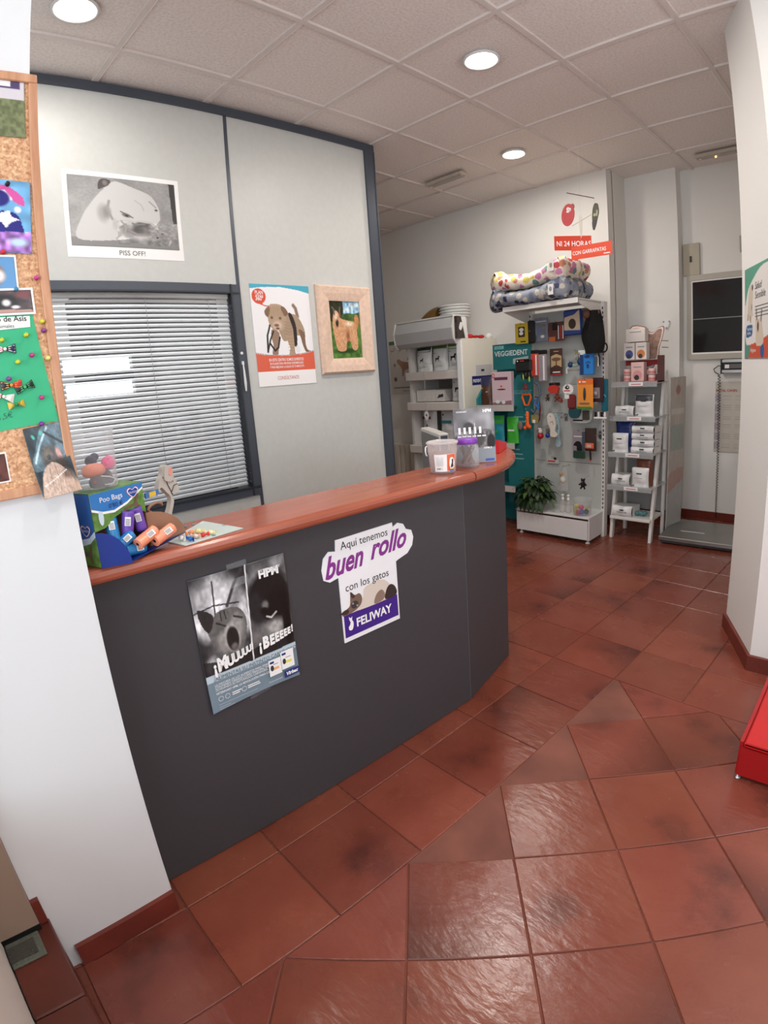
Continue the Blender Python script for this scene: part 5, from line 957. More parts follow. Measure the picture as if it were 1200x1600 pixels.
# bronze and white basins and a carrier bag on top of the header
bz = M('bronze_plastic', (128, 98, 50), .3, metal=.25); T = Thing('bronze_basin', 'shiny bronze-brown plastic basin lying on its side on the shelf unit', 'basin', (-.94, 3.34, 1.696))
zb = 1.697; hb_ = .36; shp = lambda q: (3.34 - .19 * math.cos(math.pi * q), math.sin(math.pi * q) ** .6)
mb = MB(); mb.grid(lambda p, q: np.array([-1.19 + .24 * p + .03 * math.sin(math.pi * q), shp(q)[0], zb + hb_ * shp(q)[1] * (1 - .30 * (1 - p) ** 3)]), 12, 18, bz); mb.add([(-1.19, 3.15, zb), (-1.19, 3.53, zb), (-.95, 3.53, zb), (-.95, 3.15, zb)], [(0, 1, 2, 3)], bz)
for xq, kq in ((-1.19, .70), (-.95, 1)): mb.add([np.array([xq + .03 * math.sin(math.pi * q), shp(q)[0], zb + hb_ * shp(q)[1] * kq]) for q in [i / 18 for i in range(19)]], [tuple(range(19))], bz)
T.part('shell', mb)
whb = M('glossy_white', (236, 236, 234), .25)
for k in range(5):
    mb = MB(); c_ = (-.775 + .004 * (k % 2), 3.30, 1.697 + k * .027); mb.lathe([(.07, 0), (.09, .01), (.135, .20), (.150, .218), (.158, .216), (.160, .224), (.148, .228), (.126, .205), (.085, .014), (.001, .012)], whb, c_, 32, sy=.9, cap=False)
    one('white_basin', mb, 'white plastic basin on the shelf unit, %s of its stack of five' % ['bottom one', 'second from the bottom', 'middle one', 'second from the top', 'topmost'][k], 'basin', 'stacked white basins')
def xface(u, v, x):
    d = ray(u, v); return CAM + d * ((x - CAM[0]) / d[0])
a_, b_ = xface(715, 520, -.498), xface(731, 520, -.498); f = Fr((-.498, a_[1], 1.7015), (0, 1, 0)); w_ = b_[1] - a_[1]
T = Thing('printed_bag', 'dark patterned paper bag with a white stripe right of the white basins', 'bag', tuple(f(w_ / 2, 0, 0))); mb = MB(); mb.prism([(0, 0), (w_, 0), (w_ * .85, .19), (0, .195)], -.03, 0, M('bag_dark_print', (70, 58, 56), .4, noise=.6, nscale=50), f); T.part('body', mb); mb = MB(); mb.prism([(w_ * .72, .0), (w_, .0), (w_ * .85, .19), (w_ * .38, .19)], .0003, .0013, whb, f); mb.poly(cat_rom([(w_ * .15, .09), (w_ * .3, .14), (w_ * .5, .13), (w_ * .45, .09), (w_ * .3, .07)], 4), .0006, whb, f); T.part('white_stripe', mb)
rc_ = M('red_cloth', (196, 30, 34), .6); mb = MB()
for u, sx_, sz_ in ((735, 1.2, .9), (744, 1.5, .5), (752, 1.3, .65)):
    p = xface(u, 524, -.53); mb.sph((-.535, p[1], 1.72), .026, rc_, 14, 8, sx=sx_, sy=1.3, sz=sz_)
one('red_cloth', mb, 'crumpled red cloth lying on top of the shelf unit', 'cloth')
mb = MB(); mb.sph((-.54, 3.52, 1.726), .032, whb, 16, 10, sy=1.2, sz=.9); one('white_bowl', mb, 'small white round bowl behind the red cloth', 'bowl')
XP = sx1 + .0488; q1, q2, q3 = xface(737.5, 588, XP), xface(772, 586, XP), xface(738, 602, XP); f = Fr((XP, q1[1], q3[2]), (0, 1, 0)); w_, h_ = min(q2[1] - q1[1], .33), q1[2] - q3[2]
mb = MB(); mb.box(0, w_, 0, h_, 0, .0008, M('prev_navy', (24, 30, 110), .35), f); mb.text('PREVENTIC', .012, h_ * .3, h_ * .5, white_ink, f, z=.0012, bold=.03, sx=.8); mb.box(w_ * .2, w_, h_ + .01, h_ + .10, 0, .0008, M('label_grey', (200, 196, 200), .4), f); mb.box(w_ * .45, w_ * .6, h_ + .04, h_ + .06, .0008, .0014, ink, f); one('wall_sticker', mb, 'navy blue sticker with white lettering on the cream side panel', 'sticker')
# ============================================================ TEAL DISPLAY STAND
teal = M('teal_card', (36, 112, 116), .45, noise=.05, nscale=6); teal2 = M('teal_card_light', (52, 148, 150), .45)
T = Thing('display_stand', 'teal cardboard dental-chew display stand with VEGGIEDENT header', 'display stand', (-.12, 3.05, 0))
f = YF(3.12, 0, 0); mb = MB(); mb.box(-.225, .155, 1.40, 1.615, 0, .006, teal, f); T.part('header_panel', mb)
g = f.sh(0, 0, .006); mb = MB(); mb.text('VEGGIEDENT', -.205, 1.515, .060, M('pale_ink2', (214, 222, 222), .5), g, bold=.02, sx=.92); mb.box(-.205, -.11, 1.575, 1.602, 0, .0008, M('pale_teal', (130, 190, 192), .4), g); mb.text('NUEVO', -.195, 1.581, .020, teal, g, z=.0012); mb.prism([(-.02, 1.44), (.13, 1.455), (.13, 1.50), (-.02, 1.485)], .0002, .001, M('grey_splash', (170, 180, 182), .5), g); T.part('header_lettering', mb)
yT = 3.09; f = YF(yT, 0, 0); tq = lambda u, v: tuple(ony(u, v, yT)[[0, 2]]); px_ = [(tq(795, 740)[0], .224), (tq(834, 740)[0], .224), (tq(834, 650)[0], tq(834, 583)[1]), tq(808, 586), tq(799, 600), (tq(795, 700)[0], tq(795, 612)[1])]
mb = MB(); mb.prism(px_, -.008, 0, teal, f); T.part('front_panel', mb); g = f
mb = MB(); lp = M('pale_ink3', (128, 178, 180), .5); q1 = tq(799, 617); mb.text('VEGGIEDENT', q1[0], q1[1] + .005, .048, lp, g, sx=.70, z=.0008)
for z, w_ in ((.985, .09), (.945, .12), (.70, .05), (.66, .08), (.62, .09)): mb.box(q1[0] + .02, q1[0] + .02 + w_, z, z + .010, 0, .0008, lp, g)
T.part('panel_lettering', mb)
mb = MB(); mb.box(-.325, -.305, 2.98, 3.3, 0, 1.16, teal2); v_ = [(-.325, 2.98, 1.16), (-.325, 3.3, 1.16), (-.325, 3.3, 1.36), (-.325, 3.12, 1.30), (-.305, 2.98, 1.16), (-.305, 3.3, 1.16), (-.305, 3.3, 1.36), (-.305, 3.12, 1.30)]; mb.add(v_, [(0, 1, 2, 3), (4, 5, 6, 7), (0, 3, 7, 4), (3, 2, 6, 7)], teal2); T.part('side_panel', mb)
mb = MB(); mb.box(-.305, .045, 3.29, 3.30, 0, 1.4, teal); T.part('back_panel', mb)
for zt in (1.085, .76, .38): mb = MB(); mb.box(-.30, .02, 2.98, 3.29, zt - .012, zt, teal); mb.box(-.315, .06, 2.97, 2.98, zt - .035, zt + .018, M('shelf_strip', (196, 192, 186), .5)); T.part('shelf', mb)
# products on the stand
T = Thing('pink_package', 'pale pink package with brown lettering on the teal stand', 'package', (-.12, 3.06, 1.086)); f = YF(3.05, -.205, 1.086); mb = MB(); mb.box(0, .20, 0, .295, -.05, 0, M('pale_pink_card', (222, 196, 204), .4), f, bev=.004); T.part('box', mb)
mb = MB(); mb.box(.03, .165, .225, .25, 0, .001, M('plum_ink', (110, 62, 84), .4), f); mb.ell(.02, .265, .015, .02, .001, rd, f); mb.ell(.02, .265, .009, .013, .0014, M('pale_pink_card', (222, 196, 204), .4), f); mb.ell(.1, .165, .028, .014, .0012, col(232, 190, 180), f); mb.ell(.1, .145, .045, .006, .001, dark, f); mb.ell(.1, .172, .008, .008, .0016, rd, f, 10)
mb.prism([(.0, .03), (.2, .05), (.2, .0), (.0, .0)], .0002, .001, M('mauve_ink', (150, 112, 122), .5), f); mb.ell(.06, .04, .022, .016, .0016, whb, f); mb.ell(.12, .035, .018, .016, .0016, whb, f); T.part('print', mb)
bag('chew_package', -.255, 3.04, 1.086, .11, .26, .05, M('chew_brown_film', (92, 62, 48), .3, noise=.5, nscale=60), M('navy_band', (58, 58, 92), .4), 'brown see-through chew package beside the pink package', marks=[('bar', .7, .5, .02, whb), ('bar', .15, .62, .02, whb)], band=.28)
bag('chew_package', -.19, 3.1, .761, .15, .24, .05, M('cyan_film', (36, 140, 160), .3), M('green_film', (70, 180, 60), .3), 'turquoise and green package under the teal stand shelf', marks=[('dog', .5, .4, .05, M('green_film', (70, 180, 60), .3))], band=.3)
bag('chew_package', -.02, 3.08, .761, .12, .23, .05, M('green_film', (70, 180, 60), .3), None, 'bright green package at the right under the teal stand shelf', marks=[('bar', .5, .5, .06, whb)])
# ============================================================ GONDOLA WITH PEGBOARD
def peg_mat():
    m = bpy.data.materials.new('perforated_board'); m.use_nodes = True; nt = m.node_tree; b = nt.nodes['Principled BSDF']; tc = nt.nodes.new('ShaderNodeTexCoord'); sx_ = nt.nodes.new('ShaderNodeSeparateXYZ'); nt.links.new(tc.outputs['Object'], sx_.inputs[0])
    outs = []
    for ax in ('X', 'Z'):
        a_ = nt.nodes.new('ShaderNodeMath'); a_.operation = 'DIVIDE'; a_.inputs[1].default_value = .0125; nt.links.new(sx_.outputs[ax], a_.inputs[0]); c_ = nt.nodes.new('ShaderNodeMath'); c_.operation = 'FRACT'; nt.links.new(a_.outputs[0], c_.inputs[0]); d = nt.nodes.new('ShaderNodeMath'); d.operation = 'SUBTRACT'; d.inputs[1].default_value = .5; nt.links.new(c_.outputs[0], d.inputs[0]); e = nt.nodes.new('ShaderNodeMath'); e.operation = 'POWER'; e.inputs[1].default_value = 2; nt.links.new(d.outputs[0], e.inputs[0]); outs.append(e)
    s_ = nt.nodes.new('ShaderNodeMath'); nt.links.new(outs[0].outputs[0], s_.inputs[0]); nt.links.new(outs[1].outputs[0], s_.inputs[1]); l = nt.nodes.new('ShaderNodeMath'); l.operation = 'LESS_THAN'; l.inputs[1].default_value = .055; nt.links.new(s_.outputs[0], l.inputs[0])
    mx = nt.nodes.new('ShaderNodeMix'); mx.data_type = 'RGBA'; mx.inputs[6].default_value = lin((198, 201, 197)); mx.inputs[7].default_value = lin((84, 84, 82)); nt.links.new(l.outputs[0], mx.inputs[0]); nt.links.new(mx.outputs[2], b.inputs['Base Color']); b.inputs['Roughness'].default_value = .45; return m
T = Thing('gondola_display', 'white pegboard gondola with hanging pet accessories and a low base', 'display rack', (.43, 3.1, 0))
pgm = peg_mat()
for k, (za, zb) in enumerate(((.22, .60), (.603, .98), (.983, 1.36), (1.363, 1.845))): mb = MB(); mb.box(.12, .735, 3.215, 3.225, za, zb, pgm); T.part('pegboard_panel', mb)
for xa in (.098, .735):
    mb = MB(); mb.box(xa, xa + .027, 3.19, 3.25, .0, 1.875, wm)
    for k in range(46): mb.box(xa + .009, xa + .018, 3.1885, 3.1905, .24 + k * .035, .24 + k * .035 + .02, dark)
    T.part('upright', mb)
mb = MB(); mb.box(.085, .75, 2.93, 3.215, .205, .222, white_metal, bev=.004); mb.box(.095, .735, 2.935, 2.945, .035, .19, white_metal); T.part('base_shelf', mb)
for xa in (.088, .738): mb = MB(); mb.box(xa, xa + .01, 2.94, 3.215, .03, .207, white_metal); T.part('base_side', mb)
for xa in (.12, .725):
    mb = MB(); mb.lathe([(.018, 0), (.018, .008), (.007, .012), (.007, .034)], white_metal, (xa, 2.965, 0), 14); T.part('foot', mb)
mb = MB(); mb.box(.10, .735, 2.80, 3.2, 1.865, 1.88, wm); mb.box(.10, .735, 2.795, 2.806, 1.845, 1.882, wm); T.part('top_shelf', mb)
for xa in (.10, .729): mb = MB(); vs_ = [(x, y, z) for x in (xa, xa + .006) for y, z in ((2.80, 1.868), (2.80, 1.845), (3.19, 1.76), (3.19, 1.868))]; mb.add(vs_, [(0, 1, 2, 3), (4, 7, 6, 5), (0, 4, 5, 1), (1, 5, 6, 2), (2, 6, 7, 3), (3, 7, 4, 0)], wm); T.part('bracket', mb)
# --- pet beds
def floral(name, cols, base, scale):
    m = bpy.data.materials.new(name); m.use_nodes = True; nt = m.node_tree; b = nt.nodes['Principled BSDF']; tc = nt.nodes.new('ShaderNodeTexCoord')
    v = nt.nodes.new('ShaderNodeTexVoronoi'); v.inputs['Scale'].default_value = scale; v.inputs['Randomness'].default_value = 1; nt.links.new(tc.outputs['Object'], v.inputs['Vector'])
    n = nt.nodes.new('ShaderNodeTexNoise'); n.inputs['Scale'].default_value = scale * 3; n.inputs['Detail'].default_value = 3; nt.links.new(tc.outputs['Object'], n.inputs['Vector'])
    s_ = nt.nodes.new('ShaderNodeSeparateXYZ'); nt.links.new(v.outputs['Color'], s_.inputs[0]); r = nt.nodes.new('ShaderNodeValToRGB'); r.color_ramp.interpolation = 'CONSTANT'
    for i, c_ in enumerate(cols):
        e = r.color_ramp.elements[i] if i < 2 else r.color_ramp.elements.new(.9); e.position = i / len(cols); e.color = lin(c_)
    nt.links.new(s_.outputs[0], r.inputs['Fac'])
    a_ = nt.nodes.new('ShaderNodeMath'); a_.operation = 'MULTIPLY_ADD'; a_.inputs[1].default_value = .55; nt.links.new(n.outputs['Fac'], a_.inputs[0]); nt.links.new(v.outputs['Distance'], a_.inputs[2])
    mr = nt.nodes.new('ShaderNodeMapRange'); mr.inputs['From Min'].default_value = .74; mr.inputs['From Max'].default_value = .80; nt.links.new(a_.outputs[0], mr.inputs['Value'])
    mx = nt.nodes.new('ShaderNodeMix'); mx.data_type = 'RGBA'; nt.links.new(mr.outputs['Result'], mx.inputs[0]); nt.links.new(r.outputs['Color'], mx.inputs[6]); mx.inputs[7].default_value = lin(base)
    nt.links.new(mx.outputs[2], b.inputs['Base Color']); b.inputs['Roughness'].default_value = .8; return m
fl1 = floral('floral_cream_fabric', [(190, 74, 80), (214, 196, 100), (200, 130, 170), (110, 146, 140), (206, 140, 112), (226, 214, 200)], (238, 226, 210), 19); fl2 = floral('blue_patterned_fabric', [(62, 70, 100), (190, 184, 174), (112, 122, 142), (40, 44, 62), (196, 190, 180), (92, 100, 122)], (136, 142, 154), 22)
blk = M('black_lining', (26, 24, 28), .9)
def bed(name, cx, cy, z, L, Dp, hgt, mat, lab, rz, tilt, sag, tag_):
    T = Thing(name, lab, 'pet bed', (cx, cy, z)); R3 = Matrix.Rotation(rz, 3, 'Z') @ Matrix.Rotation(tilt, 3, 'Y')
    lift = .03 if lab[0] == 'c' else .0; drp = .0 if lab[0] == 'c' else .035
    def P3(x, y, zz): zz = zz + lift * max(0, x / L) ** 1.5 * 2 - drp * max(0, -x / L - .34) * 6; v = R3 @ Vector((x, y, zz)); return np.array([cx + v.x, cy + v.y, z + v.z])
    def seg(x0, y0, x1, y1, n_):
        Ls = math.hypot(x1 - x0, y1 - y0); ux, uy = (x1 - x0) / Ls, (y1 - y0) / Ls
        def g(p, q):
            a_ = 2 * math.pi * q; pin = min(1, min(p, 1 - p) * 7) ** .55; fat = (.25 + .75 * pin) * (1 + .12 * math.sin(13 * p + x0 * 9) + .05 * math.sin(31 * p)); rv = hgt * .5 * (.80 + .20 * pin) * (1 + .10 * math.sin(11 * p + y0 * 20) + .04 * math.sin(37 * p + a_ * 2)); rh = .075 * fat
            off = rh * math.cos(a_); zz = (hgt * .5 + rv * math.sin(a_)) * (1 - (.38 * math.sin(math.pi * min(1, p * 1.12)) if (y0 == y1 and y0 < 0) else 0)) + sag * math.sin(math.pi * p) * -.5
            return P3(x0 + ux * Ls * p - uy * off, y0 + uy * Ls * p + ux * off, zz)
        return g
    h_ = hgt; a_, b_ = L / 2 - .05, Dp / 2 - .06
    for nm, s4 in (('front_bolster', (-a_ - .04, -b_, a_ + .04, -b_)), ('side_bolster', (a_, -b_ - .04, a_, b_ + .04)), ('back_bolster', (a_ + .04, b_, -a_ - .04, b_)), ('side_bolster', (-a_, b_ + .04, -a_, -b_ - .04))):
        mb = MB(); mb.grid(seg(*s4, 24), 26, 16, mat); T.part(nm, mb)
    mb = MB(); mb.grid(lambda p, q: P3((p - .5) * (L - .2), (q - .5) * (Dp - .2), .03 + .02 * math.sin(math.pi * p) * math.sin(math.pi * q)), 8, 8, blk); vs_ = [P3(sx_ * a_, sy_ * b_, zz) for zz in (.004, .03) for sx_, sy_ in ((-1, -1), (1, -1), (1, 1), (-1, 1))]; mb.add(vs_, [(0, 1, 2, 3), (4, 5, 6, 7), (0, 1, 5, 4), (1, 2, 6, 5), (2, 3, 7, 6), (3, 0, 4, 7)], blk); T.part('cushion', mb, 'dark lining')
    mb = MB(); c_ = P3(*tag_); f = Fr(c_, unit((1, -.1, 0))); mb.box(-.022, .022, -.045, .03, .0, .002, whb, f); mb.ell(0, -.005, .012, .018, .0025, gry, f, 14); T.part('label', mb, 'white label')
bed('pet_bed', .325, 2.99, 1.884, .67, .50, .165, fl2, 'blue patterned pet bed on the top shelf, lower one of the two', 0, .0, .0, (.245, -.285, .075))
bed('pet_bed', .325, 2.99, 2.004, .65, .46, .165, fl1, 'cream floral pet bed stacked on top of the blue one', 0, -.02, .0, (.245, -.262, .105))
# --- hanging things on the pegboard: each on its own hook
def hook(x, z, y1_=3.215, L=.10):
    pass
def hang(name, lab, cat, u0, v0, u1, v1, y=3.12, group=None, yb=3.214):
    x0, x1, z0, z1 = R_(u0, v0, u1, v1, y); T = Thing(name, lab, cat, ((x0 + x1) / 2, y, z0), group); f = YF(y, x0, z0)
    mb = MB(); xm = (x1 - x0) / 2; hz = (z1 - z0); mb.tube([f(xm, hz - .008, -(yb - y)), f(xm, hz - .008, .012), f(xm, hz + .006, .016)], .0022, chrome, 6); T.part('hook', mb)
    return T, f, x1 - x0, z1 - z0
def card(T, f, w_, h_, m, d=.0016, x0=0, z0=0, nm='card'): mb = MB(); mb.box(x0, x0 + w_, z0, z0 + h_, -d, 0, m, f); return T.part(nm, mb)
def pill(T, f, x0, x1, z0, z1, d, m, nm='body', lab=None, bev=.006): mb = MB(); mb.box(x0, x1, z0, z1, 0, d, m, f, bev=bev); return T.part(nm, mb, lab)
T, f, w_, h_ = hang('grooming_glove_pack', 'yellow pack with a dog picture at the upper left of the pegboard', 'pack', 805, 505, 825, 537, 3.08)
card(T, f, w_, h_, M('yellow_card', (206, 180, 56), .4)); mb = MB(); mb.box(w_ * .25, w_ * .75, h_ * .32, h_ * .82, 0, .001, M('dark_brown_print', (60, 44, 34), .4), f); mb.ell(w_ * .5, h_ * .68, w_ * .18, h_ * .09, .0015, whb, f); mb.ell(w_ * .48, h_ * .5, w_ * .16, h_ * .09, .0018, whb, f); mb.box(w_ * .4, w_ * .8, h_ * .06, h_ * .12, 0, .001, ink, f); T.part('print', mb)
T, f, w_, h_ = hang('strap_pack', 'dark strap pack hanging right of the yellow pack', 'pack', 825, 501, 838, 537, 3.12); pill(T, f, 0, w_, 0, h_, .03, M('charcoal_fabric', (40, 38, 42), .8), bev=.02); pill(T, f, w_ * .3, w_ * .55, h_ * .5, h_ * .6, .032, M('mustard', (120, 110, 50), .5), 'label')
T, f, w_, h_ = hang('blister_pack', 'grey-blue blister pack in the top row of the pegboard', 'pack', 835, 497, 856, 533); card(T, f, w_, h_, M('grey_blue_card', (122, 128, 146), .4)); pill(T, f, w_ * .12, w_ * .85, h_ * .25, h_ * .8, .02, cp, 'blister'); mb = MB(); mb.ell(w_ * .6, h_ * .2, w_ * .14, h_ * .07, .001, whb, f); mb.ell(w_ * .35, h_ * .45, w_ * .15, h_ * .12, .003, M('toy_blue', (70, 100, 170), .4), f); mb.box(w_ * .1, w_ * .9, h_ * .84, h_ * .87, 0, .001, whb, f); mb.box(w_ * .55, w_ * .8, h_ * .5, h_ * .62, 0, .001, M('mustard', (120, 110, 50), .5), f); T.part('print', mb)
T, f, w_, h_ = hang('snack_pack', 'brown snack pack with an orange patch in the top row', 'pack', 857, 503, 882, 533); card(T, f, w_, h_, M('maroon_card', (92, 54, 48), .4)); mb = MB(); mb.box(w_ * .02, w_ * .42, 0, h_ * .24, 0, .0012, M('orange_patch', (206, 110, 60), .4), f)
for q_ in (.6, .75, .88): mb.box(w_ * q_, w_ * (q_ + .05), h_ * .1, h_ * .8, 0, .0012, whb if q_ != .75 else rd, f)
mb.box(w_ * .3, w_ * .55, h_ * .6, h_ * .95, 0, .02, black, f, bev=.004); T.part('print', mb)
T, f, w_, h_ = hang('treat_bag', 'blue treat bag with a white window and dog in the top row', 'bag', 882, 484, 911, 524, 3.1); pill(T, f, 0, w_, 0, h_, .025, M('royal_blue_film', (38, 66, 134), .3), bev=.01); mb = MB(); mb.poly([(w_ * .05, h_ * .22), (w_ * .92, h_ * .18), (w_ * .88, h_ * .98), (w_ * .6, h_ * .80), (w_ * .08, h_ * .72)], .0258, M('cream_window', (206, 186, 160), .4), f); mb.ell(w_ * .5, h_ * .45, w_ * .2, h_ * .2, .0264, M('dark_brown_print', (60, 44, 34), .4), f); T.part('window', mb)
T, f, w_, h_ = hang('fleece_garment', 'long black fleece garment hanging at the right of the pegboard', 'garment', 909, 485, 946, 552, 3.06); mb = MB(); bf = M('black_fleece', (20, 18, 20), .95, bump=.5, bscale=80)
mb.grid(lambda p, q: f(w_ * (.5 + (p - .5) * (.62 + .38 * math.sin(2.6 * q) ** 2)) + w_ * .03 * math.sin(9 * q), h_ * (1 - q), .045 * math.sin(math.pi * p) ** .6 * (1 + .2 * math.sin(12 * p + 5 * q))), 14, 14, bf); mb.grid(lambda p, q: f(w_ * (.5 + (p - .5) * (.62 + .38 * math.sin(2.6 * q) ** 2)) + w_ * .03 * math.sin(9 * q), h_ * (1 - q), -.02 * math.sin(math.pi * p)), 14, 14, bf); T.part('body', mb)
mb = MB(); mb.tube([f(w_ * (.95 + .14 * math.cos(a_)), h_ * (.12 + .11 * math.sin(a_)), .01) for a_ in [k * .62 for k in range(10)]], .006, bf, 8, closed=True); mb.tube([f(w_ * .7, h_ * .05, .01), f(w_ * .76, -h_ * .1, .01), f(w_ * .76, -h_ * .3, .01)], .005, bf, 6); T.part('strap', mb)
mb = MB(); mb.sph(f(w_ * .3, h_ * .93, .03), .03, M('brown_plush', (110, 78, 62), .9), 12, 8, sz=1.2); mb.box(w_ * .58, w_ * .8, h_ * .8, h_ * 1.0, 0, .02, M('brown_plush', (110, 78, 62), .9), f, bev=.006); T.part('plush_head', mb, 'brown plush toys at its top')
T, f, w_, h_ = hang('grooming_glove', 'black glove with yellow-green stripes in front of the teal header', 'glove', 807, 560, 833, 597, 2.92); mb = MB(); gl = M('black_rubber', (26, 28, 28), .5); mb.box(w_ * .0, w_ * .98, h_ * .42, h_ * .95, -.01, .03, gl, f, bev=.015)
for q_ in (.42, .62, .82): mb.sph(f(w_ * q_, h_ * .28, .01), .02, gl, 10, 8, sx=.8, sz=1.6)
T.part('glove', mb); mb = MB(); mb.box(w_ * .1, w_ * .9, h_ * .84, h_ * .97, .0305, .032, M('black_gloss', (12, 12, 14), .2), f); mb.ell(w_ * .2, h_ * .9, .006, .006, .0325, whb, f, 10); mb.box(w_ * .35, w_ * .6, h_ * .88, h_ * .92, .0322, .0328, rd, f); T.part('header', mb)
mb = MB(); lime = M('lime_trim', (190, 210, 60), .5); mb.sph(f(w_ * .52, h_ * .22, .03), .009, lime, 8, 6, sx=.5, sz=2.6); mb.sph(f(w_ * .88, h_ * .12, .03), .009, lime, 8, 6, sx=.6, sz=2.6); T.part('stripe', mb)
for u0, u1, v1, m_, lb_ in ((832, 844, 588, M('coral_red', (214, 72, 58), .4), 'red boxed brush pack, left of the second row'), (843.5, 856, 596, M('grey_lilac', (158, 150, 156), .4), 'grey boxed brush pack right of the red one')):
    T, f, w_, h_ = hang('brush_pack', lb_, 'pack', u0, 547, u1, v1, 3.08); pill(T, f, 0, w_, 0, h_ * .88, .03, m_, 'box'); pill(T, f, 0, w_, h_ * .86, h_, .031, black, 'header'); mb = MB(); mb.box(w_ * .62, w_ * .82, h_ * .05, h_ * .82, .0305, .032, whb, f); T.part('stripe', mb)
T, f, w_, h_ = hang('chew_card', 'brown card with a beige hourglass panel in the second row', 'pack', 859.5, 544.5, 879, 586.5); card(T, f, w_, h_, M('cocoa_card', (74, 48, 42), .4)); mb = MB(); mb.prism([(w_ * .08, h_ * .3), (w_ * .92, h_ * .3), (w_ * .92, h_ * .72), (w_ * .5, h_ * .8), (w_ * .08, h_ * .72)], .0, .001, M('beige_panel', (188, 164, 124), .4), f); mb.prism([(w_ * .08, h_ * .3), (w_ * .5, h_ * .40), (w_ * .92, h_ * .3), (w_ * .5, h_ * .14)], .001, .0016, M('cocoa_card', (74, 48, 42), .4), f); mb.ell(w_ * .5, h_ * .6, w_ * .36, h_ * .07, .0018, M('mid_brown', (120, 84, 62), .4), f); mb.box(w_ * .46, w_ * .54, h_ * .34, h_ * .6, .001, .004, M('mid_brown', (120, 84, 62), .4), f); mb.box(w_ * .1, w_ * .9, h_ * .02, h_ * .05, 0, .001, rd, f); mb.box(w_ * .2, w_ * .8, h_ * .1, h_ * .14, 0, .001, whb, f); mb.box(w_ * .3, w_ * .7, h_ * .88, h_ * .91, 0, .001, M('beige_panel', (188, 164, 124), .4), f); T.part('print', mb)
T, f, w_, h_ = hang('toy_set', 'glittery pack with blue and white toy below it, second row', 'toy', 885, 547, 915, 583, 3.1); 
mb = MB(); 
for q in range(14): mb.sph(f(w_ * (.42 + .3 * random.random()), h_ * (.62 + .3 * random.random()), .01 + .02 * random.random()), .007, chrome if q % 2 else M('olive', (150, 150, 80), .3), 6, 4)
T.part('glitter_balls', mb); mb = MB(); nb_ = M('petrol_blue', (30, 66, 110), .5); mb.sph(f(w_ * .26, h_ * .38, .015), .022, nb_, 12, 8); mb.sph(f(w_ * .75, h_ * .5, .015), .022, nb_, 12, 8, sz=1.3); mb.tube([f(w_ * .2, h_ * .3, .01), f(w_ * .04, h_ * .2, .01), f(w_ * .06, 0, .01)], .007, whb, 8); mb.tube([f(w_ * .3, h_ * .4, .01), f(w_ * .5, h_ * .32, .015), f(w_ * .75, h_ * .4, .01)], .01, M('sage', (150, 178, 168), .6), 8); T.part('rope_toy', mb); mb = MB(); mb.box(w_ * .62, w_ * .98, h_ * .55, h_ * .98, -.002, 0, whb, f); T.part('card', mb)
T, f, w_, h_ = hang('toy_box', 'bright blue toy box with dark paw print, second row right', 'box', 909, 552.5, 930, 585, 3.1); pill(T, f, w_ * .28, w_, 0, h_, .04, M('bright_blue', (42, 128, 206), .35), 'box', bev=.003); pill(T, f, 0, w_ * .28, 0, h_ * .96, .036, M('deep_blue', (24, 60, 116), .4), 'side', bev=.003)
mb = MB(); mb.ell(w_ * .62, h_ * .4, w_ * .1, h_ * .12, .0405, M('deep_blue', (24, 60, 116), .4), f, 12); 
for q in range(4): mb.ell(w_ * (.5 + .09 * q), h_ * (.56 + .04 * (q % 3 > 0)), w_ * .04, h_ * .05, .0405, M('deep_blue', (24, 60, 116), .4), f, 8)
mb.ell(w_ * .55, h_ * .86, w_ * .2, h_ * .08, .0405, M('deep_blue', (24, 60, 116), .4), f, 14); T.part('print', mb)
T, f, w_, h_ = hang('white_clip', 'white curved plastic clip right of the blue toy box', 'clip', 930, 555, 936, 572, 3.1); mb = MB(); mb.tube([f(0, h_ * .9, .01), f(w_ * .6, h_, .01), f(w_, h_ * .7, .01), f(w_ * .9, 0, .01)], .005, whb, 8); T.part('clip', mb)
def rope(name, lab, cols, pts, y=3.08, r=.007):
    P_ = [ony(u, v, y) for u, v in pts]; T = Thing(name, lab, 'lead', tuple(P_[-1])); mb = MB(); 
    fine = [P_[0]]; 
    for a_, b_ in zip(P_, P_[1:]): fine += [a_ + (b_ - a_) * t for t in (.33, .66, 1)]
    mb.tube(fine, r, cols, 8); T.part('cord', mb); mb = MB(); mb.tube([P_[0] + (0, .12, -.0), P_[0] + (0, -.01, 0)], .0022, chrome, 6); T.part('hook', mb)
rope('dog_lead', 'grey-blue dog lead hanging at the left of the pegboard', M('slate_rope', (84, 104, 120), .7), [(835, 597), (842, 602), (844, 615), (841, 632), (834, 645), (830, 640)], 3.06, .010); rope('dog_lead', 'dark red dog lead hanging beside the grey-blue one', M('wine_rope', (112, 40, 52), .7), [(836, 620), (842, 622), (844, 640), (843, 655), (840, 660)], 3.08, .007); rope('dog_lead', 'bright blue dog lead tied across the grey one', M('blue_rope', (46, 120, 180), .7), [(833, 626), (838, 622), (836, 630), (842, 640), (841, 628)], 3.04, .007)
T, f, w_, h_ = hang('tag_card', 'small olive tag card under the dog leads', 'tag', 830, 648, 841, 661, 3.06); card(T, f, w_, h_, M('olive_card', (142, 136, 84), .5)); pill(T, f, w_ * .2, w_ * .6, 0, h_ * .4, .006, whb, 'clip')
T, f, w_, h_ = hang('ball_toy_card', 'red ball toy card with black header in the third row', 'toy', 858, 598, 875, 614); card(T, f, w_, h_ * .3, black, z0=h_ * .7, nm='header'); mb = MB(); mb.ell(w_ * .52, h_ * .38, w_ * .46, h_ * .42, 0, M('tomato_red', (196, 56, 44), .4), f, 24, z1=.03); T.part('ball', mb)
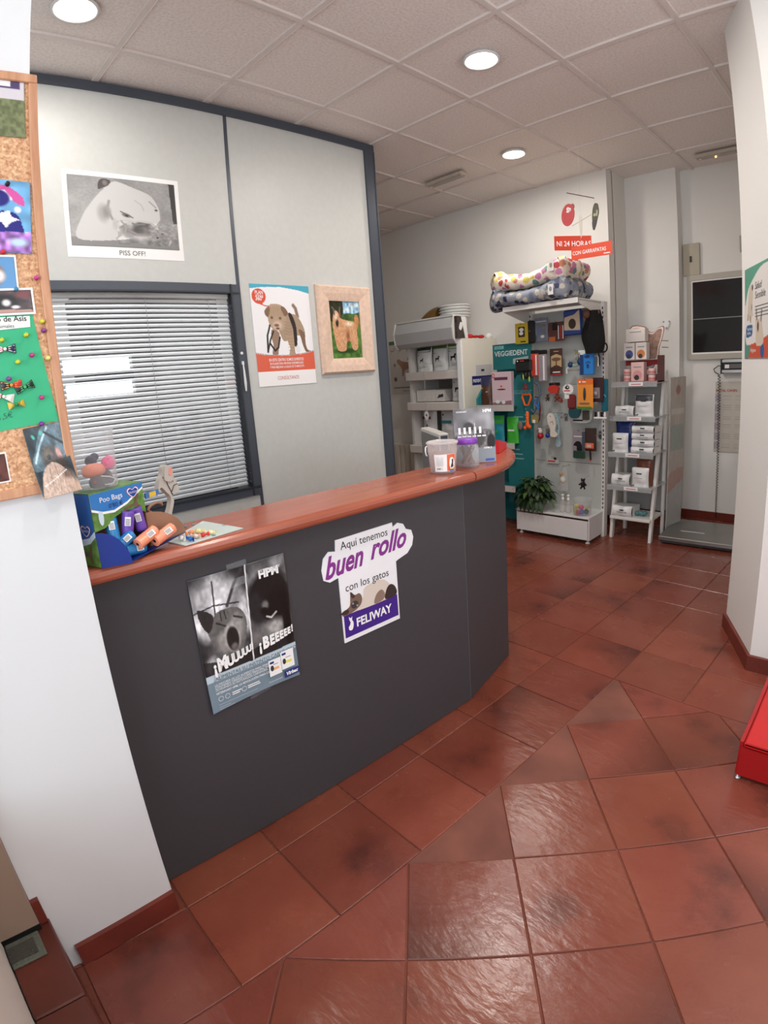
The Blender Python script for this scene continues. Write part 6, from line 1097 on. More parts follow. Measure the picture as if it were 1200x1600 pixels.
def critter(lab, u, v, m, s):
    p = ony(u, v, 3.1); T = Thing('plush_toy', lab, 'toy', (p[0], 3.1, p[2] - s)); mb = MB(); mb.sph(p, s * .55, m, 12, 8, sz=1.2); mb.sph(p + (0, -.004, s * .85), s * .42, m, 12, 8)
    for sg in (-1, 1): mb.tube([p + (sg * s * .3, 0, s * .3), p + (sg * s * .85, -.01, -.1 * s)], s * .16, m, 6); mb.tube([p + (sg * s * .2, 0, -s * .4), p + (sg * s * .5, -.01, -s * .95)], s * .18, m, 6); mb.sph(p + (sg * s * .36, 0, s * 1.2), s * .17, m, 8, 5)
    T.part('body', mb); mb = MB(); mb.sph(p + (0, -s * .38, s * .8), s * .22, M('muzzle_beige', (200, 170, 150), .8), 8, 6, sy=.6); T.part('muzzle', mb); mb = MB(); mb.tube([p + (0, .113, s * 1.35), p + (0, -.01, s * 1.35)], .002, chrome, 6); mb.tube([p + (0, -.01, s * 1.35), p + (0, -.005, s * 1.1)], .0016, whb, 5); T.part('hook', mb)
critter('small dark brown plush monkey in the third row', 856, 622, M('monkey_brown', (72, 54, 48), .9), .024); critter('reddish brown plush toy right of the dark monkey', 871, 621, M('rust_plush', (120, 60, 46), .9), .034); critter('small red plush toy at the right of the rust one', 877.5, 626, M('brick_plush', (150, 48, 40), .9), .018)
critter('small white and red plush toy in front of the teal panel', 822, 606, M('red_white_plush', (176, 66, 60), .8), .034)
T, f, w_, h_ = hang('round_tag', 'round white tag with a red stripe in the third row', 'tag', 878.5, 600, 896, 623, 3.06); mb = MB(); mb.ell(w_ * .52, h_ * .64, w_ * .48, h_ * .36, -.003, whb, f, 28, z1=0); mb.box(w_ * .2, w_ * .6, 0, h_ * .34, -.003, 0, whb, f); T.part('tag', mb); mb = MB(); mb.box(w_ * .15, w_ * .7, h_ * .5, h_ * .58, 0, .001, rd, f); mb.ell(w_ * .45, h_ * .76, w_ * .2, h_ * .13, .001, ink, f, 16); mb.ell(w_ * .5, h_ * .78, w_ * .07, h_ * .05, .0016, whb, f, 10); T.part('print', mb)
T, f, w_, h_ = hang('nail_clipper_card', 'bright orange card with a dark clipper, third row right', 'pack', 902.6, 592, 926.8, 637, 3.02); card(T, f, w_, h_, M('orange_card', (236, 148, 56), .4)); mb = MB(); mb.box(0, w_, h_ * .8, h_, 0, .0006, M('deep_orange', (232, 112, 44), .4), f); mb.sph(f(w_ * .47, h_ * .48, .008), .012, dark, 10, 8, sx=.8, sz=4.2); mb.box(w_ * .15, w_ * .75, h_ * .13, h_ * .18, 0, .008, M('grey_metal', (110, 108, 104), .4), f); mb.ell(w_ * .15, h_ * .9, .008, .008, .001, whb, f, 10); mb.box(w_ * .3, w_ * .55, h_ * .88, h_ * .92, .0006, .001, whb, f); T.part('clipper', mb); pill(T, f, w_ * -.05, w_ * .9, -h_ * .06, h_ * .04, .004, M('green_strip', (70, 130, 60), .5), 'green_strip')
T, f, w_, h_ = hang('tape_pack', 'dark pack of silver-grey bands right of the orange card', 'pack', 926, 590, 944, 628, 3.08); pill(T, f, 0, w_, 0, h_, .02, M('dark_plum', (58, 34, 40), .4)); 
mb = MB(); mb.lathe([(.024, -.02), (.026, 0), (.024, .02)], M('silver_band', (150, 138, 142), .35, metal=.3), f(w_ * .4, h_ * .35, .02), 20, ax=(1, 0, 0)); mb.box(w_ * .1, w_ * .75, h_ * .15, h_ * .6, .02, .03, M('silver_band', (150, 138, 142), .35, metal=.3), f, bev=.008); T.part('bands', mb)
T, f, w_, h_ = hang('teal_pack', 'tall teal pack at the right edge of the pegboard', 'pack', 941, 592, 951, 648, 3.1); pill(T, f, 0, w_, h_ * .1, h_, .02, M('petrol_teal', (22, 94, 112), .4)); mb = MB(); mb.tube([f(w_ * (.3 + .4 * math.cos(a_)), h_ * .5 + w_ * .4 * math.sin(a_), .024) for a_ in [k * .45 for k in range(8)]], .004, M('pale_blue_ring', (120, 160, 176), .4), 6); T.part('ring', mb)
T, f, w_, h_ = hang('small_brush_set', 'row of small black and white brush heads below the teal pack', 'brush set', 929, 640, 949, 654, 3.1); pill(T, f, 0, w_, h_ * .0, h_ * .2, .02, whb, 'tray', bev=.002); mb = MB()
for q in range(4): mb.box(w_ * (.06 + .24 * q), w_ * (.2 + .24 * q), h_ * .2, h_ * .75, .002, .018, black if q % 2 == 0 else whb, f, bev=.003)
T.part('brush_heads', mb)
T, f, w_, h_ = hang('food_bowl_pack', 'dark teal and white rounded bowl pack under the orange card', 'pack', 888, 616, 926, 661, 3.1); mb = MB(); mb.prism(cat_rom([(w_ * .02, h_ * .9), (0, h_ * .4), (w_ * .15, h_ * .08), (w_ * .5, 0), (w_ * .9, h_ * .06), (w_, h_ * .4), (w_ * .98, h_ * .9)], 5), -.004, 0, M('pale_grey_card', (186, 190, 186), .4), f); T.part('card', mb); mb = MB(); mb.prism(cat_rom([(w_ * .08, h_ * .5), (w_ * .12, h_ * .22), (w_ * .4, h_ * .18), (w_ * .52, h_ * .34), (w_ * .5, h_ * .5)], 5), 0, .02, M('dark_teal_bowl', (28, 76, 84), .4), f); mb.box(w_ * .62, w_ * .88, h_ * .12, h_ * .44, 0, .02, M('taupe', (76, 70, 64), .5), f, bev=.004); mb.box(w_ * .2, w_ * .6, h_ * .07, h_ * .12, 0, .004, black, f); T.part('bowls', mb); mb = MB(); mb.box(w_ * .03, w_ * .36, h_ * .5, h_, 0, .035, M('maroon_toy', (120, 40, 44), .5), f, bev=.012); T.part('red_toy', mb, 'maroon fabric toy')
# fish toys, balls
def fish(lab, u0, v0, u1, v1, m, y):
    x0, x1, z0, z1 = R_(u0, v0, u1, v1, y); T = Thing('fish_toy', lab, 'toy', ((x0 + x1) / 2, y, z0), 'fabric fish toys on the pegboard'); f = YF(y, x0, z0); w_, h_ = x1 - x0, z1 - z0
    mb = MB(); mb.prism(cat_rom([(w_ * .25, h_), (w_ * .02, h_ * .85), (w_ * .1, h_ * .55), (w_ * .35, h_ * .28), (w_ * .3, h_ * .06), (w_ * .75, 0), (w_ * 1.0, h_ * .1), (w_ * .75, h_ * .25), (w_ * .85, h_ * .55), (w_ * .65, h_ * .88)], 5), 0, .02, m, f); T.part('body', mb); mb = MB(); mb.tube([f(w_ * .3, h_ * .6, .021), f(w_ * .55, h_ * .66, .022), f(w_ * .62, h_ * .52, .022)], .0018, ink, 5); mb.ell(w_ * .35, h_ * .86, .004, .004, .021, ink, f, 10); mb.tube([f(w_ * .3, h_ * .98, -.1), f(w_ * .3, h_ * .98, .01)], .002, chrome, 6); T.part('stitching', mb)
fish('white fabric fish toy in the fourth row', 856.5, 645, 872.5, 682.5, M('offwhite_fabric', (214, 208, 198), .8), 3.07); fish('pale blue fabric fish toy right of the white one', 866.5, 645, 878, 698, M('pale_blue_fabric', (156, 182, 190), .8), 3.12)
def ballt(lab, u, v, m, y, s, m2):
    p = ony(u, v, y); T = Thing('ball_toy', lab, 'toy', (p[0], y, p[2] - s), 'ball toys on the pegboard'); mb = MB(); mb.sph(p, s, m, 18, 12); T.part('ball', mb); mb = MB(); mb.sph(p + (0, 0, s * 1.5), s * .62, m2, 12, 8, sz=1.3); mb.sph(p + (-s * .3, -s * .3, s * 2.2), s * .3, m2, 8, 6); mb.sph(p + (s * .3, -s * .3, s * 2.2), s * .3, m2, 8, 6); T.part('animal_head', mb); mb = MB(); mb.tube([p + (0, .14, s * 2.5), p + (0, 0, s * 2.5), p + (0, 0, s * 2)], .002, chrome, 6); T.part('hook', mb)
ballt('red ball toy with a white cow head, left of the fourth row', 844.5, 681, M('ball_red', (170, 30, 36), .35), 3.06, .027, M('cow_white', (222, 214, 210), .7)); ballt('blue ball toy with brown animal head behind the red one', 856, 680, M('ball_blue', (44, 66, 140), .35), 3.1, .022, M('donkey_brown', (112, 92, 84), .7))
T, f, w_, h_ = hang('dog_card', 'grey card with a black dog silhouette and green base, fourth row', 'pack', 894.5, 672, 915, 716); card(T, f, w_, h_, M('mauve_grey_card', (142, 136, 144), .4)); mb = MB(); mb.prism(cat_rom([(w_ * .08, h_ * .46), (w_ * .3, h_ * .6), (w_ * .6, h_ * .58), (w_ * .75, h_ * .4), (w_ * .8, h_ * .28), (w_ * .35, h_ * .28), (w_ * .32, h_ * .42)], 4), 0, .001, black, f); mb.box(w_ * .1, w_, 0, h_ * .27, 0, .015, M('bottle_green', (34, 66, 52), .4), f, bev=.006); mb.box(w_ * .1, w_ * .9, h_ * .76, h_ * .79, 0, .001, whb, f); mb.box(w_ * .76, w_ * 1.0, h_ * .3, h_ * .95, 0, .01, M('slate_card', (70, 76, 86), .4), f); T.part('print', mb)
T, f, w_, h_ = hang('slicker_brush_card', 'dark card with an orange pet brush hanging below it', 'brush', 914, 669, 932, 705); card(T, f, w_, h_, M('umber_card', (62, 46, 42), .4)); ob = M('orange_brush', (226, 108, 70), .4); mb = MB(); mb.box(w_ * .08, w_ * .82, h_ * .12, h_ * .36, .003, .02, ob, f, bev=.005); T.part('brush_head', mb, 'orange brush head'); mb = MB(); mb.box(w_ * .25, w_ * .65, h_ * .18, h_ * .3, .0205, .023, M('pale_bristle', (200, 176, 166), .6), f); T.part('bristles', mb); mb = MB(); mb.tube([f(w_ * .48, h_ * .14, .012), f(w_ * .52, -h_ * .1, .012), f(w_ * .55, -h_ * .4, .012)], .006, black, 8, rs=[.005, .008, .007]); mb.sph(f(w_ * .55, -h_ * .4, .012), .008, ob, 8, 6); T.part('handle', mb, 'black handle')
for u, v in ((896, 565), (883, 652), (937, 680)):
    p = ony(u, v, 3.19); mb = MB(); mb.box(p[0] - .014, p[0] + .014, 3.208, 3.214, p[2] - .03, p[2] + .03, chrome); mb.tube([p + (0, .02, .01), p + (0, -.07, .0), p + (0, -.075, .012)], .0025, chrome, 6); one('empty_hook', mb, {896: 'empty metal hook between the brown card and the toys', 883: 'empty metal hook right of the pale blue fish', 937: 'empty metal hook beside the dark brush card'}[u], 'hook')
T, f, w_, h_ = hang('bone_toy', 'orange bone-shaped toy with looped handle in front of the teal panel', 'toy', 815.5, 616, 832.5, 672, 3.04, None, 3.09); on = M('orange_rubber', (240, 104, 40), .35); mb = MB(); pts = [(w_ * .35, h_ * .70), (w_ * .12, h_ * .93), (w_ * .2, h_), (w_ * .5, h_ * .99), (w_ * .85, h_), (w_ * .92, h_ * .92), (w_ * .68, h_ * .70)]; mb.tube([f(x, y, .01) for x, y in pts], .009, on, 8, closed=True); T.part('loop_handle', mb)
mb = MB(); mb.lathe([(.001, -.02), (.016, -.012), (.019, .01), (.014, .04), (.016, .085), (.014, .12), (.001, .125)], on, f(w_ * .55, h_ * .08 + .012, .01), 16, cap=False, sy=.7); mb.sph(f(w_ * .32, h_ * .07, .01), .016, on, 12, 8); mb.sph(f(w_ * .72, h_ * .10, .01), .018, on, 12, 8); T.part('body', mb); mb = MB()
for q in range(5): mb.ell(w_ * (.5 + .1 * (q % 2)), h_ * (.28 + .08 * q), .004, .003, .0275, whb, f, 8)
T.part('paw_print', mb)
mb = MB(); p = ony(813, 665, 3.06); mb.sph(p, .030, M('grey_rubber', (128, 112, 112), .6), 16, 10, sx=.8, sy=.4, sz=1.3); one('rubber_disc', mb, 'grey oval rubber disc behind the orange bone toy', 'toy')
T, f, w_, h_ = hang('print_tag', 'small clear tag with red print on the lower pegboard', 'tag', 854, 713, 873, 724, 3.19); card(T, f, w_, h_ * .6, M('pale_tag', (190, 190, 186), .4)); mb = MB(); mb.box(w_ * .1, w_ * .7, h_ * .2, h_ * .4, 0, .001, rd, f); mb.ell(w_ * .7, h_ * .7, w_ * .12, h_ * .2, .001, ink, f, 10); T.part('print', mb)
T, f, w_, h_ = hang('toy_bag', 'clear bag with a pale plush toy hanging behind the plant', 'bag', 866, 728, 896, 766, 3.1); mb = MB(); mb.grid(lambda p, q: f(w_ * (.2 + .3 * q) + w_ * (.15 + .45 * (1 - q)) * (p - .1), h_ * q, .03 * math.sin(math.pi * p)), 8, 8, cp2); T.part('bag', mb); mb = MB(); mb.sph(f(w_ * .5, h_ * .45, .012), .025, M('offwhite_fabric', (214, 208, 198), .8), 12, 8, sz=1.3); mb.sph(f(w_ * .4, h_ * .68, .012), .017, M('sand_plush', (180, 150, 110), .8), 10, 7); T.part('plush', mb)
critter('black and brown plush cow hanging above the toy tub', 911, 757, M('cow_black', (30, 26, 28), .9), .038)
# --- plant
pb = ony(840, 792, 3.0); pc = np.array([pb[0], 3.0, .2225]); T = Thing('potted_plant', 'bushy dark green potted plant on the gondola base', 'plant', tuple(pc))
mb = MB(); mb.lathe([(.052, 0), (.056, .004), (.068, .05), (.074, .085), (.080, .09), (.080, .10), (.07, .10), (.066, .088), (.001, .088)], M('patterned_pot', (150, 122, 108), .6, noise=.5, nscale=60), pc, 28, cap=False); 
for k in range(16): a_ = k * .39; mb.sph(pc + np.array([.070 * math.cos(a_), .070 * math.sin(a_), .052 + .014 * (k % 2)]), .009, M('dark_pot_spot', (58, 44, 40), .6), 6, 4, sz=.7)
T.part('pot', mb); mb = MB(); mb.lathe([(.066, .082), (.001, .086)], M('potting_soil', (44, 32, 26), .95), pc, 18, cap=False); T.part('soil', mb)
leafm = [M('leaf_dark', (40, 62, 34), .45, noise=.3, nscale=12), M('leaf_mid', (58, 84, 44), .45, noise=.3, nscale=12), M('leaf_light', (86, 112, 58), .45, noise=.3, nscale=12)]
mb = MB(); ms = MB(); stemm = M('plant_stem', (60, 84, 48), .6)
def leaf(base, d0, L, wd, droop, m):
    d = unit(d0); sd = unit(np.cross(d, (0, 0, 1)) + 1e-6); pts = []; p = base.copy(); N = 6; dd = d.copy()
    for i in range(N + 1):
        t = i / N; wv = wd * (math.sin(math.pi * min(1, t * .92 + .06)) ** .8); up = np.cross(sd, dd); pts.append((p - sd * wv + up * wv * .22, p.copy(), p + sd * wv + up * wv * .22)); dd = unit(dd + np.array([0, 0, -droop / N])); p = p + dd * L / N
    vs_ = [q for r_ in pts for q in r_]; mb.add(vs_, [(3 * i + j, 3 * i + j + 1, 3 * i + j + 4, 3 * i + j + 3) for i in range(N) for j in (0, 1)], m, True)
for k in range(230):
    a_ = random.uniform(0, 2 * math.pi); el = random.uniform(-.15, 1.35); R0 = random.uniform(.07, .19); base = pc + np.array([.62 * R0 * math.cos(a_) * math.cos(el) * 1.25 - .015, .38 * R0 * math.sin(a_) * math.cos(el) - .02, .11 + R0 * .85 * math.sin(el)]); base[0] = base[0]
    d0 = np.array([math.cos(a_), math.sin(a_) * .8, .35 + .5 * math.sin(el)]); leaf(base, d0, random.uniform(.06, .115), random.uniform(.013, .022), random.uniform(1.2, 2.8), random.choice(leafm[:2] + leafm))
    if k % 5 == 0: ms.tube([pc + (0, 0, .085), (pc + (0, 0, .085)) * .5 + base * .5 + (0, 0, .02), base], .0022, stemm, 5)
for k in range(7): leaf(pc + np.array([-.11 + .03 * k, -.06, .10]), (-.3 + .1 * k, -.5, -.2), .13, .019, 2.5, leafm[0])
T.part('foliage', mb); T.part('stems', ms)
def spray(u, v, lab):
    p = ony(u, v, 3.0); c_ = np.array([p[0], 3.0, .2225]); T = Thing('spray_bottle', lab, 'bottle', tuple(c_), 'clear spray bottles on the gondola base'); mb = MB(); mb.lathe([(.019, 0), (.021, .003), (.021, .085), (.012, .098), (.010, .102)], cp2, c_, 20); T.part('bottle', mb); mb = MB(); mb.lathe([(.012, .10), (.012, .118), (.008, .122), (.006, .135), (.010, .137), (.010, .150), (.004, .152)], whb, c_, 16); mb.tube([c_ + (0, 0, .144), c_ + (-.012, -.010, .145)], .003, whb, 6); T.part('pump', mb, 'white pump top')
spray(879.5, 796, 'clear spray bottle nearer the plant'); spray(888, 798, 'clear spray bottle beside the tub of balls')
p = ony(908, 800, 2.99); c_ = np.array([p[0], 3.01, .2225]); T = Thing('ball_tub', 'clear tub of coloured toy balls on the gondola base', 'tub', tuple(c_)); mb = MB(); mb.lathe([(.066, 0), (.070, .004), (.075, .10), (.078, .125), (.080, .127), (.078, .130), (.073, .124), (.068, .005), (.001, .004)], cp, c_, 32, cap=False); T.part('tub', mb)
for k, (dx, dy, dz, r_, c3, nm) in enumerate([(-.042, -.022, .028, .022, (200, 200, 60), 'yellow toy ball at the left of the tub'), (-.012, -.045, .024, .020, (206, 50, 80), 'crimson toy ball at the bottom of the tub'), (.014, -.038, .030, .022, (60, 90, 180), 'blue toy ball in the tub'), (.006, -.03, .066, .022, (226, 60, 120), 'pink toy ball on top in the tub'), (.044, -.018, .030, .022, (30, 28, 34), 'black toy ball in the tub'), (.044, -.012, .062, .014, (196, 206, 70), 'lime toy ball at the right of the tub'), (-.044, -.01, .066, .02, (216, 210, 90), 'pale yellow toy ball at the upper left of the tub')]):
    mb = MB(); mb.sph(c_ + np.array([dx, dy, dz]), r_, col(*c3, rough=.4), 14, 9); one('toy_ball', mb, nm, 'ball', 'coloured balls in the clear tub')
# ============================================================ LADDER DISPLAY
T = Thing('ladder_display', 'white ladder-like display rack with clear shelves of foil food bags', 'display rack', (.98, 3.4, 0)); lx0, lx1 = .80, 1.135
for s_, xx in ((0, lx0), (1, lx1 - .02)):
    mb = MB(); vs_ = [(x, y, z) for x in (xx, xx + .022) for y, z in ((3.21, 0), (3.25, .0), (3.275, .17), (3.50, 1.30), (3.47, 1.33), (3.235, .19))]; mb.add(vs_, [(0, 1, 2, 3, 4, 5)[::-1], tuple(range(6, 12))] + [(i, (i + 1) % 6, 6 + (i + 1) % 6, 6 + i) for i in range(6)], wm); vs_ = [(x, y, z) for x in (xx, xx + .022) for y, z in ((3.50, 0), (3.53, 0), (3.53, 1.33), (3.50, 1.33))]; mb.add(vs_, [(3, 2, 1, 0), (4, 5, 6, 7)] + [(i, (i + 1) % 4, 4 + (i + 1) % 4, 4 + i) for i in range(4)], wm); T.part('side_frame', mb)
mb = MB(); mb.box(lx0 + .005, lx1 - .005, 3.195, 3.48, .165, .19, wm, bev=.004); T.part('bottom_board', mb)
mb = MB(); mb.box(lx0 + .02, lx1 - .02, 3.515, 3.525, .19, 1.3, M('ladder_back', (150, 148, 146), .5)); T.part('back_panel', mb)
clr = clearmat('acrylic_shelf', (200, 205, 206), .35); shz = [(1.245, 3.30), (.985, 3.27), (.705, 3.245), (.445, 3.225)]
for z, y in shz:
    mb = MB(); mb.box(lx0 - .005, lx1 + .015, y - .07, 3.51, z - .006, z, clr); mb.box(lx0 - .005, lx1 + .015, y - .073, y - .07, z - .03, z + .012, clr); T.part('shelf', mb)
    mb = MB(); mb.box(.945 - .01, 1.045, y - .076, y - .0735, z - .022, z + .006, paper); mb.box(.955, 1.03, y - .0768, y - .076, z - .012, z - .006, M('price_red', (196, 96, 90), .5)); T.part('price_label', mb)
def fbag(x, z, y, w_, h_, lab, top=None, tl=None, d=.06): return bag('foil_bag', x, y, z + .001, w_, h_, d, bagw, top, lab, marks=[('bar', .5, .72, .04, dark), ('line', .45, .5, w_ * .5, gry), ('dog', .15, .1, .02, dark)], band=.28, toplab=tl, group='white foil bags on the ladder display')
def lbag(x, z, y, w_, h_, lab): # bag lying, end towards the room
    T = Thing('foil_bag', lab, 'bag', (x, y, z + .001), 'white foil bags on the ladder display'); f = YF(y, x, z + .001); sd = random.random() * 5
    mb = MB(); mb.grid(lambda p, q: f((p - .5) * w_ * (1 - .03 * math.sin(3.1 * q)), h_ * q * (1 + .03 * math.sin(7 * p + sd)), .022 * math.sin(math.pi * q) ** .5 + .006 * math.sin(11 * p + sd)), 14, 8, bagw); mb.grid(lambda p, q: f((p - .5) * w_, h_ * (1 - .15 * q), -.16 * q + .0 * p), 8, 4, bagw); mb.grid(lambda p, q: f((p - .5) * w_, .0, -.16 * q), 2, 2, bagw)
    for sg in (0, 1): mb.grid(lambda p, q: f((sg - .5) * w_, h_ * q * (1 - .15 * p), -.16 * p), 4, 3, bagw)
    T.part('body', mb); mb = MB(); g2 = Fr(f(0, h_ * .62, .0285), f.u, f.v); mb.box(-.016, .016, 0, .008, -.004, .003, dark, g2); mb.box(-.04, .04, -.014, -.011, -.004, .003, gry, g2); T.part('print', mb)
lbag(.90, .985, 3.25, .150, .085, 'white foil bag lying at the left of the second shelf'); fbag(1.05, .985, 3.25, .145, .17, 'white foil bag with a dark top, upright at the right of the second shelf', M('charcoal_band', (58, 60, 68), .3), 'dark foil top')
fbag(.875, .705, 3.22, .13, .155, 'white foil bag below a navy blue bag on the third shelf'); bag('foil_bag', .885, 3.30, .706, .15, .235, .06, M('navy_foil', (30, 48, 110), .3), None, 'navy blue foil bag behind the white one on the third shelf')
for k in range(4): lbag(1.05 + .004 * (k % 2), .705 + k * .054, 3.225 + .005 * (k % 3), .172, .052, 'white foil bag lying on the third shelf, %s in the stack of four' % ['bottom one', 'second from bottom', 'second from top', 'topmost'][k])
lbag(.895, .445, 3.20, .145, .09, 'white foil bag lying at the left of the fourth shelf'); fbag(1.045, .445, 3.20, .135, .155, 'white foil bag in front of the brown bag on the fourth shelf'); bag('foil_bag', 1.05, 3.28, .446, .13, .225, .06, M('brown_foil', (116, 66, 48), .3), None, 'brown foil bag behind the white one on the fourth shelf')
lbag(.905, .19, 3.215, .160, .085, 'white foil bag lying on the bottom board'); mb = MB(); 
for q in range(4): mb.sph((1.0 + .02 * q, 3.28, .212 + .008 * (q % 2)), .02, M('teal_foil', (78, 118, 122), .3), 8, 6, sx=1.2)
one('crumpled_wrapper', mb, 'crumpled teal-grey wrapper beside the bag on the bottom board', 'wrapper')
# cat-head cardboard dispenser on the top shelf
T = Thing('cat_display_tray', 'clear and red tray display with a cat-head shaped card on the ladder rack', 'display tray', (.99, 3.35, 1.246)); f = YF(3.33, .835, 1.246)
mb = MB(); mb.box(0, .30, 0, .008, -.12, .05, M('tray_red', (176, 52, 50), .4), f); mb.box(.0, .004, 0, .17, -.12, .04, clr, f); mb.box(.296, .30, 0, .2, -.12, .04, M('tray_dark_red', (110, 40, 44), .4), f); T.part('tray', mb)
mb = MB(); mb.box(.02, .29, .13, .17, -.05, -.045, M('tray_deep_red', (130, 20, 24), .4), f); mb.box(.03, .29, .168, .174, -.10, .0, clr, f); T.part('riser', mb)
hd = [(.03, .17), (.03, .42), (.15, .425), (.185, .385), (.225, .38), (.26, .41), (.30, .415), (.29, .34), (.265, .26), (.26, .2), (.23, .13), (.2, .10), (.1, .10)]
hr = M('card_maroon_edge', (130, 46, 52), .4); mb = MB(); mb.prism(cat_rom(hd, 4), -.108, -.104, hr, f); sc_ = lambda s: [((x - .16) * s + .16, (y - .26) * s + .26) for x, y in hd]; mb.prism(cat_rom(sc_(.965), 4), -.1038, -.1028, M('card_cream_edge', (232, 218, 206), .4), f); mb.prism(cat_rom(sc_(.88), 4), -.1026, -.1016, M('cat_fur_print', (156, 124, 110), .5, noise=.4, nscale=40), f); T.part('cat_head_card', mb)
mb = MB()
for dz in (0, .05): mb.tube([f(.285, .31 - dz, -.10), f(.335, .305 - dz, -.095)], .003, M('whisker_maroon', (100, 26, 36), .5), 6)
T.part('whiskers', mb)
def carton(x, z, w_, h_, m, lab, d=.06, dots=None, yy=0):
    T = Thing('small_carton', lab, 'carton', tuple(f(x + w_ / 2, z, yy)), 'small cartons on the cat display'); mb = MB(); mb.box(x, x + w_, z, z + h_, yy - d, yy, m, f, bev=.002); T.part('box', mb); mb = MB(); mb.box(x + w_ * .2, x + w_ * .8, z + h_ * .72, z + h_ * .78, yy, yy + .001, gry, f)
    if dots: mb.ell(x + w_ * .5, z + h_ * .32, w_ * .36, h_ * .26, yy + .001, dots, f, 18); mb.ell(x + w_ * .45, z + h_ * .2, w_ * .2, h_ * .14, yy + .0015, dark, f, 12)
    T.part('print', mb)
cw = M('carton_offwhite', (226, 218, 212), .45); carton(.035, .31, .15, .10, cw, 'long white carton on top of the cat display', .08, yy=-.012); carton(.02, .175, .085, .128, cw, 'white carton with a blue picture on the cat display', .07, M('picture_blue', (70, 88, 150), .5), -.008); carton(.112, .175, .085, .128, cw, 'white carton with an orange picture on the cat display', .07, M('picture_orange', (214, 130, 70), .5), -.008)
pkc = M('carton_pink', (226, 188, 184), .45); carton(.09, .009, .10, .145, pkc, 'pink and white carton at the front of the cat display', .07, M('picture_pink', (214, 150, 150), .5), .03)
for x, z, lb_ in ((.032, .009, 'lower left'), (.032, .058, 'upper left'), (.225, .009, 'lower right'), (.225, .058, 'upper right')):
    mb = MB(); c2 = f(x + .024, z, .015); mb.lathe([(.025, 0), (.027, .002), (.027, .044), (.025, .046), (.001, .046)], M('tin_pink', (216, 178, 174), .35), c2, 20); mb.lathe([(.0275, .012), (.0275, .026)], M('tin_red', (196, 120, 116), .35), c2, 20, cap=False); one('small_tin', mb, 'pink banded tin on the cat display, %s one' % lb_, 'tin', 'pink tins on the cat display')
# ============================================================ FAR RIGHT
mb = MB(); f = Fr((1.10, 3.93, .05), unit((.42, .12, 0)), unit((0, .05, 1))); 
T = Thing('board_panel', 'tall grey-beige printed board leaning in the corner beside the ladder rack', 'board', (1.19, 3.75, .08)); f = Fr((1.155, 3.52, .0), unit((.10, .42, 0)), unit((0, .02, 1))); B = Pic(30, 110, (176, 168, 160)); B.N(.04, 8, 1).E(.5, .08, .18, .035, (150, 108, 100), .3).P([(.1, .20), (.9, .20), (.9, .23), (.1, .23)], (196, 190, 184), False).P([(.1, .30), (.9, .30), (.9, .46), (.1, .46)], (150, 158, 152), False).P([(0, .62), (1, .58), (1, .66), (0, .74)], (172, 142, 132)).P([(0, .74), (1, .66), (1, 1), (0, 1)], (172, 172, 170), False).N(.04, 30, 2)
B.sheet('printed_board', f, 0, 0, .23, 1.27, T, z=0, thick=.006)
mb = MB(); f = YF(3.984, .985, 1.712); mb.prism([(-.03, .02), (.03, .02), (.012, -.035), (-.012, -.035)], 0, .012, whb, f); mb.ell(-.024, .018, .008, .008, .012, gry, f, 10, z1=.014); mb.ell(.024, .018, .008, .008, .012, gry, f, 10, z1=.014); mb.ell(0, -.035, .008, .008, .012, gry, f, 10, z1=.014); one('wall_holder', mb, 'small white triangular holder screwed to the column wall', 'holder')
wf = M('beige_window_frame', (182, 176, 164), .5); mb = MB(); f = YF(4.114, 0, 0)
a0_, a1_, b0_, b1_ = 1.125, 1.66, 1.40, 2.105
for p_ in ((a0_, a1_, b1_ - .045, b1_), (a0_, a1_, b0_, b0_ + .045), (a0_, a0_ + .035, b0_ + .045, b1_ - .045), (a1_ - .035, a1_, b0_ + .045, b1_ - .045)): mb.box(p_[0], p_[1], p_[2], p_[3], 0, .03, wf, f)
for p_ in ((a0_ + .035, a1_ - .035, b1_ - .058, b1_ - .045), (a0_ + .035, a1_ - .035, b0_ + .045, b0_ + .058), (a0_ + .035, a0_ + .045, b0_ + .058, b1_ - .058), (a1_ - .045, a1_ - .035, b0_ + .058, b1_ - .058)): mb.box(p_[0], p_[1], p_[2], p_[3], 0, .022, whb, f)
mb.box(a0_ + .04, a1_ - .04, 1.735, 1.741, .0, .016, M('mid_bar', (150, 150, 150), .4), f); w2 = struct('window_2', mb)
mb = MB(); mb.box(a0_ + .04, a1_ - .04, b0_ + .05, b1_ - .05, 0, .008, M('dark_pane', (34, 34, 36), .12), f); mb.build('pane', w2, loc=np.array(w2.location))
mb = MB(); mb.box(1.10, 1.235, 2.105, 2.37, .0, .03, M('beige_box', (176, 168, 150), .5), f, bev=.003); mb.box(1.155, 1.172, 2.215, 2.265, .03, .036, black, f); one('electric_box', mb, 'beige electric box with a black switch above the dark window', 'electric box')
mb = MB(); mb.box(1.555, 1.64, 2.25, 2.38, .0, .03, M('beige_box', (176, 168, 150), .5), f, bev=.003); one('junction_box', mb, 'small beige junction box near the right pillar, high on the alcove wall', 'electric box')
T = Thing('scale_display', 'black and silver weighing scale readout on the wall under the dark window', 'scale display', (1.52, 4.08, 1.28)); f = YF(4.04, 1.425, 1.285); mb = MB(); mb.box(0, .24, 0, .022, -.06, .0, chrome, f); mb.box(0, .24, .085, .108, -.06, .0, chrome, f); mb.box(.0, .24, .02, .087, -.06, -.008, black, f); mb.box(-.012, 0, -.008, .112, -.07, .004, black, f); T.part('housing', mb); mb = MB(); mb.box(.02, .055, .036, .066, -.008, -.006, paper, f); mb.box(.06, .15, .036, .07, -.008, -.006, M('lcd_grey', (96, 98, 96), .3), f); T.part('screen', mb)
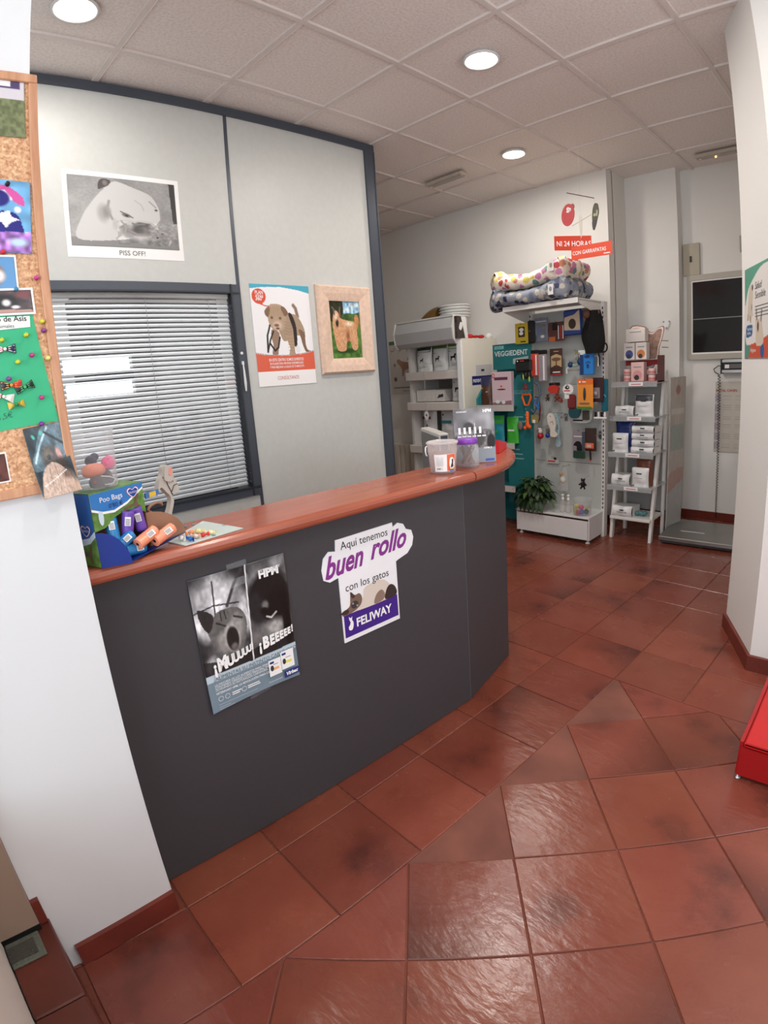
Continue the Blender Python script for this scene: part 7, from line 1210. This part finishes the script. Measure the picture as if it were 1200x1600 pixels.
mb = MB(); P_ = []; 
for i in range(520):
    t = i / 519; z = 1.27 - 1.24 * t; R0 = .010 * (1 - .6 * max(0, t * 1.4 - .4)); a_ = i * .62; P_.append((1.393 + .018 * t + R0 * math.cos(a_), 4.085 + .006 * math.sin(a_), z))
mb.tube(P_, .0028, black, 5); mb.tube([(1.393, 4.08, 1.27), (1.36, 4.08, 1.29), (1.35, 4.08, 1.315), (1.39, 4.08, 1.345), (1.42, 4.07, 1.33)], .004, black, 6); one('coiled_cable', mb, 'coiled black cable hanging from the scale readout to the platform', 'cable')
B = Pic(60, 100, (196, 190, 180)); 
for r_ in range(6):
    y_ = .18 + r_ * .135; B.P([(.0, y_), (.12, y_), (.12, y_ + .10), (.0, y_ + .10)], (168, 158, 166), False)
    for q in range(3):
        for s_ in range(3): B.L([(.18 + q * .28, y_ + .02 + s_ * .028), (.36 + q * .28, y_ + .02 + s_ * .028)], .008, (166, 160, 152))
B.P([(.82, .78), (.95, .76), (1, .9), (1, 1), (.8, 1)], (176, 118, 92))
T = Thing('wall_chart', 'pale feeding chart with ROYAL CANIN heading behind the coiled cable', 'chart', (1.50, 4.11, .61)); f = YF(4.113, 1.36, .61); B.sheet('printed_sheet', f, 0, 0, .36, .60, T); mb = MB(); mb.text('ROYAL CANIN', .005, .515, .030, M('royal_red', (170, 50, 44), .5), f, z=.003, sx=.85, bold=.02); mb.text('Peso', .235, .53, .026, M('grey_ink', (95, 95, 98), .5), f, z=.003); mb.text('ideal', .235, .50, .026, M('grey_ink', (95, 95, 98), .5), f, z=.003); T.part('lettering', mb)
T = Thing('floor_scale', 'low steel platform scale on the floor in the right alcove', 'scale', (1.5, 3.5, 0)); f = Fr((1.185, 3.245, 0), unit((1, .06, 0)), unit((-.06, 1, 0))); mb = MB(); mb.box(0, .82, 0, .56, .028, .062, M('scale_steel', (150, 148, 144), .28, metal=.8, noise=.06, nscale=8), f, bev=.004); T.part('platform', mb)
mb = MB(); mb.box(.01, .81, .01, .55, .012, .028, dark, f); T.part('base', mb); mb = MB(); mb.box(.12, .30, .20, .225, .062, .063, M('scale_label', (196, 194, 190), .4), f); T.part('label', mb, 'pale printed strip')
for a_, b_ in ((.04, .04), (.78, .04), (.04, .52), (.78, .52)): mb = MB(); mb.lathe([(.02, 0), (.02, .013)], black, f(a_, b_, 0), 14); T.part('foot', mb)
# ============================================================ CEILING MOBILE
def mp(u, v, y=2.6): return ony(u, v, y)
top = mp(884, 250); T = Thing('hanging_mobile', 'cardboard ad mobile with a red tick, a green bug and orange NI 24 HORAS signs', 'mobile', (mp(905, 310)[0], 2.6, 2.1)); thread = M('nylon_thread', (205, 205, 200), .4)
mb = MB(); mb.tube([mp(885.5, 301.5), mp(928, 309.5)], .0028, M('dark_rod', (52, 44, 42), .5), 6); T.part('rod', mb); mb = MB(); mb.tube([mp(894, 353), mp(924, 335)], .0022, M('pale_rod', (186, 180, 170), .5), 6); T.part('rod', mb)
mb = MB(); zt_ = H; a_ = mp(906, 305); mb.tube([a_, (a_[0], 2.6, H - .002)], .0006, thread, 4); mb.tube([mp(887, 302), mp(888, 322)], .0006, thread, 4); mb.tube([mp(927, 309), mp(931, 322)], .0006, thread, 4); mb.tube([mp(906, 305), mp(907, 345)], .0006, thread, 4); T.part('thread', mb)
def frm(u, v, rz=0, rr=0): p = mp(u, v); U = np.array([math.cos(rz) * math.cos(rr), math.sin(rz), math.sin(rr)]); return Fr(p, unit(U), unit((-math.sin(rr), 0, math.cos(rr))))
sc2 = abs(mp(910, 350)[0] - mp(900, 350)[0]) / 10
f = frm(887.5, 336, .1, -.12); mb = MB(); mb.ell(0, 0, sc2 * 10, sc2 * 16, -.002, M('tick_red', (188, 72, 74), .5, noise=.08, nscale=30), f, 32, z1=.002); mb.ell(sc2 * 6.5, sc2 * 12, sc2 * 2.6, sc2 * 4, -.0018, M('tick_dark_red', (160, 70, 66), .5), f, 16, z1=.0018, rot=.3); mb.ell(sc2 * -.5, sc2 * 8.5, sc2 * 2.2, sc2 * 2.6, .0025, whb, f, 14); mb.ell(sc2 * 2.6, sc2 * 7.5, sc2 * 1.8, sc2 * 2.4, .0028, whb, f, 14); mb.ell(sc2 * 0, sc2 * 8.2, sc2 * .7, sc2 * .8, .0032, ink, f, 8); mb.ell(sc2 * 2.6, sc2 * 7, sc2 * .6, sc2 * .8, .0034, ink, f, 8); mb.ell(sc2 * -.5, sc2 * 4.5, sc2 * 2.4, sc2 * 1.2, .0028, whb, f, 12); T.part('red_tick_card', mb)
f = frm(929.5, 338, -.3, -.08); gb = M('bug_green', (92, 92, 76), .5, noise=.3, nscale=50); mb = MB(); mb.prism(cat_rom([(sc2 * x, sc2 * y) for x, y in [(-1, 18), (4, 17), (6, 12), (7, 4), (5, -4), (3, -12), (0, -19), (-3, -17), (-4, -8), (-5, 2), (-4, 12)]], 4), -.002, .002, gb, f); mb.ell(0, sc2 * 2, sc2 * 2.6, sc2 * 2.2, .003, M('bug_pale', (178, 172, 148), .5), f, 12); mb.ell(sc2 * 4, sc2 * 4, sc2 * 1.5, sc2 * 5, .0028, M('bug_pale', (178, 172, 148), .5), f, 12); mb.prism(cat_rom([(sc2 * x, sc2 * y) for x, y in [(-4, -6), (4, -6), (2, -14), (0, -18), (-3, -16)]], 4), .0022, .003, M('bug_grey', (84, 80, 80), .5), f); T.part('green_bug_card', mb)
f = frm(907.5, 354, .2, 0); mb = MB(); mb.prism(cat_rom([(sc2 * x, sc2 * y) for x, y in [(-2, 15), (2, 14), (2.2, 0), (1, -14), (-.5, -15), (-2, -2)]], 3), -.001, .001, M('cream_strip', (206, 198, 184), .5), f); T.part('paper_strip', mb)
og = M('sign_orange', (206, 66, 44), .45); y_s = 2.6
a_ = mp(866, 369); b_ = mp(924, 368); c2 = mp(866.5, 391.5); f = Fr(c2, b_ - a_); w_, h_ = np.linalg.norm(b_ - a_), a_[2] - c2[2]; mb = MB(); mb.box(0, w_, 0, h_, -.002, 0, og, f); T.part('sign_card', mb, 'orange sign reading NI 24 HORAS'); mb = MB(); mb.text('NI 24 HORAS', w_ * .06, h_ * .30, h_ * .50, white_ink, f, bold=.012, sx=.90); T.part('sign_lettering', mb)
a_ = mp(892, 387, 2.56); b_ = mp(955.5, 376, 2.56); c2 = mp(893, 407, 2.56); d = b_ - a_; f = Fr(c2, d, unit(a_ - c2 - unit(d) * ((a_ - c2) @ unit(d)))); w_ = np.linalg.norm(d); h_ = np.linalg.norm(a_ - c2) * 1.02; mb = MB(); mb.box(0, w_, 0, h_, -.002, 0, M('sign_orange_light', (224, 84, 58), .45), f); T.part('sign_card', mb, 'orange sign reading CON GARRAPATAS'); mb = MB(); mb.text('CON GARRAPATAS', w_ * .03, h_ * .36, h_ * .40, white_ink, f, bold=.012, sx=.78); mb.box(w_ * .8, w_ * .95, h_ * .12, h_ * .19, 0, .001, white_ink, f); T.part('sign_lettering', mb)
mb = MB(); mb.tube([mp(908, 369), mp(907, 384, 2.56)], .0006, thread, 4); T.part('thread', mb)
